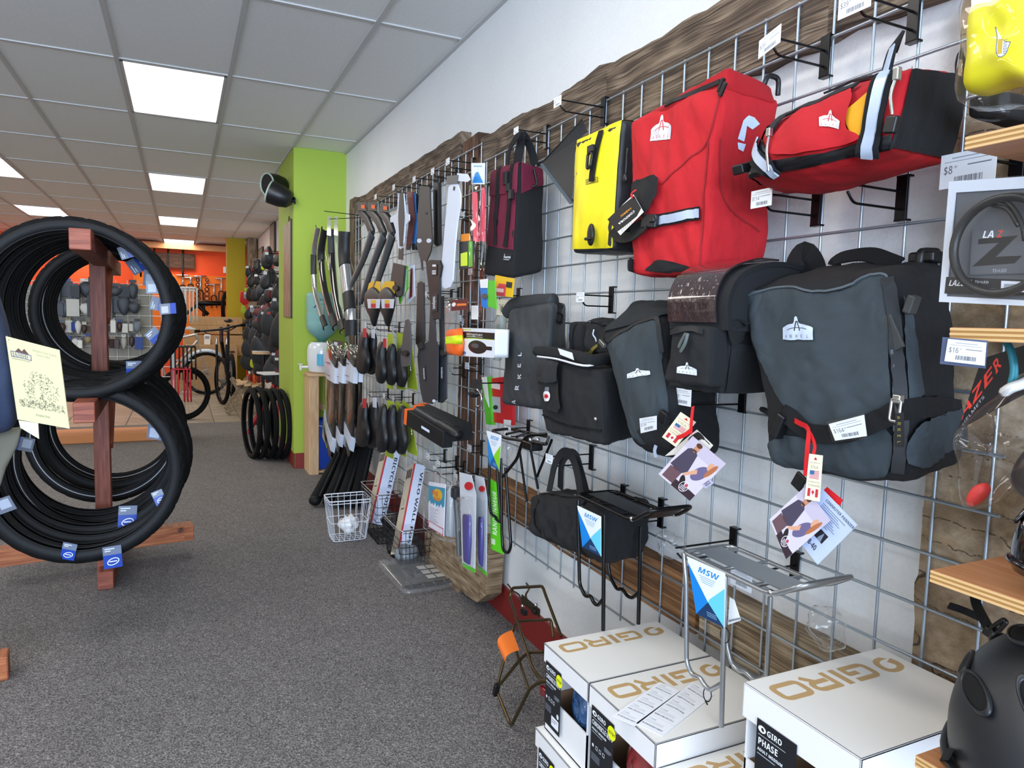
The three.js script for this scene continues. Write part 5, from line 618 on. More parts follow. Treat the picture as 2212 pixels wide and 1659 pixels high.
{
  const t = thing('light_packet', 'flat zip bag with a black ring-shaped helmet light, hanging on a hook', 'packet'), x = 0.985;
  part(t, 'backing', cardX([[2062, 396], [2290, 380], [2280, 660], [2034, 640]], x, 0.002), mat('#54565a', 0.35)); part(t, 'foil_edge', [slabX([[2050, 392], [2290, 376], [2290, 402], [2064, 416], [2044, 640], [2280, 652], [2280, 664], [2028, 652]], x - 0.003, 0.002)], mat('#e2e8f2', 0.14, 0.3), 'silvery foil border');
  part(t, 'footer_print', cardX([[2044, 598], [2260, 606], [2258, 640], [2040, 634]], x - 0.004, 0.0006), mat('#ffffff', 0.35, 0, { map: CT(320, 64, (g) => { g.fillStyle = '#15161a'; g.fillRect(0, 0, 320, 64); g.fillStyle = '#e8e8ec'; g.font = 'italic bold 30px sans-serif'; g.fillText('LAZER', 10, 34, 70); g.fillRect(88, 8, 2, 44); g.font = '14px sans-serif'; g.fillText('TS+LED', 100, 22); g.fillStyle = '#8a8c94'; g.fillRect(100, 40, 70, 2); g.fillStyle = '#dfe2ea'; g.fillRect(186, 8, 120, 44); g.fillStyle = '#50545c'; for (let i = 0; i < 24; i++) g.fillRect(196 + i * 3.6, 20, 1.8, 20); }) }), 'black printed footer');
  part(t, 'logo_print', cardX([[2100, 498], [2230, 492], [2226, 590], [2094, 594]], x - 0.003, 0.0006), mat('#ffffff', 0.35, 0, { map: CT(256, 192, (g) => { g.fillStyle = '#54565a'; g.fillRect(0, 0, 256, 192); g.fillStyle = '#141518'; g.beginPath(); g.moveTo(30, 40); g.lineTo(200, 30); g.lineTo(110, 120); g.lineTo(220, 118); g.lineTo(190, 150); g.lineTo(10, 156); g.lineTo(120, 60); g.lineTo(30, 62); g.fill(); g.fillStyle = '#e8e8ec'; g.font = 'italic bold 44px sans-serif'; g.fillText('LA', 44, 36); g.fillStyle = '#d83a2a'; g.fillText('Z', 108, 36); g.fillStyle = '#b8bac0'; g.font = '18px sans-serif'; g.fillText('TS+LED', 100, 184); }) }));
  const c = onX(2162, 530, x - 0.016); part(t, 'light_ring', xf(new THREE.TorusGeometry(0.062, 0.006, 8, 40), c.toArray(), [0, Math.PI / 2, 0], [1, 1, 1]), M.blackPlastic, 'black ring'); part(t, 'cord', tube(smooth([onX(2148, 432, x - 0.01), onX(2180, 440, x - 0.014), onX(2206, 480, x - 0.016), onX(2214, 520, x - 0.016)], 12), 0.003), M.black); part(t, 'cord', tube(smooth([onX(2140, 442, x - 0.01), onX(2176, 452, x - 0.014), onX(2200, 488, x - 0.016)], 12), 0.003), M.black);
  part(t, 'clear_front', cardX([[2050, 390], [2290, 374], [2284, 664], [2030, 652]], x - 0.026, 0.0006), bagFilm, 'clear plastic front');
}
{
  const t = thing('price_label', 'white price label reading 16 on the edge of the plywood shelf', 'price label'); part(t, 'card', cardX([[2048, 732], [2130, 740], [2126, 790], [2040, 780]], 0.885, 0.001), tagM('d')); part(t, 'plastic_sleeve', cardX([[2036, 728], [2134, 736], [2128, 796], [2030, 786]], 0.889, 0.0006), mat('#8fa0c8', 0.2, 0, { transmission: 0.7, thickness: 0 }));
  const h = thing('bagged_helmet', 'helmet in a clear plastic bag with a black and red hang card under the shelf', 'helmet'), x = 1.02;
  part(h, 'hang_card', cardX([[2120, 775], [2215, 745], [2215, 850], [2070, 928]], x + 0.04, 0.002), mat('#ffffff', 0.4, 0, { map: CT(256, 192, (g) => { g.fillStyle = '#141416'; g.fillRect(0, 0, 256, 192); g.save(); g.translate(14, 186); g.rotate(-0.75); g.fillStyle = '#d8382c'; g.font = 'italic bold 72px sans-serif'; g.fillText('LAZER', -40, -24); g.fillStyle = '#b8b8bc'; g.font = '20px sans-serif'; g.fillText('HELMETS', 0, 4); g.restore(); }) }), 'black card with red lettering');
  part(h, 'clear_bag', puffX(roundOut([[2170, 850], [2230, 800], [2320, 860], [2330, 1040], [2240, 1060], [2190, 1050], [2130, 1096], [2094, 1096], [2088, 1000], [2080, 930]], 40), x, 0.05, 0.05, 2.4, 0.02, 8), bagFilm, 'clear plastic bag');
  part(h, 'red_pad', puffX(roundOut([[2092, 1076], [2110, 1048], [2132, 1044], [2138, 1060], [2118, 1086], [2098, 1094]], 20), x, 0.014, 0.01, 2.4), mat('#d83a34', 0.6), 'red padding'); part(h, 'neck_band', tube(smooth([onX(2168, 848, x - 0.02), onX(2184, 838, x - 0.026), onX(2212, 828, x - 0.02), onX(2240, 810, x)], 12), 0.007), M.white, 'white band'); part(h, 'tie_cord', tube(smooth([onX(2166, 730, x), onX(2182, 760, x - 0.02), onX(2188, 800, x - 0.02), onX(2178, 846, x - 0.02)], 14), 0.004), mat('#2a7a86', 0.6), 'teal cord'); part(h, 'tie_cord', tube(smooth([onX(2172, 732, x), onX(2190, 770, x - 0.016), onX(2194, 842, x - 0.016)], 14), 0.004), mat('#2a7a86', 0.6)); part(h, 'helmet_shell', puffX(roundOut([[2200, 1040], [2240, 960], [2330, 960], [2340, 1060], [2260, 1090]], 24), x, 0.05, 0.05, 2.2), mat('#3a3430', 0.3));
}
function helmet(label, c, s, turn, m, visor) {   // smooth dome with raised oval vents, rim, cradle straps and a visor
  const t = thing('bicycle_helmet', label, 'helmet'), ax = [0.098 * s, 0.128 * s, 0.14 * s], g = new THREE.SphereGeometry(1, 56, 32, 0, Math.PI * 2, 0, Math.PI * 0.56), R = new THREE.Matrix4().makeRotationY(turn).setPosition(c);
  g.scale(...ax); part(t, 'shell', g.applyMatrix4(R), m);
  for (const [lon, lat] of [[0.95, 0.5], [-0.95, 0.5], [0.95, -0.5], [-0.95, -0.5], [0.32, 0.8], [-0.32, 0.8], [0.32, -0.15], [-0.32, -0.15], [0.3, -1.0], [-0.3, -1.0]]) { const d = V(Math.sin(lon), Math.cos(lon) * Math.cos(lat), Math.cos(lon) * Math.sin(lat)), p = V(d.x * ax[0], d.y * ax[1], d.z * ax[2]), n = V(d.x / ax[0], d.y / ax[1], d.z / ax[2]).normalize(), q = new THREE.Quaternion().setFromRotationMatrix(new THREE.Matrix4().lookAt(V(0, 0, 0), n.clone().negate(), V(0, 0, 1).addScaledVector(n, -n.z).normalize())), T4 = new THREE.Matrix4().compose(p, q, V(1, 1, 1)).premultiply(R);
    part(t, 'vent', new THREE.SphereGeometry(0.024 * s, 16, 10).scale(0.5, 1.5, 0.16).applyMatrix4(T4), mat('#040405', 0.9), 'dark oval vent'); part(t, 'vent_rim', new THREE.TorusGeometry(0.024 * s, 0.003 * s, 6, 24).scale(0.56, 1.56, 1).applyMatrix4(T4), m); }
  const rim = Array.from({ length: 40 }, (_, i) => { const a = i * Math.PI / 20; return V(0.098 * s * Math.cos(a), -0.022 * s - 0.012 * s * Math.cos(2 * a), 0.14 * s * Math.sin(a)).applyMatrix4(R); }); part(t, 'rim', tube(rim, 0.006 * s, { n: 8, closed: true }), m);
  for (const k of [-1, 1]) part(t, 'side_strap', ribbon([V(k * 0.1 * s, -0.01, 0.05 * s), V(k * 0.102 * s, -0.03, 0.02 * s), V(k * 0.1 * s, -0.045, 0)].map((v) => v.applyMatrix4(R)), 0.016, 0.003, V(0, 0, 1), 8), M.web);
  if (visor) { const n = 14, pos = [], idx = []; for (let i = 0; i <= n; i++) { const a = lerp(-1.1, 1.1, i / n); for (const [k, y] of [[1.0, 0.03], [1.5, 0.055]]) { const q = V(0.1 * s * k * Math.sin(a), y * s - 0.03 * s * (1 - Math.cos(a)), 0.138 * s * (k > 1 ? 1.0 + 0.45 * Math.cos(a) : 1) * Math.cos(a)).applyMatrix4(R); pos.push(q.x, q.y, q.z); } if (i) idx.push(2 * i - 2, 2 * i - 1, 2 * i, 2 * i - 1, 2 * i + 1, 2 * i); } part(t, 'visor', geo(pos, idx), m); }
  return t;
}
helmet('matt charcoal helmet with oval vents on the lowest plywood shelf', V(0.995, 0.848, -0.478), 1.12, -0.9, mat('#26282b', 0.42), false);
helmet('glossy black helmet on the brown plywood shelf above the hanging strap', V(1.02, 1.105, -0.42), 0.9, 0.9, M.gloss, false);
{ const t = thing('rubber_strap', 'black rubber strap with a buckle looped on the grid over the bark-edged slab', 'strap'), x = 1.25; part(t, 'band', ribbon([onX(2108, 1268, x + 0.02), onX(2108, 1300, x), onX(2124, 1336, x - 0.02), onX(2140, 1360, x - 0.03), onX(2154, 1364, x - 0.03)], 0.016, 0.004, V(-1, 0, 0.3), 18), M.rubber2); part(t, 'tail', ribbon([onX(2050, 1308, x - 0.03), onX(2080, 1318, x - 0.01), onX(2116, 1334, x - 0.005)], 0.012, 0.004, V(-1, 0, 0.3), 10), M.rubber2); part(t, 'buckle', [tube([onX(2138, 1358, x - 0.034), onX(2168, 1338, x - 0.034), onX(2174, 1344, x - 0.034), onX(2150, 1372, x - 0.034)], 0.004, { f: 0.008, closed: true })], M.black); part(t, 'clip_block', box(0.014, 0.016, 0.024, onX(2142, 1368, x - 0.03).toArray(), [0.3, 0, 0], 0.003), M.black); }
// ------------------------------------------------------------------ goods on the far grid panel
const gM = { dark: mat('#26282a', 0.5), grey: mat('#4a4d4f', 0.45), blk: mat('#131416', 0.5), silver: mat('#b9bdc2', 0.22, 0.9), white: mat('#d4dcea', 0.45), lime: mat('#a9bd2c', 0.6), green: mat('#58b82a', 0.5), orange: mat('#f0661a', 0.6), red: mat('#c41a22', 0.5), yellow: mat('#e8b818', 0.55), blue: mat('#1f74c4', 0.5), pink: mat('#f2566a', 0.5), film: mat('#ffffff', 0.03, 0, { transmission: 1, thickness: 0, ior: 1.25 }), filmG: mat('#dfe6e2', 0.15, 0, { transmission: 0.7, thickness: 0, ior: 1.35 }) };
const FH = 'hooks on the far grid panel';
[[862, 432, 812], [905, 412, 852], [945, 395, 896], [983, 378, 935], [1020, 358, 968], [1032, 462, 975], [1030, 470, 1000], [1040, 518, 1012], [1042, 548, 1005], [1044, 590, 1018], [975, 640, 920], [990, 636, 940], [1010, 690, 1000], [840, 705, 790], [862, 708, 812], [886, 712, 850], [838, 850, 795], [868, 856, 830], [892, 862, 850], [1000, 800, 975], [1038, 792, 1010], [1000, 1012, 940], [1030, 1028, 985], [960, 985, 925], [985, 1000, 948], [1040, 968, 1015]].forEach(([u, v, t], i) => hook('thin black two-prong hook with a small white tag on the mudguard grid', u, v, t, { tag: 'f', tagU: 0.05, group: FH, plateH: 0.07 }));
function flat(name, label, cat, outline, x, th, m, extra = [], group) { const t = thing(name, label, cat, group); part(t, 'blade', slabX(outline, x, th, th * 0.25), m); for (const [n, o, dx, k, mm, l] of extra) part(t, n, slabX(o, x + dx, k), mm, l); return t; }
const disc = (u, v, r, n = 14) => Array.from({ length: n }, (_, i) => [u + r * Math.cos(i * 2 * Math.PI / n), v + r * Math.sin(i * 2 * Math.PI / n)]);
// arched fenders
function fender(label, pts, x, w, m, bands, group, name = 'fender') { const t = thing(name, label, 'fender', group), P = smooth(pts.map(([u, v]) => onX(u, v, x)), 20), n = 7, arc = []; for (let i = 0; i <= n; i++) { const a = Math.PI * i / n; arc.push([w / 2 * Math.cos(a), w * 0.38 * Math.sin(a)]); } for (let i = n; i >= 0; i--) { const a = Math.PI * i / n; arc.push([w * 0.46 * Math.cos(a), w * 0.38 * Math.sin(a) - 0.004]); }
  part(t, 'guard', sweep(P, arc, { up: V(-0.72, 0, 0.69), cap: false }), m); for (const [a, b, mm, nm] of bands) { const s = Math.round(a * 20), e = Math.round(b * 20); part(t, nm ?? 'sleeve', sweep(P.slice(s, e + 1), arc.map(([p, q]) => [p * 1.12, q * 1.12 + 0.001]), { up: V(-0.72, 0, 0.69), cap: false }), mm); }
  part(t, 'stay_wire', tube([P[4].clone().add(V(0.02, 0, 0.02)), P[10].clone().add(V(0.06, 0, 0.03)), P[16].clone().add(V(0.02, 0, 0.02))], 0.0022), M.chrome); return t; }
const FS = 'arched fenders beside the green pier';
fender('thin silver arched fender with a black end hanging nearest the green pier', [[687, 490], [678, 550], [680, 620], [692, 670], [704, 708]], 1.02, 0.05, gM.silver, [[0.25, 0.42, gM.dark], [0.86, 1, gM.blk, 'mud_flap']]);
fender('glossy black arched fender between the silver fender and the pale one', [[702, 494], [694, 550], [699, 610], [712, 665], [726, 708]], 1.05, 0.06, M.gloss, [[0, 0.3, gM.blk], [0.84, 1, gM.blk, 'mud_flap']]);
fender('glossy black straight fender with a grey top sleeve', [[716, 496], [717, 560], [722, 620], [733, 680], [742, 716]], 1.07, 0.058, M.gloss, [[0, 0.2, gM.dark], [0.84, 1, gM.blk, 'mud_flap']]);
fender('pale grey-green translucent fender', [[728, 510], [731, 560], [736, 620], [741, 680], [744, 700]], 1.1, 0.05, mat('#9aa886', 0.35), [[0.9, 1, gM.blk, 'mud_flap']]);
fender('broad silver fender with black sleeves and a black mud flap', [[745, 500], [744, 550], [750, 610], [757, 670], [759, 726]], 1.06, 0.085, gM.silver, [[0, 0.34, gM.blk], [0.58, 0.74, gM.blk], [0.84, 1, gM.blk, 'mud_flap']]);
{ const t = thing('display_hook', 'long thin two-prong hook reaching in front of the green pier with the arched fenders', 'hook'); part(t, 'prong', rod(onX(785, 466, 1.27), onX(700, 456, 0.98), 0.003), M.blackMetal); part(t, 'prong', rod(onX(785, 470, 1.27), onX(712, 473, 0.98), 0.003), M.blackMetal); for (const [u, v] of [[711, 480], [726, 480]]) part(t, 'hanging_strip', slabX([[u - 4, v - 12], [u + 3, v - 14], [u + 4, v + 30], [u - 5, v + 28]], 1.03, 0.002), gM.filmG); }
// bent clip-on mudguards
[[776, 452, 806, 506, 786, 560, 760, 614], [798, 452, 832, 510, 806, 575, 781, 652], [824, 455, 850, 508, 828, 575, 804, 646]].forEach(([a, b, c, d, e, f, g, h], i) => { const t = thing('clip_on_mudguard', 'dark grey bent clip-on mudguard in the row of three by the white-edged one', 'mudguard', 'bent clip-on mudguards'), x = 1.08; part(t, 'clip_arm', sweep([onX(a, b, x), onX((a + c) / 2 + 3, (b + d) / 2 - 4, x), onX(c, d, x)], [[-0.035, 0], [-0.02, 0.016], [0.02, 0.016], [0.035, 0], [0.02, -0.006], [-0.02, -0.006]], { up: V(-1, 0, 0.3) }), gM.blk); part(t, 'blade', sweep(smooth([onX(c, d - 3, x), onX(e, f, x), onX(g, h, x)], 12), [[-0.034, 0], [-0.022, 0.018], [0, 0.022], [0.022, 0.018], [0.034, 0], [0, 0.012]], { up: V(-1, 0, 0.3), scale: Array.from({ length: 13 }, (_, k) => 1.05 - k * 0.028) }), gM.grey); part(t, 'header_card', slabX([[a - 4, b - 16], [a + 16, b - 14], [a + 16, b + 4], [a - 4, b + 2]], x - 0.02, 0.002), gM.dark); part(t, 'label', slabX([[a + 4, b - 10], [a + 12, b - 9], [a + 12, b - 1], [a + 4, b - 2]], x - 0.024, 0.001), gM.orange, 'orange label'); });
flat('mudguard', 'white-edged mudguard with a dark centre strip', 'mudguard', [[861, 418], [872, 418], [876, 458], [884, 464], [884, 476], [876, 488], [872, 524], [866, 538], [860, 535], [855, 498], [850, 480], [843, 480], [843, 470], [858, 460]], 1.06, 0.004, gM.white, [['centre_strip', [[863, 416], [870, 416], [873, 470], [869, 532], [863, 532], [860, 470]], -0.004, 0.003, gM.dark], ['stem', [[861, 536], [871, 536], [870, 562], [860, 560]], 0.002, 0.003, gM.dark]]);
flat('mudguard', 'brown-red mudguard behind the white-edged one', 'mudguard', [[879, 414], [890, 416], [894, 470], [886, 536], [877, 538], [884, 470]], 1.1, 0.004, mat('#6a2a28', 0.5), [['tip', [[878, 528], [886, 528], [885, 540], [877, 540]], -0.003, 0.003, gM.dark]]);
flat('mudguard', 'blue mudguard behind the white-edged one', 'mudguard', [[888, 416], [896, 418], [898, 458], [904, 464], [900, 480], [896, 538], [890, 536], [892, 480]], 1.12, 0.004, gM.blue, [['tip', [[889, 526], [896, 526], [896, 540], [890, 540]], -0.003, 0.003, gM.dark]]);
flat('mudguard', 'black mudguard with green edge beside the one with two white circles', 'mudguard', [[899, 418], [907, 418], [906, 500], [900, 540], [896, 538], [900, 480]], 1.13, 0.004, gM.blk, [['edge', [[905, 420], [908, 420], [906, 460], [904, 460]], -0.003, 0.003, gM.green]]);
flat('mudguard', 'dark mudguard marked with two white circles', 'mudguard', [[907, 402], [928, 404], [930, 450], [934, 520], [930, 545], [921, 565], [908, 560], [900, 530], [902, 470]], 1.06, 0.004, gM.dark, [['circle_mark', disc(905.5, 520, 4.8), -0.003, 0.002, gM.white], ['circle_mark', disc(926, 520, 4.8), -0.003, 0.002, gM.white], ['hole', disc(919, 461, 3.2), -0.003, 0.002, gM.blk], ['tail', [[908, 560], [913, 562], [914, 584], [911, 584]], 0.001, 0.002, gM.blk]]);
flat('mudguard', 'very narrow black guard strip beside the long white guard', 'mudguard', [[937, 394], [947, 396], [948, 526], [942, 530], [938, 526]], 1.1, 0.012, gM.blk, [['slot', [[941, 410], [943, 410], [943, 515], [941, 515]], -0.003, 0.002, gM.grey]]);
flat('mudguard', 'long white paddle-shaped mudguard with a grey clip', 'mudguard', [[976, 396], [988, 397], [995, 420], [995, 440], [988, 480], [983, 530], [978, 606], [972, 620], [962, 624], [954, 617], [953, 596], [957, 540], [962, 480], [967, 430], [969, 405]], 1.04, 0.004, gM.white, [['clip', [[964, 380], [990, 378], [988, 396], [966, 398]], -0.006, 0.01, gM.grey], ['logo', [[980, 402], [983, 404], [981, 412], [978, 410]], -0.003, 0.001, gM.dark], ['header_tag', [[987, 374], [1010, 376], [1016, 388], [1010, 393], [988, 391]], -0.004, 0.002, gM.white]]);
flat('mudguard', 'black plate guard with a round knob above the muddy green one', 'mudguard', [[850, 568], [874, 574], [868, 638], [856, 642], [842, 624], [846, 590]], 1.07, 0.004, gM.dark, [['knob', disc(853, 622, 6), -0.012, 0.012, gM.blk]]);
flat('mudguard', 'bright green and white wing-shaped guard', 'mudguard', [[870, 576], [880, 574], [881, 622], [872, 640], [863, 656], [861, 640], [866, 610]], 1.09, 0.004, gM.green, [['centre_strip', [[874, 580], [878, 580], [876, 630], [868, 648], [868, 630]], -0.003, 0.002, mat('#c8d8c0', 0.5)]]);
flat('mudguard', 'maroon and white wing-shaped guard behind the green one', 'mudguard', [[886, 574], [894, 572], [896, 640], [884, 654], [878, 652], [886, 630]], 1.12, 0.004, gM.white, [['centre_strip', [[887, 580], [891, 580], [890, 640], [884, 646], [885, 620]], -0.003, 0.002, mat('#7a2030', 0.5)]]);
// saddle covers with yellow headers
[[793, 0], [823, 1]].forEach(([u]) => { const t = thing('gel_saddle_cover', 'black saddle cover on a yellow-topped card with a red and white label', 'saddle cover', 'black saddle covers on yellow cards'), x = 1.06; part(t, 'header', slabX([[u, 628], [u + 4, 612], [u + 12, 607], [u + 28, 608], [u + 29, 634], [u + 20, 634], [u + 16, 622], [u + 6, 630]], x + 0.004, 0.002), gM.yellow, 'yellow card top'); part(t, 'cover', puffX(roundOut([[u, 632], [u + 14, 620], [u + 28, 634], [u + 30, 656], [u + 22, 690], [u + 17, 706], [u + 12, 690], [u - 1, 660]], 28), x, 0.03, 0.012, 2.6), gM.blk); part(t, 'label', slabX([[u, 646], [u + 28, 646], [u + 26, 666], [u + 2, 666]], x - 0.034, 0.002), gM.white); part(t, 'label_band', slabX([[u + 8, 656], [u + 18, 656], [u + 18, 665], [u + 8, 665]], x - 0.036, 0.001), gM.red); part(t, 'label_band', slabX([[u + 8, 648], [u + 18, 648], [u + 18, 655], [u + 8, 655]], x - 0.036, 0.001), gM.yellow); });
// fender guards with white lettering
const vText = (txt, bg = '#26282b', w = 48, h = 256) => mat('#ffffff', 0.5, 0, { map: CT(w, h, (g) => { g.fillStyle = bg; g.fillRect(0, 0, w, h); g.save(); g.translate(w / 2, h / 2); g.rotate(Math.PI / 2); g.fillStyle = '#dfe6f0'; g.font = 'bold ' + Math.round(w * 0.7) + 'px sans-serif'; g.textAlign = 'center'; g.textBaseline = 'middle'; g.fillText(txt, 0, 0, h * 0.96); g.restore(); }) });
const mnT = vText('muckynutz');
{ const t = flat('mudguard', 'long dark mudguard lettered on its broad lower half, under the long white guard', 'mudguard', [[931, 640], [938, 640], [940, 735], [946, 748], [944, 862], [932, 872], [914, 868], [908, 840], [902, 770], [905, 748], [926, 738]], 1.06, 0.005, mat('#2a2e34', 0.5)); part(t, 'lettering', cardX([[912, 790], [918, 790], [920, 824], [914, 824]], 1.056, 0.0005), mnT); part(t, 'dot_mark', slabX(disc(937, 866, 3.4), 1.055, 0.001), gM.white); part(t, 'strap', slabX([[900, 744], [912, 738], [914, 752], [904, 756]], 1.05, 0.01), gM.blk); }
{ const t = flat('mudguard', 'second long lettered dark mudguard with a round knob at its neck', 'mudguard', [[948, 640], [957, 640], [958, 730], [963, 750], [964, 860], [954, 870], [946, 868], [947, 760], [950, 738]], 1.08, 0.005, mat('#272b31', 0.5)); part(t, 'lettering', cardX([[951, 788], [958, 788], [958, 822], [951, 822]], 1.076, 0.0005), mnT); part(t, 'knob', slabX(disc(956, 762, 6.5), 1.066, 0.014), gM.blk); }
{ const t = flat('mudguard', 'black mudguard pack with a bar code header and tall white letters', 'mudguard', [[920, 565], [930, 562], [950, 563], [954, 575], [950, 600], [950, 688], [936, 690], [928, 640], [924, 600]], 1.03, 0.006, gM.blk); part(t, 'bar_code', cardX([[932, 570], [944, 570], [943, 594], [932, 594]], 1.026, 0.0005), mat('#ffffff', 0.5, 0, { map: CT(48, 96, (g) => { g.fillStyle = '#17181a'; g.fillRect(0, 0, 48, 96); g.fillStyle = '#e6e8ec'; g.fillRect(8, 6, 32, 18); g.fillRect(6, 56, 36, 34); g.fillStyle = '#17181a'; for (let i = 0; i < 9; i++) g.fillRect(8 + i * 4, 60, 1.6, 24); }) })); part(t, 'lettering', cardX([[932, 636], [945, 634], [944, 672], [932, 674]], 1.026, 0.0005), mnT); }
flat('mudguard', 'plain narrow dark guard hanging beside the lettered pack', 'mudguard', [[902, 612], [908, 608], [915, 612], [917, 735], [898, 740], [900, 680]], 1.07, 0.005, gM.dark, [['tip', [[899, 726], [917, 722], [917, 740], [898, 744]], -0.004, 0.004, gM.blk]]);
flat('mudguard', 'short dark tongue-shaped guard with a black knob above the lime cards', 'mudguard', [[876, 692], [881, 690], [885, 700], [888, 740], [885, 790], [868, 792], [868, 750], [872, 715]], 1.03, 0.005, gM.grey, [['knob', disc(873, 763, 6.5), -0.014, 0.014, gM.blk]]);
// saddles hanging nose down, some on lime cards
function saddle(label, u, v, s, x, group, cardPx, tagC) { const t = thing('bicycle_saddle', label, 'saddle', group); part(t, 'cover', puffX(roundOut([[0, 0], [8, 2], [10, 40], [16, 70], [14, 92], [4, 108], [-8, 106], [-12, 84], [-6, 52], [-4, 20]].map(([a, b]) => [u - (cardPx ? 3 : 0) + a * s * (cardPx ? 0.62 : 0.95), v + b * s]), 30), x, 0.034, 0.02, 2.6, 0.003, u), gM.blk); part(t, 'rail', tube(smooth([[2, 14], [14, 40], [18, 66], [10, 92]].map(([a, b]) => onX(u + a * s, v + b * s, x + 0.035)), 12), 0.0035), M.chrome, 'bright metal rail'); if (cardPx) { part(t, 'backing_card', slabX(cardPx, x + 0.055, 0.002), gM.lime, 'lime card'); } if (tagC) part(t, 'tag', slabX([[-1, -8], [7, -8], [7, 16], [-1, 14]].map(([a, b]) => [u + a * s, v + b * s]), x - 0.036, 0.002), tagC); return t; }
saddle('black saddle with a red tag in the upper row beside the fender packs', 785, 716, 0.85, 1.02, null, null, gM.red); saddle('black saddle with a red and white tag behind the first in the upper row', 803, 718, 0.84, 1.07, null, null, gM.white);
[[828, 738, [[837, 720], [848, 722], [850, 842], [835, 838]]], [850, 742, [[857, 718], [870, 720], [876, 843], [857, 840]]], [872, 746, [[880, 744], [888, 736], [902, 844], [880, 838]]]].forEach(([u, v, c], i) => saddle('black saddle on a lime card in the upper row of saddles', u, v, 0.84, 1.03 + i * 0.04, 'upper row saddles on lime cards', c, i ? null : gM.red));
saddle('black saddle with a bright red tag in the lower row beside the fender packs', 784, 868, 0.9, 1.0, null, null, gM.red); saddle('plain black saddle second in the lower row', 806, 866, 0.95, 1.05, null, null, gM.white);
[[830, 872, [[836, 864], [850, 868], [850, 992], [832, 984]]], [850, 874, [[854, 866], [866, 872], [878, 988], [860, 980]]], [872, 876, [[868, 864], [884, 874], [902, 986], [880, 976]]]].forEach(([u, v, c], i) => saddle('black saddle on a lime card in the lower row of saddles', u, v, 0.98, 1.02 + i * 0.04, 'lower row saddles on lime cards', c, null));
// boxed fender sets with white paper bands
[[717, 0, 22], [737, 3, 16], [757, 1, 24], [774, 2, 14]].forEach(([u, dv, w], i) => { const t = thing('fender_set', 'glossy black and orange fender set held by two white paper bands', 'fender set', 'banded fender sets by the water cooler'), x = 1.0 + i * 0.03, h = w / 2, P = [[u + 2, 752 + dv], [u - 1, 800 + dv], [u - 2, 860 + dv], [u - 4, 915 + dv], [u - 10, 950 + dv]].map(([a, b]) => onX(a, b, x)), k = onX(u + h, 800, x).z - onX(u - h, 800, x).z, arc = [[-k / 2, -0.01], [-k / 2.3, 0.012], [0, 0.022], [k / 2.3, 0.012], [k / 2, -0.01]], pts = smooth(P, 24), up = V(-1, 0, 0);
  part(t, 'fender_blade', sweep(pts, arc, { up }), M.gloss); part(t, 'orange_edge', sweep(pts.slice(6, 20), [[k / 2 - 0.004, -0.012], [k / 2 + 0.01, -0.012], [k / 2 + 0.01, 0.0], [k / 2 - 0.004, 0.002]], { up }), mat('#b04a1c', 0.3)); part(t, 'paper_band', sweep(pts.slice(3, 9), arc.map(([a, b]) => [a * 1.08, b * 1.12]), { up, crease: 0.4 }), gM.white, 'white paper band'); part(t, 'paper_band', sweep(pts.slice(18, 22), arc.map(([a, b]) => [a * 1.08, b * 1.12]), { up, crease: 0.4 }), gM.white, 'white paper band');
  for (const q of [4, 7]) part(t, 'slot', box(0.002, 0.004, k * 0.4, pts[q].clone().add(V(-0.028, 0, 0)).toArray()), gM.blk); part(t, 'plastic_bag', puffX([[u - 6, 742 + dv], [u + 6, 744 + dv], [u + h, 775 + dv], [u + h - 2, 860], [u + h - 6, 930], [u + 4, 955 + dv], [u - 6, 968 + dv], [u - 16, 950 + dv], [u - h, 900], [u - h, 790]], x, 0.034, 0.02, 3, 0.006, u, 8), gM.film, 'clear bag'); });
{ const t = thing('header_card', 'tilted dark card with small print above the banded fender sets', 'card'); part(t, 'card', cardX([[718, 734], [742, 738], [730, 774], [722, 770]], 1.03, 0.002), mat('#3a3230', 0.5)); part(t, 'print', cardX([[722, 738], [730, 740], [727, 748], [720, 746]], 1.028, 0.0005), gM.white); }
// boxed pumps
[[886, 900, 968, 950, 0], [905, 892, 990, 936, 1], [914, 888, 1010, 934, 2]].forEach(([u0, v0, u1, v1, i]) => { const t = thing('pump_box', 'long narrow black cardboard box with an orange end, holding a floor pump head', 'box', 'pump boxes on the far panel'), a = onX(u0, v0, 1.0 + i * 0.05), b = onX(u1, v1, 1.06 + i * 0.05), d = b.clone().sub(a), L = d.length(); const q = new THREE.Quaternion().setFromUnitVectors(V(0, 0, 1), d.clone().normalize()), mid = a.clone().add(b).multiplyScalar(0.5); part(t, 'carton', new RoundedBoxGeometry(0.05, 0.075, L, 1, 0.002).applyQuaternion(q).translate(mid.x, mid.y, mid.z), gM.blk); part(t, 'end_cap', new RoundedBoxGeometry(0.052, 0.077, 0.03, 1, 0.002).applyQuaternion(q).translate(a.x, a.y, a.z), gM.orange, 'orange end'); part(t, 'print', new THREE.BoxGeometry(0.001, 0.012, 0.08).applyQuaternion(q).translate(mid.x - 0.027, mid.y, mid.z + 0.04), gM.white); });
{ const t = thing('hand_pump', 'black hand pump strapped on the pump boxes', 'pump'), a = onX(900, 886, 1.02), b = onX(992, 940, 1.08); part(t, 'barrel', sweep([a, a.clone().lerp(b, 0.55)], circ(0.016, 12)), gM.dark); part(t, 'handle', sweep([a.clone().lerp(b, 0.55), a.clone().lerp(b, 0.8), b], circ(0.022, 12), { scale: [0.8, 1.1, 1] }), gM.blk); part(t, 'hose_clip', ball(0.016, a.clone().lerp(b, 0.52).toArray()), gM.grey); }
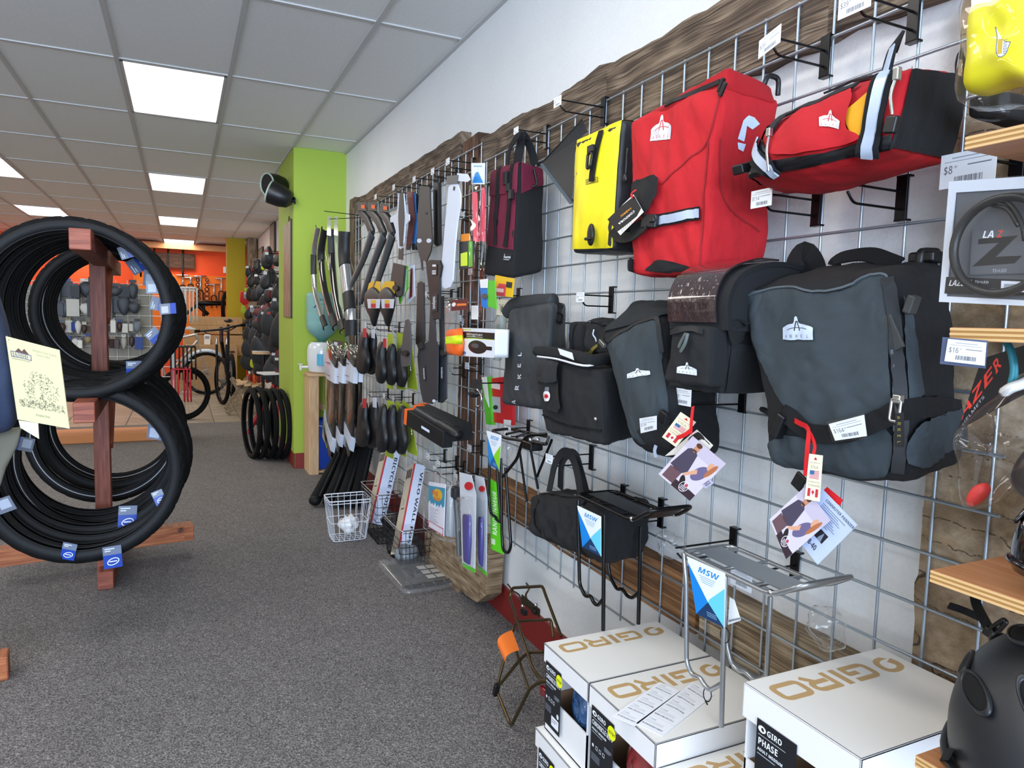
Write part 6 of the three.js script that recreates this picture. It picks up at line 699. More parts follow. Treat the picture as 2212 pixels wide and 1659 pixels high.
// packs near the joint of the panels
{ const t = thing('reflective_band_pack', 'folded orange and yellow reflective band in a clear bag', 'packet'), x = 1.02; part(t, 'band', puffX([[973, 712], [997, 709], [1001, 740], [998, 769], [974, 766], [971, 740]], x, 0.03, 0.01, 3), gM.orange); part(t, 'yellow_stripe', puffX([[973, 726], [998, 724], [999, 744], [972, 745]], x - 0.004, 0.03, 0.006, 4), mat('#d8ee18', 0.5), 'yellow stripe'); part(t, 'clear_bag', puffX([[976, 642], [1008, 644], [1006, 706], [1002, 770], [970, 768], [972, 700]], x, 0.036, 0.014, 3, 0.008, 3), gM.film); part(t, 'header', cardX([[975, 648], [1009, 646], [1010, 668], [974, 672]], x - 0.04, 0.001), mat('#ffffff', 0.5, 0, { map: CT(96, 64, (g) => { g.fillStyle = '#5a1a1c'; g.fillRect(0, 0, 96, 64); g.fillStyle = '#e8782a'; g.fillRect(34, 26, 56, 14); g.fillStyle = '#e8e4e0'; g.beginPath(); g.arc(16, 28, 12, 0, 7); g.fill(); }) })); }
{ const t = thing('mirror_box', 'white box printed with a black oval mirror', 'box'), x = 1.03, B = bagPx([[998, 708], [1069, 711], [1067, 773], [997, 769]], x, x + 0.06, { r: [0.03, 0.03, 0.1], wr: 0, bulge: [0, 0, 0] }); part(t, 'carton', B.body(6), M.white); part(t, 'front_print', cardX([[998, 708], [1069, 711], [1067, 773], [997, 769]], x - 0.001, 0.0005), mat('#ffffff', 0.4, 0, { map: CT(256, 224, (g) => { g.fillStyle = '#e2e4e8'; g.fillRect(0, 0, 256, 224); g.fillStyle = '#b8d02a'; for (let i = 0; i < 5; i++) g.fillRect(8 + i * 14, 8, 10, 12); g.fillStyle = '#141414'; g.fillRect(0, 30, 256, 52); g.fillStyle = '#e8e8e8'; g.font = '30px sans-serif'; g.fillText('Wingman', 40, 62); g.fillRect(40, 70, 130, 3); g.fillStyle = '#b8d02a'; g.fillRect(0, 82, 256, 5); g.fillStyle = '#17181a'; g.beginPath(); g.ellipse(130, 150, 74, 50, 0.15, 0, 7); g.fill(); g.fillRect(190, 140, 50, 30); g.fillStyle = '#4a4e54'; g.beginPath(); g.ellipse(110, 140, 30, 18, 0.15, 0, 7); g.fill(); g.fillStyle = '#2a6ab8'; g.beginPath(); g.arc(24, 200, 14, 0, 7); g.fill(); }) })); }
{ const t = thing('flag_pack', 'tall clear pack with a blue and white header and two pink strips', 'packet'), x = 1.06; part(t, 'header', cardX([[1018, 352], [1047, 352], [1046, 398], [1018, 398]], x, 0.002), mat('#ffffff', 0.5, 0, { map: CT(64, 96, (g) => { g.fillStyle = '#e4eaf0'; g.fillRect(0, 0, 64, 96); g.fillStyle = '#1a8ad8'; g.beginPath(); g.moveTo(6, 90); g.lineTo(20, 46); g.lineTo(34, 40); g.lineTo(60, 90); g.fill(); g.fillStyle = '#7ab0d8'; g.fillRect(12, 12, 40, 6); }) })); part(t, 'pink_strip', slabX([[1020, 414], [1029, 416], [1032, 523], [1022, 520]], x, 0.004), gM.pink); part(t, 'pink_strip', slabX([[1040, 404], [1046, 405], [1045, 522], [1037, 520]], x + 0.02, 0.004), gM.pink); part(t, 'clear_tube', puffX([[1018, 396], [1046, 396], [1046, 530], [1034, 690], [1020, 690], [1020, 530]], x, 0.02, 0.02, 3, 0.004, 8), gM.film); part(t, 'paper_slip', cardX([[1018, 660], [1032, 660], [1032, 690], [1018, 690]], x - 0.022, 0.001), M.paper); }
{ const t = thing('light_pack', 'small black and lime card pack with an orange top', 'packet'), x = 1.06; part(t, 'card', slabX([[992, 522], [1020, 520], [1020, 578], [992, 582]], x, 0.012), gM.dark); part(t, 'orange_top', slabX([[996, 506], [1014, 504], [1015, 520], [996, 522]], x + 0.004, 0.003), mat('#f09020', 0.5)); part(t, 'lime_strip', slabX([[995, 548], [1008, 544], [1008, 574], [995, 575]], x - 0.003, 0.003), mat('#d0e82a', 0.4)); part(t, 'green_side', slabX([[1012, 522], [1019, 521], [1019, 576], [1012, 577]], x - 0.002, 0.003), gM.green); }
{ const t = thing('tube_pack', 'blue, white and green card pack beside the yellow and red one', 'packet'), x = 1.05; part(t, 'card', cardX([[1036, 608], [1052, 604], [1050, 666], [1040, 662]], x, 0.004), gM.blue); part(t, 'green_side', cardX([[1052, 606], [1068, 606], [1072, 668], [1054, 662]], x, 0.004), gM.green); part(t, 'white_top', cardX([[1036, 604], [1054, 602], [1053, 622], [1038, 622]], x - 0.003, 0.001), M.white); part(t, 'oval_window', slabX(disc(1046, 640, 6), x - 0.005, 0.003), gM.grey); }
{ const t = thing('card_pack', 'yellow and red card pack under the burgundy bag', 'packet'), x = 1.1; part(t, 'card', cardX([[1070, 594], [1110, 602], [1106, 642], [1064, 638]], x, 0.004), gM.yellow); part(t, 'red_panel', cardX([[1078, 612], [1092, 614], [1090, 640], [1066, 638]], x - 0.003, 0.001), mat('#d8404a', 0.5)); part(t, 'photo', cardX([[1094, 608], [1106, 610], [1104, 622], [1093, 620]], x - 0.003, 0.001), gM.dark); part(t, 'lettering', cardX([[1070, 622], [1088, 624], [1087, 632], [1068, 630]], x - 0.0045, 0.0005), mat('#f0c8c8', 0.5)); }
{ const t = thing('strap_pack', 'clear bagged strap with a cream drawing card beside the grey roll-top pannier', 'packet'), x = 1.2; part(t, 'drawing_card', cardX([[1074, 646], [1099, 648], [1094, 682], [1072, 680]], x, 0.001), mat('#ffffff', 0.7, 0, { map: CT(64, 80, (g) => { g.fillStyle = '#e2dfc8'; g.fillRect(0, 0, 64, 80); g.strokeStyle = '#4a4a3a'; g.lineWidth = 2; for (let i = 0; i < 16; i++) { g.beginPath(); g.moveTo(14 + (i * 17) % 40, 24 + (i * 11) % 44); g.lineTo(18 + (i * 23) % 40, 30 + (i * 13) % 40); g.stroke(); } }) })); part(t, 'clear_bag', puffX([[1076, 680], [1090, 682], [1086, 730], [1078, 780], [1070, 778], [1068, 740]], x, 0.02, 0.02, 3, 0.006, 5), gM.filmG); part(t, 'strap', slabX([[1072, 700], [1078, 700], [1076, 770], [1070, 768]], x + 0.004, 0.006), gM.grey); }
{ const t = thing('mirror_pack', 'white and lime card pack beside the red light pack', 'packet'), x = 1.25; part(t, 'card', slabX([[1040, 816], [1056, 814], [1062, 918], [1050, 916]], x, 0.02), gM.green); part(t, 'white_side', slabX([[1040, 815], [1050, 814], [1056, 880], [1048, 860]], x - 0.003, 0.003), M.white); }
{ const t = thing('light_set_pack', 'red card pack with a small photo and white print', 'packet'), x = 1.262; part(t, 'card', slabX([[1057, 818], [1104, 812], [1108, 919], [1061, 911]], x, 0.012), mat('#cc1f26', 0.45)); part(t, 'photo', cardX([[1062, 856], [1080, 858], [1081, 892], [1063, 890]], x - 0.002, 0.001), mat('#b8b8bc', 0.4)); part(t, 'lamp_print', slabX(disc(1070, 880, 5), x - 0.004, 0.001), gM.dark); part(t, 'lettering', cardX([[1059, 826], [1080, 830], [1080, 842], [1060, 838]], x - 0.002, 0.0006), mat('#f0d8d8', 0.5)); part(t, 'bar_code', cardX([[1088, 906], [1104, 908], [1103, 920], [1088, 917]], x - 0.002, 0.0006), M.white); }
{ const t = thing('lock_pack', 'small dark lock on a card behind the white and lime pack', 'packet'), x = 1.12; part(t, 'card', slabX([[1020, 818], [1040, 820], [1040, 842], [1020, 838]], x, 0.003), gM.dark); part(t, 'lock_body', puffX(disc(1026, 850, 9), x, 0.02, 0.01), gM.blk); part(t, 'peg', rod(onX(1030, 828, x), V(1.29, onX(1030, 828, x).y, onX(1030, 828, x).z), 0.003), M.blackMetal); part(t, 'shackle', tube(smooth([onX(1032, 842, x), onX(1040, 855, x), onX(1038, 876, x), onX(1030, 878, x)], 12), 0.006), M.chrome); }
// bagged goods at the foot of the panel
{ const t = thing('bagged_kit', 'clear bag with a bright blue and orange printed card at the panel foot', 'packet'), x = 1.02; part(t, 'printed_card', cardX([[926, 1040], [962, 1046], [958, 1158], [925, 1138]], x, 0.003), mat('#ffffff', 0.45, 0, { map: CT(160, 384, (g) => { g.fillStyle = '#e6e4ec'; g.fillRect(0, 0, 160, 384); g.fillStyle = '#2a92b0'; g.fillRect(0, 30, 160, 150); g.fillStyle = '#e8b020'; g.beginPath(); g.arc(90, 90, 46, 0, 7); g.fill(); g.fillStyle = '#d8401a'; g.font = 'bold 42px serif'; g.fillText('Big', 30, 90); g.fillText('Air', 50, 136); g.fillStyle = '#e6e4ec'; for (let i = 0; i < 6; i++) { g.beginPath(); g.moveTo(i * 28, 182); g.lineTo(i * 28 + 14, 150 + (i % 2) * 14); g.lineTo(i * 28 + 28, 182); g.fill(); } g.fillStyle = '#8a90a8'; for (let i = 0; i < 9; i++) g.fillRect(16, 204 + i * 14, 90 - (i * 23) % 40, 5); g.strokeStyle = '#c22a4a'; g.lineWidth = 6; g.strokeRect(4, 330, 150, 50); }) })); part(t, 'clear_bag', puffX([[926, 1008], [965, 1020], [986, 1040], [984, 1120], [976, 1172], [950, 1162], [924, 1140]], x + 0.03, 0.04, 0.03, 4, 0.008, 9), gM.film); part(t, 'folded_plastic', puffX([[962, 1046], [978, 1050], [978, 1160], [962, 1158]], x + 0.03, 0.02, 0.03, 4), mat('#aab0b4', 0.4)); }
[[992, 1020, 0], [1026, 1026, 1]].forEach(([u, v, i]) => { const t = thing('bottle_pack', 'tall clear blister pack with a purple-tipped tyre lever kit', 'packet', 'tall blister packs at the panel foot'), x = 1.02 + i * 0.05, k = i ? 0.72 : 1; part(t, 'card', slabX([[u, v], [u + 26 * k, v + 6], [u + 36 * k, v + 50], [u + 34 * k, v + 216], [u + 6, v + 200]], x + 0.02, 0.002), mat('#c6cad0', 0.5)); part(t, 'blister', puffX([[u + 4, v + 50], [u + 30 * k, v + 54], [u + 33 * k, v + 120], [u + 30 * k, v + 206], [u + 8, v + 196]], x + 0.018, 0.03, 0.0, 4, 0.004, u), gM.film); part(t, 'tool', puffX([[u + 10, v + 90], [u + 24 * k, v + 92], [u + 25 * k, v + 150], [u + 22 * k, v + 200], [u + 12, v + 194]], x + 0.014, 0.014, 0.004, 2.4), mat('#4a4480', 0.35), 'purple tool'); part(t, 'logo', slabX(disc(u + 20 * k, v + 30, 9 * k), x + 0.016, 0.001), gM.red); part(t, 'foot_strip', slabX([[u + 6, v + 196], [u + 34 * k, v + 210], [u + 34 * k, v + 218], [u + 8, v + 204]], x + 0.016, 0.002), gM.green); });
{ const t = thing('bagged_tool', 'grey bagged tool with a black clamp between the printed bag and the blister packs', 'packet'), x = 1.05; part(t, 'clamp', box(0.03, 0.05, 0.05, onX(984, 1064, x).toArray(), [0, 0, 0], 0.006), gM.blk); part(t, 'handle', tube([onX(984, 1068, x), onX(988, 1120, x), onX(992, 1200, x)], 0.012, { n: 8 }), gM.grey); part(t, 'clear_bag', puffX([[976, 1040], [994, 1044], [1000, 1206], [986, 1210], [974, 1150]], x, 0.03, 0.02, 3, 0.006, 4), gM.film); }
// ------------------------------------------------------------------ water cooler corner in front of the green pier
{
  const t = thing('cooler_stand', 'open pine stand with side boards carrying the white water crock', 'stand'), x0 = 0.99, x1 = 1.345, z0 = -6.47, z1 = -6.2, h = 0.86, w = x1 - x0, d = z1 - z0, cx = (x0 + x1) / 2, cz = (z0 + z1) / 2;
  part(t, 'side_board', uvm(box(0.02, h, d, [x0 + 0.01, h / 2, cz]), 1, 0, 0, true), M.pine); part(t, 'side_board', uvm(box(0.02, h, d, [x1 - 0.01, h / 2, cz]), 1, 0, 0, true), M.pine); part(t, 'post', uvm(box(0.07, h, 0.02, [x0 + 0.045, h / 2, z1 + 0.01]), 1, 0, 0, true), M.pine); part(t, 'post', uvm(box(0.05, h, 0.02, [x1 - 0.035, h / 2, z1 + 0.01]), 1, 0, 0, true), M.pine); part(t, 'top_board', uvm(box(w + 0.02, 0.02, d + 0.04, [cx, h + 0.01, cz + 0.01])), M.pine); part(t, 'bottom_board', uvm(box(w - 0.04, 0.02, d, [cx, 0.02, cz])), M.pine); part(t, 'brace', uvm(box(0.36, 0.05, 0.018, [cx - 0.01, 0.55, z0 + 0.02], [0, 0, -0.65])), M.pine);
  const c = thing('water_crock', 'white glazed water crock with a small tap and a blue label', 'crock'), X = 1.12, Z = -6.33; part(c, 'body', lathe([[0.0, 0.881], [0.1, 0.881], [0.116, 0.9], [0.128, 1.0], [0.127, 1.08], [0.115, 1.125], [0.1, 1.14], [0.096, 1.15], [0.085, 1.15]], 36, [X, 0, Z]), mat('#d9dde0', 0.18, 0, { clearcoat: 0.6 })); part(c, 'tap', [cyl(0.012, 0.012, 0.06, 10, [X - 0.15, 0.93, Z], [0, 0, Math.PI / 2]), cyl(0.013, 0.01, 0.045, 10, [X - 0.18, 0.925, Z]), box(0.04, 0.008, 0.012, [X - 0.185, 0.956, Z])], M.white); part(c, 'label', xf(new THREE.CylinderGeometry(0.1292, 0.1292, 0.1, 10, 1, true, -0.5, 0.4), [X, 1.0, Z]), mat('#4fb0d4', 0.4), 'blue printed label');
  const b = thing('water_bottle', 'blue-green translucent water bottle upturned on the crock', 'bottle'); const Y = 1.15, pr = [[0.028, -0.02], [0.03, 0.02], [0.07, 0.045], [0.11, 0.08], [0.132, 0.12], [0.134, 0.17], [0.128, 0.18], [0.134, 0.19], [0.134, 0.25], [0.128, 0.262], [0.134, 0.275], [0.134, 0.4], [0.126, 0.425], [0.1, 0.432], [0, 0.428]]; part(b, 'shell', lathe(pr.map(([a, q]) => [a, q + Y]), 40, [X, 0, Z]), mat('#b4e0e2', 0.15, 0, { transmission: 0.55, thickness: 0, ior: 1.3 })); part(b, 'water', lathe([[0, 0.0], [0.026, 0.0], [0.066, 0.05], [0.128, 0.13], [0.129, 0.245], [0, 0.245]].map(([a, q]) => [a, q + Y]), 32, [X, 0, Z]), mat('#8fd6c4', 0.1, 0, { transmission: 0.5, thickness: 0, ior: 1.33 })); part(b, 'print', xf(new THREE.CylinderGeometry(0.1346, 0.1346, 0.1, 16, 1, true, -0.9, 1.0), [X, Y + 0.335, Z]), cut(CT(128, 80, (g) => { g.clearRect(0, 0, 128, 80); g.fillStyle = '#1a4a78'; g.fillRect(40, 8, 60, 4); g.fillRect(40, 16, 70, 4); g.beginPath(); g.moveTo(20, 70); g.quadraticCurveTo(50, 36, 120, 44); g.quadraticCurveTo(60, 46, 34, 72); g.fill(); })), 'dark blue printed mark');
  const q = thing('blue_bin', 'blue plastic recycling bin inside the pine stand', 'bin'); const r = [[-0.12, -0.1], [0.13, -0.1], [0.13, 0.1], [-0.12, 0.1]], pos = [], idx = []; for (const [y, k] of [[0.035, 0.86], [0.46, 1], [0.46, 0.96], [0.06, 0.82]]) for (const [a, c2] of r) pos.push(1.17 + a * k, y, -6.335 + c2 * k); for (let l = 0; l < 3; l++) for (let i = 0; i < 4; i++) { const a = l * 4 + i, e = l * 4 + (i + 1) % 4; idx.push(a, e, a + 4, e, e + 4, a + 4); } idx.push(12, 13, 14, 12, 14, 15); idx.push(0, 2, 1, 0, 3, 2); part(q, 'tub', toCreasedNormals(geo(pos, idx), 0.4), mat('#1546b4', 0.4)); part(q, 'rim', tube([V(1.05, 0.46, -6.235), V(1.3, 0.46, -6.235), V(1.3, 0.46, -6.435), V(1.05, 0.46, -6.435)], 0.008, { closed: true, f: 0.02 }), mat('#1546b4', 0.4)); part(q, 'bag_edge', tube(smooth([V(1.06, 0.43, -6.23), V(1.12, 0.415, -6.225), V(1.22, 0.425, -6.228), V(1.29, 0.41, -6.23)], 10), 0.004), M.white);
}
// ------------------------------------------------------------------ on the floor below the far panel
for (let i = 0; i < 4; i++) { const t = thing('folded_tyre_bundle', 'folded black knobbly tyre leaning against the wall behind the wire baskets', 'tyre', 'folded tyres behind the baskets'), a = V(0.86 + i * 0.085, 0.05, -5.12 + i * 0.05), b = [V(1.24, 0.46, -5.72), V(1.24, 0.47, -5.5), V(1.25, 0.48, -5.3), V(1.26, 0.5, -5.12)][i], P = smooth([a, a.clone().lerp(b, 0.5).add(V(0, -0.02, 0)), b], 40), g = sweep(P, circ(0.044, 12), { scale: P.map((_, k) => 0.92 + (k % 2) * 0.07) }); part(t, 'tread', g, M.rubber); part(t, 'fold', ball(0.045, a.toArray(), [1, 0.9, 1]), M.rubber2); part(t, 'sidewall_fold', tube([a.clone().add(V(0.03, 0.03, 0.03)), b.clone().add(V(0.02, 0.04, 0.03))], 0.014), M.rubber2); }
function wireBasket(label, c, w, d, h, m, rimM, tap, nx, nz, ny, tilt = 0, turn = 0) {
  const t = thing('wire_basket', label, 'basket'), E = new THREE.Matrix4().makeRotationFromEuler(new THREE.Euler(tilt, turn, 0)).setPosition(c), at = (x, y, z) => { const k = lerp(tap, 1, y); return V(x * w / 2 * k, y * h, z * d / 2 * k).applyMatrix4(E); }, r = 0.0016;
  const ring = (y, rr) => tube([at(-1, y, -1), at(1, y, -1), at(1, y, 1), at(-1, y, 1)], rr, { closed: true, f: 0.02, n: 6 });
  part(t, 'rim', ring(1, 0.0036), rimM); part(t, 'rim', ring(0.93, 0.0024), rimM); for (let k = 0; k < ny; k++) part(t, 'hoop', ring(k / ny * 0.9, r * 1.2), m);
  for (let i = 0; i <= nx; i++) { const x = lerp(-0.94, 0.94, i / nx); part(t, 'rib', tube([at(x, 1, -1), at(x, 0, -1), at(x, 0, 1), at(x, 1, 1)], r, { f: 0.012, n: 5, k: 2 }), m); } for (let i = 0; i <= nz; i++) { const z = lerp(-0.94, 0.94, i / nz); part(t, 'rib', tube([at(-1, 1, z), at(-1, 0, z), at(1, 0, z), at(1, 1, z)], r, { f: 0.012, n: 5, k: 2 }), m); }
  return { t, at };
}
{
  const wm = mat('#e2e4ea', 0.35), bm = mat('#17181a', 0.35, 0.3);
  const b = wireBasket('white wire basket standing on the carpet with a crumpled paper inside', V(0.925, 0.004, -4.33), 0.255, 0.2, 0.255, wm, wm, 0.78, 6, 4, 2); part(b.t, 'handle', tube([V(0.86, 0.1, -4.235), V(0.86, 0.15, -4.235), V(0.97, 0.15, -4.235), V(0.97, 0.1, -4.235)], 0.002, { f: 0.01 }), wm);
  const p = thing('crumpled_paper', 'crumpled white paper in the white wire basket', 'paper'); part(p, 'sheet', puff(Array.from({ length: 18 }, (_, i) => V(0.93 + 0.06 * Math.cos(i * Math.PI / 9) * (1 + 0.25 * Math.sin(i * 5)), 0.09 + 0.06 * Math.sin(i * Math.PI / 9) * (1 + 0.2 * Math.cos(i * 3)), -4.3)), V(0, 0.1, 1), 0.05, 0.05, 2, 0.03, 4), M.paper);
  wireBasket('black wire basket with a bright rim holding the tall narrow carton', V(1.17, 0.004, -4.28), 0.26, 0.4, 0.31, bm, M.chrome, 0.82, 8, 10, 6);
  wireBasket('black wire basket with a chrome rim holding the white and red carton', V(1.17, 0.004, -3.82), 0.21, 0.36, 0.215, bm, M.chrome, 0.84, 8, 12, 5);
  const carton = (label, a, b, w, dpt, tex, sideM) => { const t = thing('carton', label, 'carton'), d = b.clone().sub(a), L = d.length(), q = new THREE.Quaternion().setFromUnitVectors(V(0, 1, 0), d.clone().normalize()), m = a.clone().add(b).multiplyScalar(0.5); part(t, 'body', new RoundedBoxGeometry(dpt, L, w, 1, 0.002).applyQuaternion(q).translate(m.x, m.y, m.z), sideM); const F = (x, y, z) => V(x, y, z).applyQuaternion(q).add(m); part(t, 'front_print', card([F(-dpt / 2 - 0.001, L / 2, -w / 2), F(-dpt / 2 - 0.001, L / 2, w / 2), F(-dpt / 2 - 0.001, -L / 2, w / 2), F(-dpt / 2 - 0.001, -L / 2, -w / 2)], 0.0005), tex[0]); part(t, 'side_print', card([F(-dpt / 2, L / 2, w / 2 + 0.001), F(dpt / 2, L / 2, w / 2 + 0.001), F(dpt / 2, -L / 2, w / 2 + 0.001), F(-dpt / 2, -L / 2, w / 2 + 0.001)], 0.0005), tex[1]); };
  const fr = (txt) => mat('#ffffff', 0.5, 0, { map: CT(128, 384, (g) => { g.fillStyle = '#d8ccb4'; g.fillRect(0, 0, 128, 384); g.fillStyle = '#2a2a2a'; g.fillRect(10, 20, 26, 40); g.fillRect(44, 20, 26, 40); g.fillRect(78, 20, 26, 40); g.font = '40px sans-serif'; g.fillText('/\\', 40, 180); g.fillRect(30, 190, 60, 5); g.fillStyle = '#c82030'; g.fillRect(118, 0, 10, 384); }) }), sd = (txt) => mat('#ffffff', 0.5, 0, { map: CT(128, 384, (g) => { g.fillStyle = '#d2d8ea'; g.fillRect(0, 0, 128, 384); g.fillStyle = '#c82030'; g.fillRect(0, 0, 12, 384); g.save(); g.translate(84, 30); g.rotate(Math.PI / 2); g.fillStyle = '#20242c'; g.font = 'bold 42px sans-serif'; g.fillText(txt, 0, 0, 330); g.restore(); }) });
  carton('tall narrow cream and white carton with a red edge leaning in the rear black basket', V(1.1, 0.06, -4.35), V(1.24, 0.5, -4.48), 0.13, 0.09, [fr(), sd('BICYCLE HOIST')], mat('#3a3230', 0.5));
  carton('white, red and black carton lettered along its side in the front black basket', V(1.11, 0.03, -3.8), V(1.26, 0.5, -3.98), 0.12, 0.07, [fr(), sd('VELO WALL POST')], mat('#2a2422', 0.5));
  const k = thing('bagged_bracket', 'bagged grey metal part lying in the front black basket', 'packet'); part(k, 'clear_bag', puff(Array.from({ length: 20 }, (_, i) => V(1.13 + 0.07 * Math.cos(i * Math.PI / 10), 0.06, -3.73 + 0.06 * Math.sin(i * Math.PI / 10))), V(0, 1, 0), 0.05, 0.03, 2.4, 0.02, 3), mat('#9aa2a8', 0.2, 0, { transmission: 0.4, thickness: 0 })); part(k, 'bracket', box(0.05, 0.02, 0.08, [1.13, 0.06, -3.73], [0.2, 0.4, 0], 0.004), gM.grey);
  const j = thing('bagged_bracket', 'clear bagged black part in the rear black basket', 'packet'); part(j, 'clear_bag', puff(Array.from({ length: 20 }, (_, i) => V(1.12 + 0.07 * Math.cos(i * Math.PI / 10), 0.12 + 0.09 * Math.sin(i * Math.PI / 10), -4.14)), V(-0.3, 0, 1), 0.03, 0.03, 2.4, 0.02, 6), gM.film); part(j, 'part', box(0.04, 0.1, 0.02, [1.12, 0.12, -4.14], [0, 0.4, 0.5], 0.004), gM.blk);
  // flat bagged rack on the carpet
  const f = thing('bagged_rack', 'flat folded rack in a clear bag lying on the carpet', 'packet'); const Q = [[812, 1216], [925, 1205], [992, 1262], [872, 1284]].map(([u, v]) => onY(u, v, 0.02)), L2 = (a, b) => Q[0].clone().lerp(Q[1], a).lerp(Q[3].clone().lerp(Q[2], a), b);
  part(f, 'clear_bag', puff(fillet(Q, 0.05, 6, true).map((p) => V(p.x, 0.02, p.z)), V(0, 1, 0), 0.03, 0.016, 5, 0.012, 2), mat('#ffffff', 0.08, 0, { transmission: 0.95, thickness: 0, ior: 1.3 })); part(f, 'panel', card([L2(0.15, 0.1), L2(0.9, 0.12), L2(0.88, 0.85), L2(0.12, 0.8)], 0.006), mat('#4a4c4c', 0.6)); for (let i = 0; i < 6; i++) part(f, 'slat', card([L2(0.6 + (i % 2) * 0.17, 0.3 + (i >> 1) * 0.16), L2(0.74 + (i % 2) * 0.17, 0.3 + (i >> 1) * 0.16), L2(0.74 + (i % 2) * 0.17, 0.4 + (i >> 1) * 0.16), L2(0.6 + (i % 2) * 0.17, 0.4 + (i >> 1) * 0.16)].map((p) => p.add(V(0, 0.008, 0))), 0.002), mat('#b8b4ac', 0.6)); for (const b of [0.86, 0.93]) part(f, 'rail', rod(L2(0.1, b).add(V(0, 0.01, 0)), L2(0.95, b).add(V(0, 0.01, 0)), 0.005), gM.blk); for (const a of [0.2, 0.4, 0.6, 0.8]) part(f, 'rail', rod(L2(a, 0.84).add(V(0, 0.01, 0)), L2(a, 0.95).add(V(0, 0.01, 0)), 0.004), gM.grey);
  // plank leaning on the wall
  const pl = thing('timber_board', 'short thick grey-brown plank with a notch leaning on the wall below the blister packs', 'board'); const o = [[918, 1150], [1058, 1160], [1050, 1285], [1030, 1300], [1006, 1284], [996, 1268], [990, 1280], [920, 1222]]; const g = slabX(o, 1.25, 0.075, 0.003); part(pl, 'plank', uvm(g, 1.7, 5), mat('#f0e8dc', 0.9, 0, { map: T.barn2 }));
}
// ------------------------------------------------------------------ lamps and the plank on the green pier
{
  const mk = (label, u, v, turn, tl) => { const t = thing('spotlight', label, 'spotlight'), c = onX(u, v, 0.8), R = new THREE.Matrix4().makeRotationFromEuler(new THREE.Euler(0, turn, tl)).setPosition(c); part(t, 'housing', lathe([[0, 0.1], [0.04, 0.1], [0.075, 0.07], [0.095, 0.0], [0.1, -0.09], [0.096, -0.1]], 28).rotateZ(-Math.PI / 2).applyMatrix4(R), mat('#141518', 0.4)); part(t, 'front_ring', xf(new THREE.TorusGeometry(0.096, 0.008, 8, 28), [-0.1, 0, 0], [0, Math.PI / 2, 0]).applyMatrix4(R), mat('#a8b8a8', 0.3)); part(t, 'face', xf(new THREE.CircleGeometry(0.094, 28), [-0.098, 0, 0], [0, -Math.PI / 2, 0]).applyMatrix4(R), mat('#0a0a0b', 0.6)); const e = V(0.09, 0, 0).applyMatrix4(R); part(t, 'bracket', [rod(e, V(0.914, e.y, e.z), 0.014, 8), cyl(0.03, 0.03, 0.01, 14, [0.91, e.y, e.z], [0, 0, Math.PI / 2])], M.blackPlastic); return t; };
  mk('upper black speaker of two on the side of the lime green pier', 598, 400, 0.5, 0.1); mk('lower black speaker of two on the side of the lime green pier', 607, 424, -0.3, -0.35);
  const s = thing('wall_plank', 'narrow pale wooden plank with a dark edge hung on the side of the lime green pier', 'plank'); part(s, 'panel', uvm(box(0.02, 0.86, 0.5, [0.903, 1.79, -6.85], [0, 0, 0], 0.003), 1, 0, 0, true), mat('#ffffff', 0.5, 0, { map: T.barn2 })); part(s, 'edge_strip', box(0.024, 0.88, 0.012, [0.902, 1.79, -6.594]), M.black); part(s, 'hanger', tube([V(0.9, 2.22, -6.7), V(0.9, 2.27, -6.75), V(0.9, 2.22, -6.8)], 0.003), M.black);
}
// ------------------------------------------------------------------ tyres
const tyreCache = {};
function tyreGeo(R, w, knob) { const key = [R, w, knob].join(); if (tyreCache[key]) return tyreCache[key]; const n = 120, q = w / 2, seg = (angs, kn, th) => { const pos = [], uv = [], idx = [], m = angs.length; for (let i = 0; i <= n; i++) { const a = i / n * 2 * Math.PI; for (let j = 0; j < m; j++) { const b = angs[j]; let r = R - q + q * Math.cos(b), z = q * Math.sin(b) * 0.92; if (kn && j > 0 && j < m - 1) { const on = knob === 2 ? ((i >> 1) + (j >> 1)) % 2 : (i + j) % 3 ? 1 : 0; r += on ? 0.004 : -0.002; } pos.push(r * Math.cos(a), r * Math.sin(a), z); uv.push(a * R, b * q); } } for (let i = 0; i < n; i++) for (let j = 0; j < m - 1; j++) { const a = i * m + j, c = a + m; idx.push(a, c, a + 1, c, c + 1, a + 1); } return geo(pos, idx, uv); };
  const lin = (a, b, k) => Array.from({ length: k + 1 }, (_, i) => lerp(a, b, i / k));
  return tyreCache[key] = { tread: seg(lin(-1.05, 1.05, knob ? 10 : 6), knob > 0), side1: seg(lin(1.05, 2.35, 6), false), side2: seg(lin(-2.35, -1.05, 6), false), bead: [1, -1].map((s) => xf(new THREE.TorusGeometry(R - q + q * Math.cos(2.35), 0.0035, 5, 64), [0, 0, s * q * Math.sin(2.35) * 0.92])), stripe: xf(new THREE.TorusGeometry(R - q + q * Math.cos(1.7), 0.0022, 4, 80), [0, 0, q * Math.sin(1.7) * 0.92 + 0.0008]) }; }
const schT = mat('#ffffff', 0.35, 0, { map: CT(96, 128, (g) => { g.fillStyle = '#1c3f9a'; g.fillRect(0, 0, 96, 128); g.fillStyle = '#6a7488'; g.fillRect(0, 0, 96, 50); g.strokeStyle = '#e6eaf2'; g.lineWidth = 5; g.beginPath(); g.ellipse(50, 90, 30, 18, -0.3, 0, 7); g.stroke(); g.fillStyle = '#e6eaf2'; g.fillRect(30, 86, 40, 6); g.fillRect(10, 12, 50, 5); g.fillRect(10, 24, 30, 5); }) }), greyTag = mat('#ffffff', 0.35, 0, { map: CT(64, 96, (g) => { g.fillStyle = '#6c7280'; g.fillRect(0, 0, 64, 96); g.fillStyle = '#a8b0c0'; g.fillRect(8, 10, 40, 40); g.fillStyle = '#1c3f9a'; g.fillRect(0, 62, 64, 34); }) });
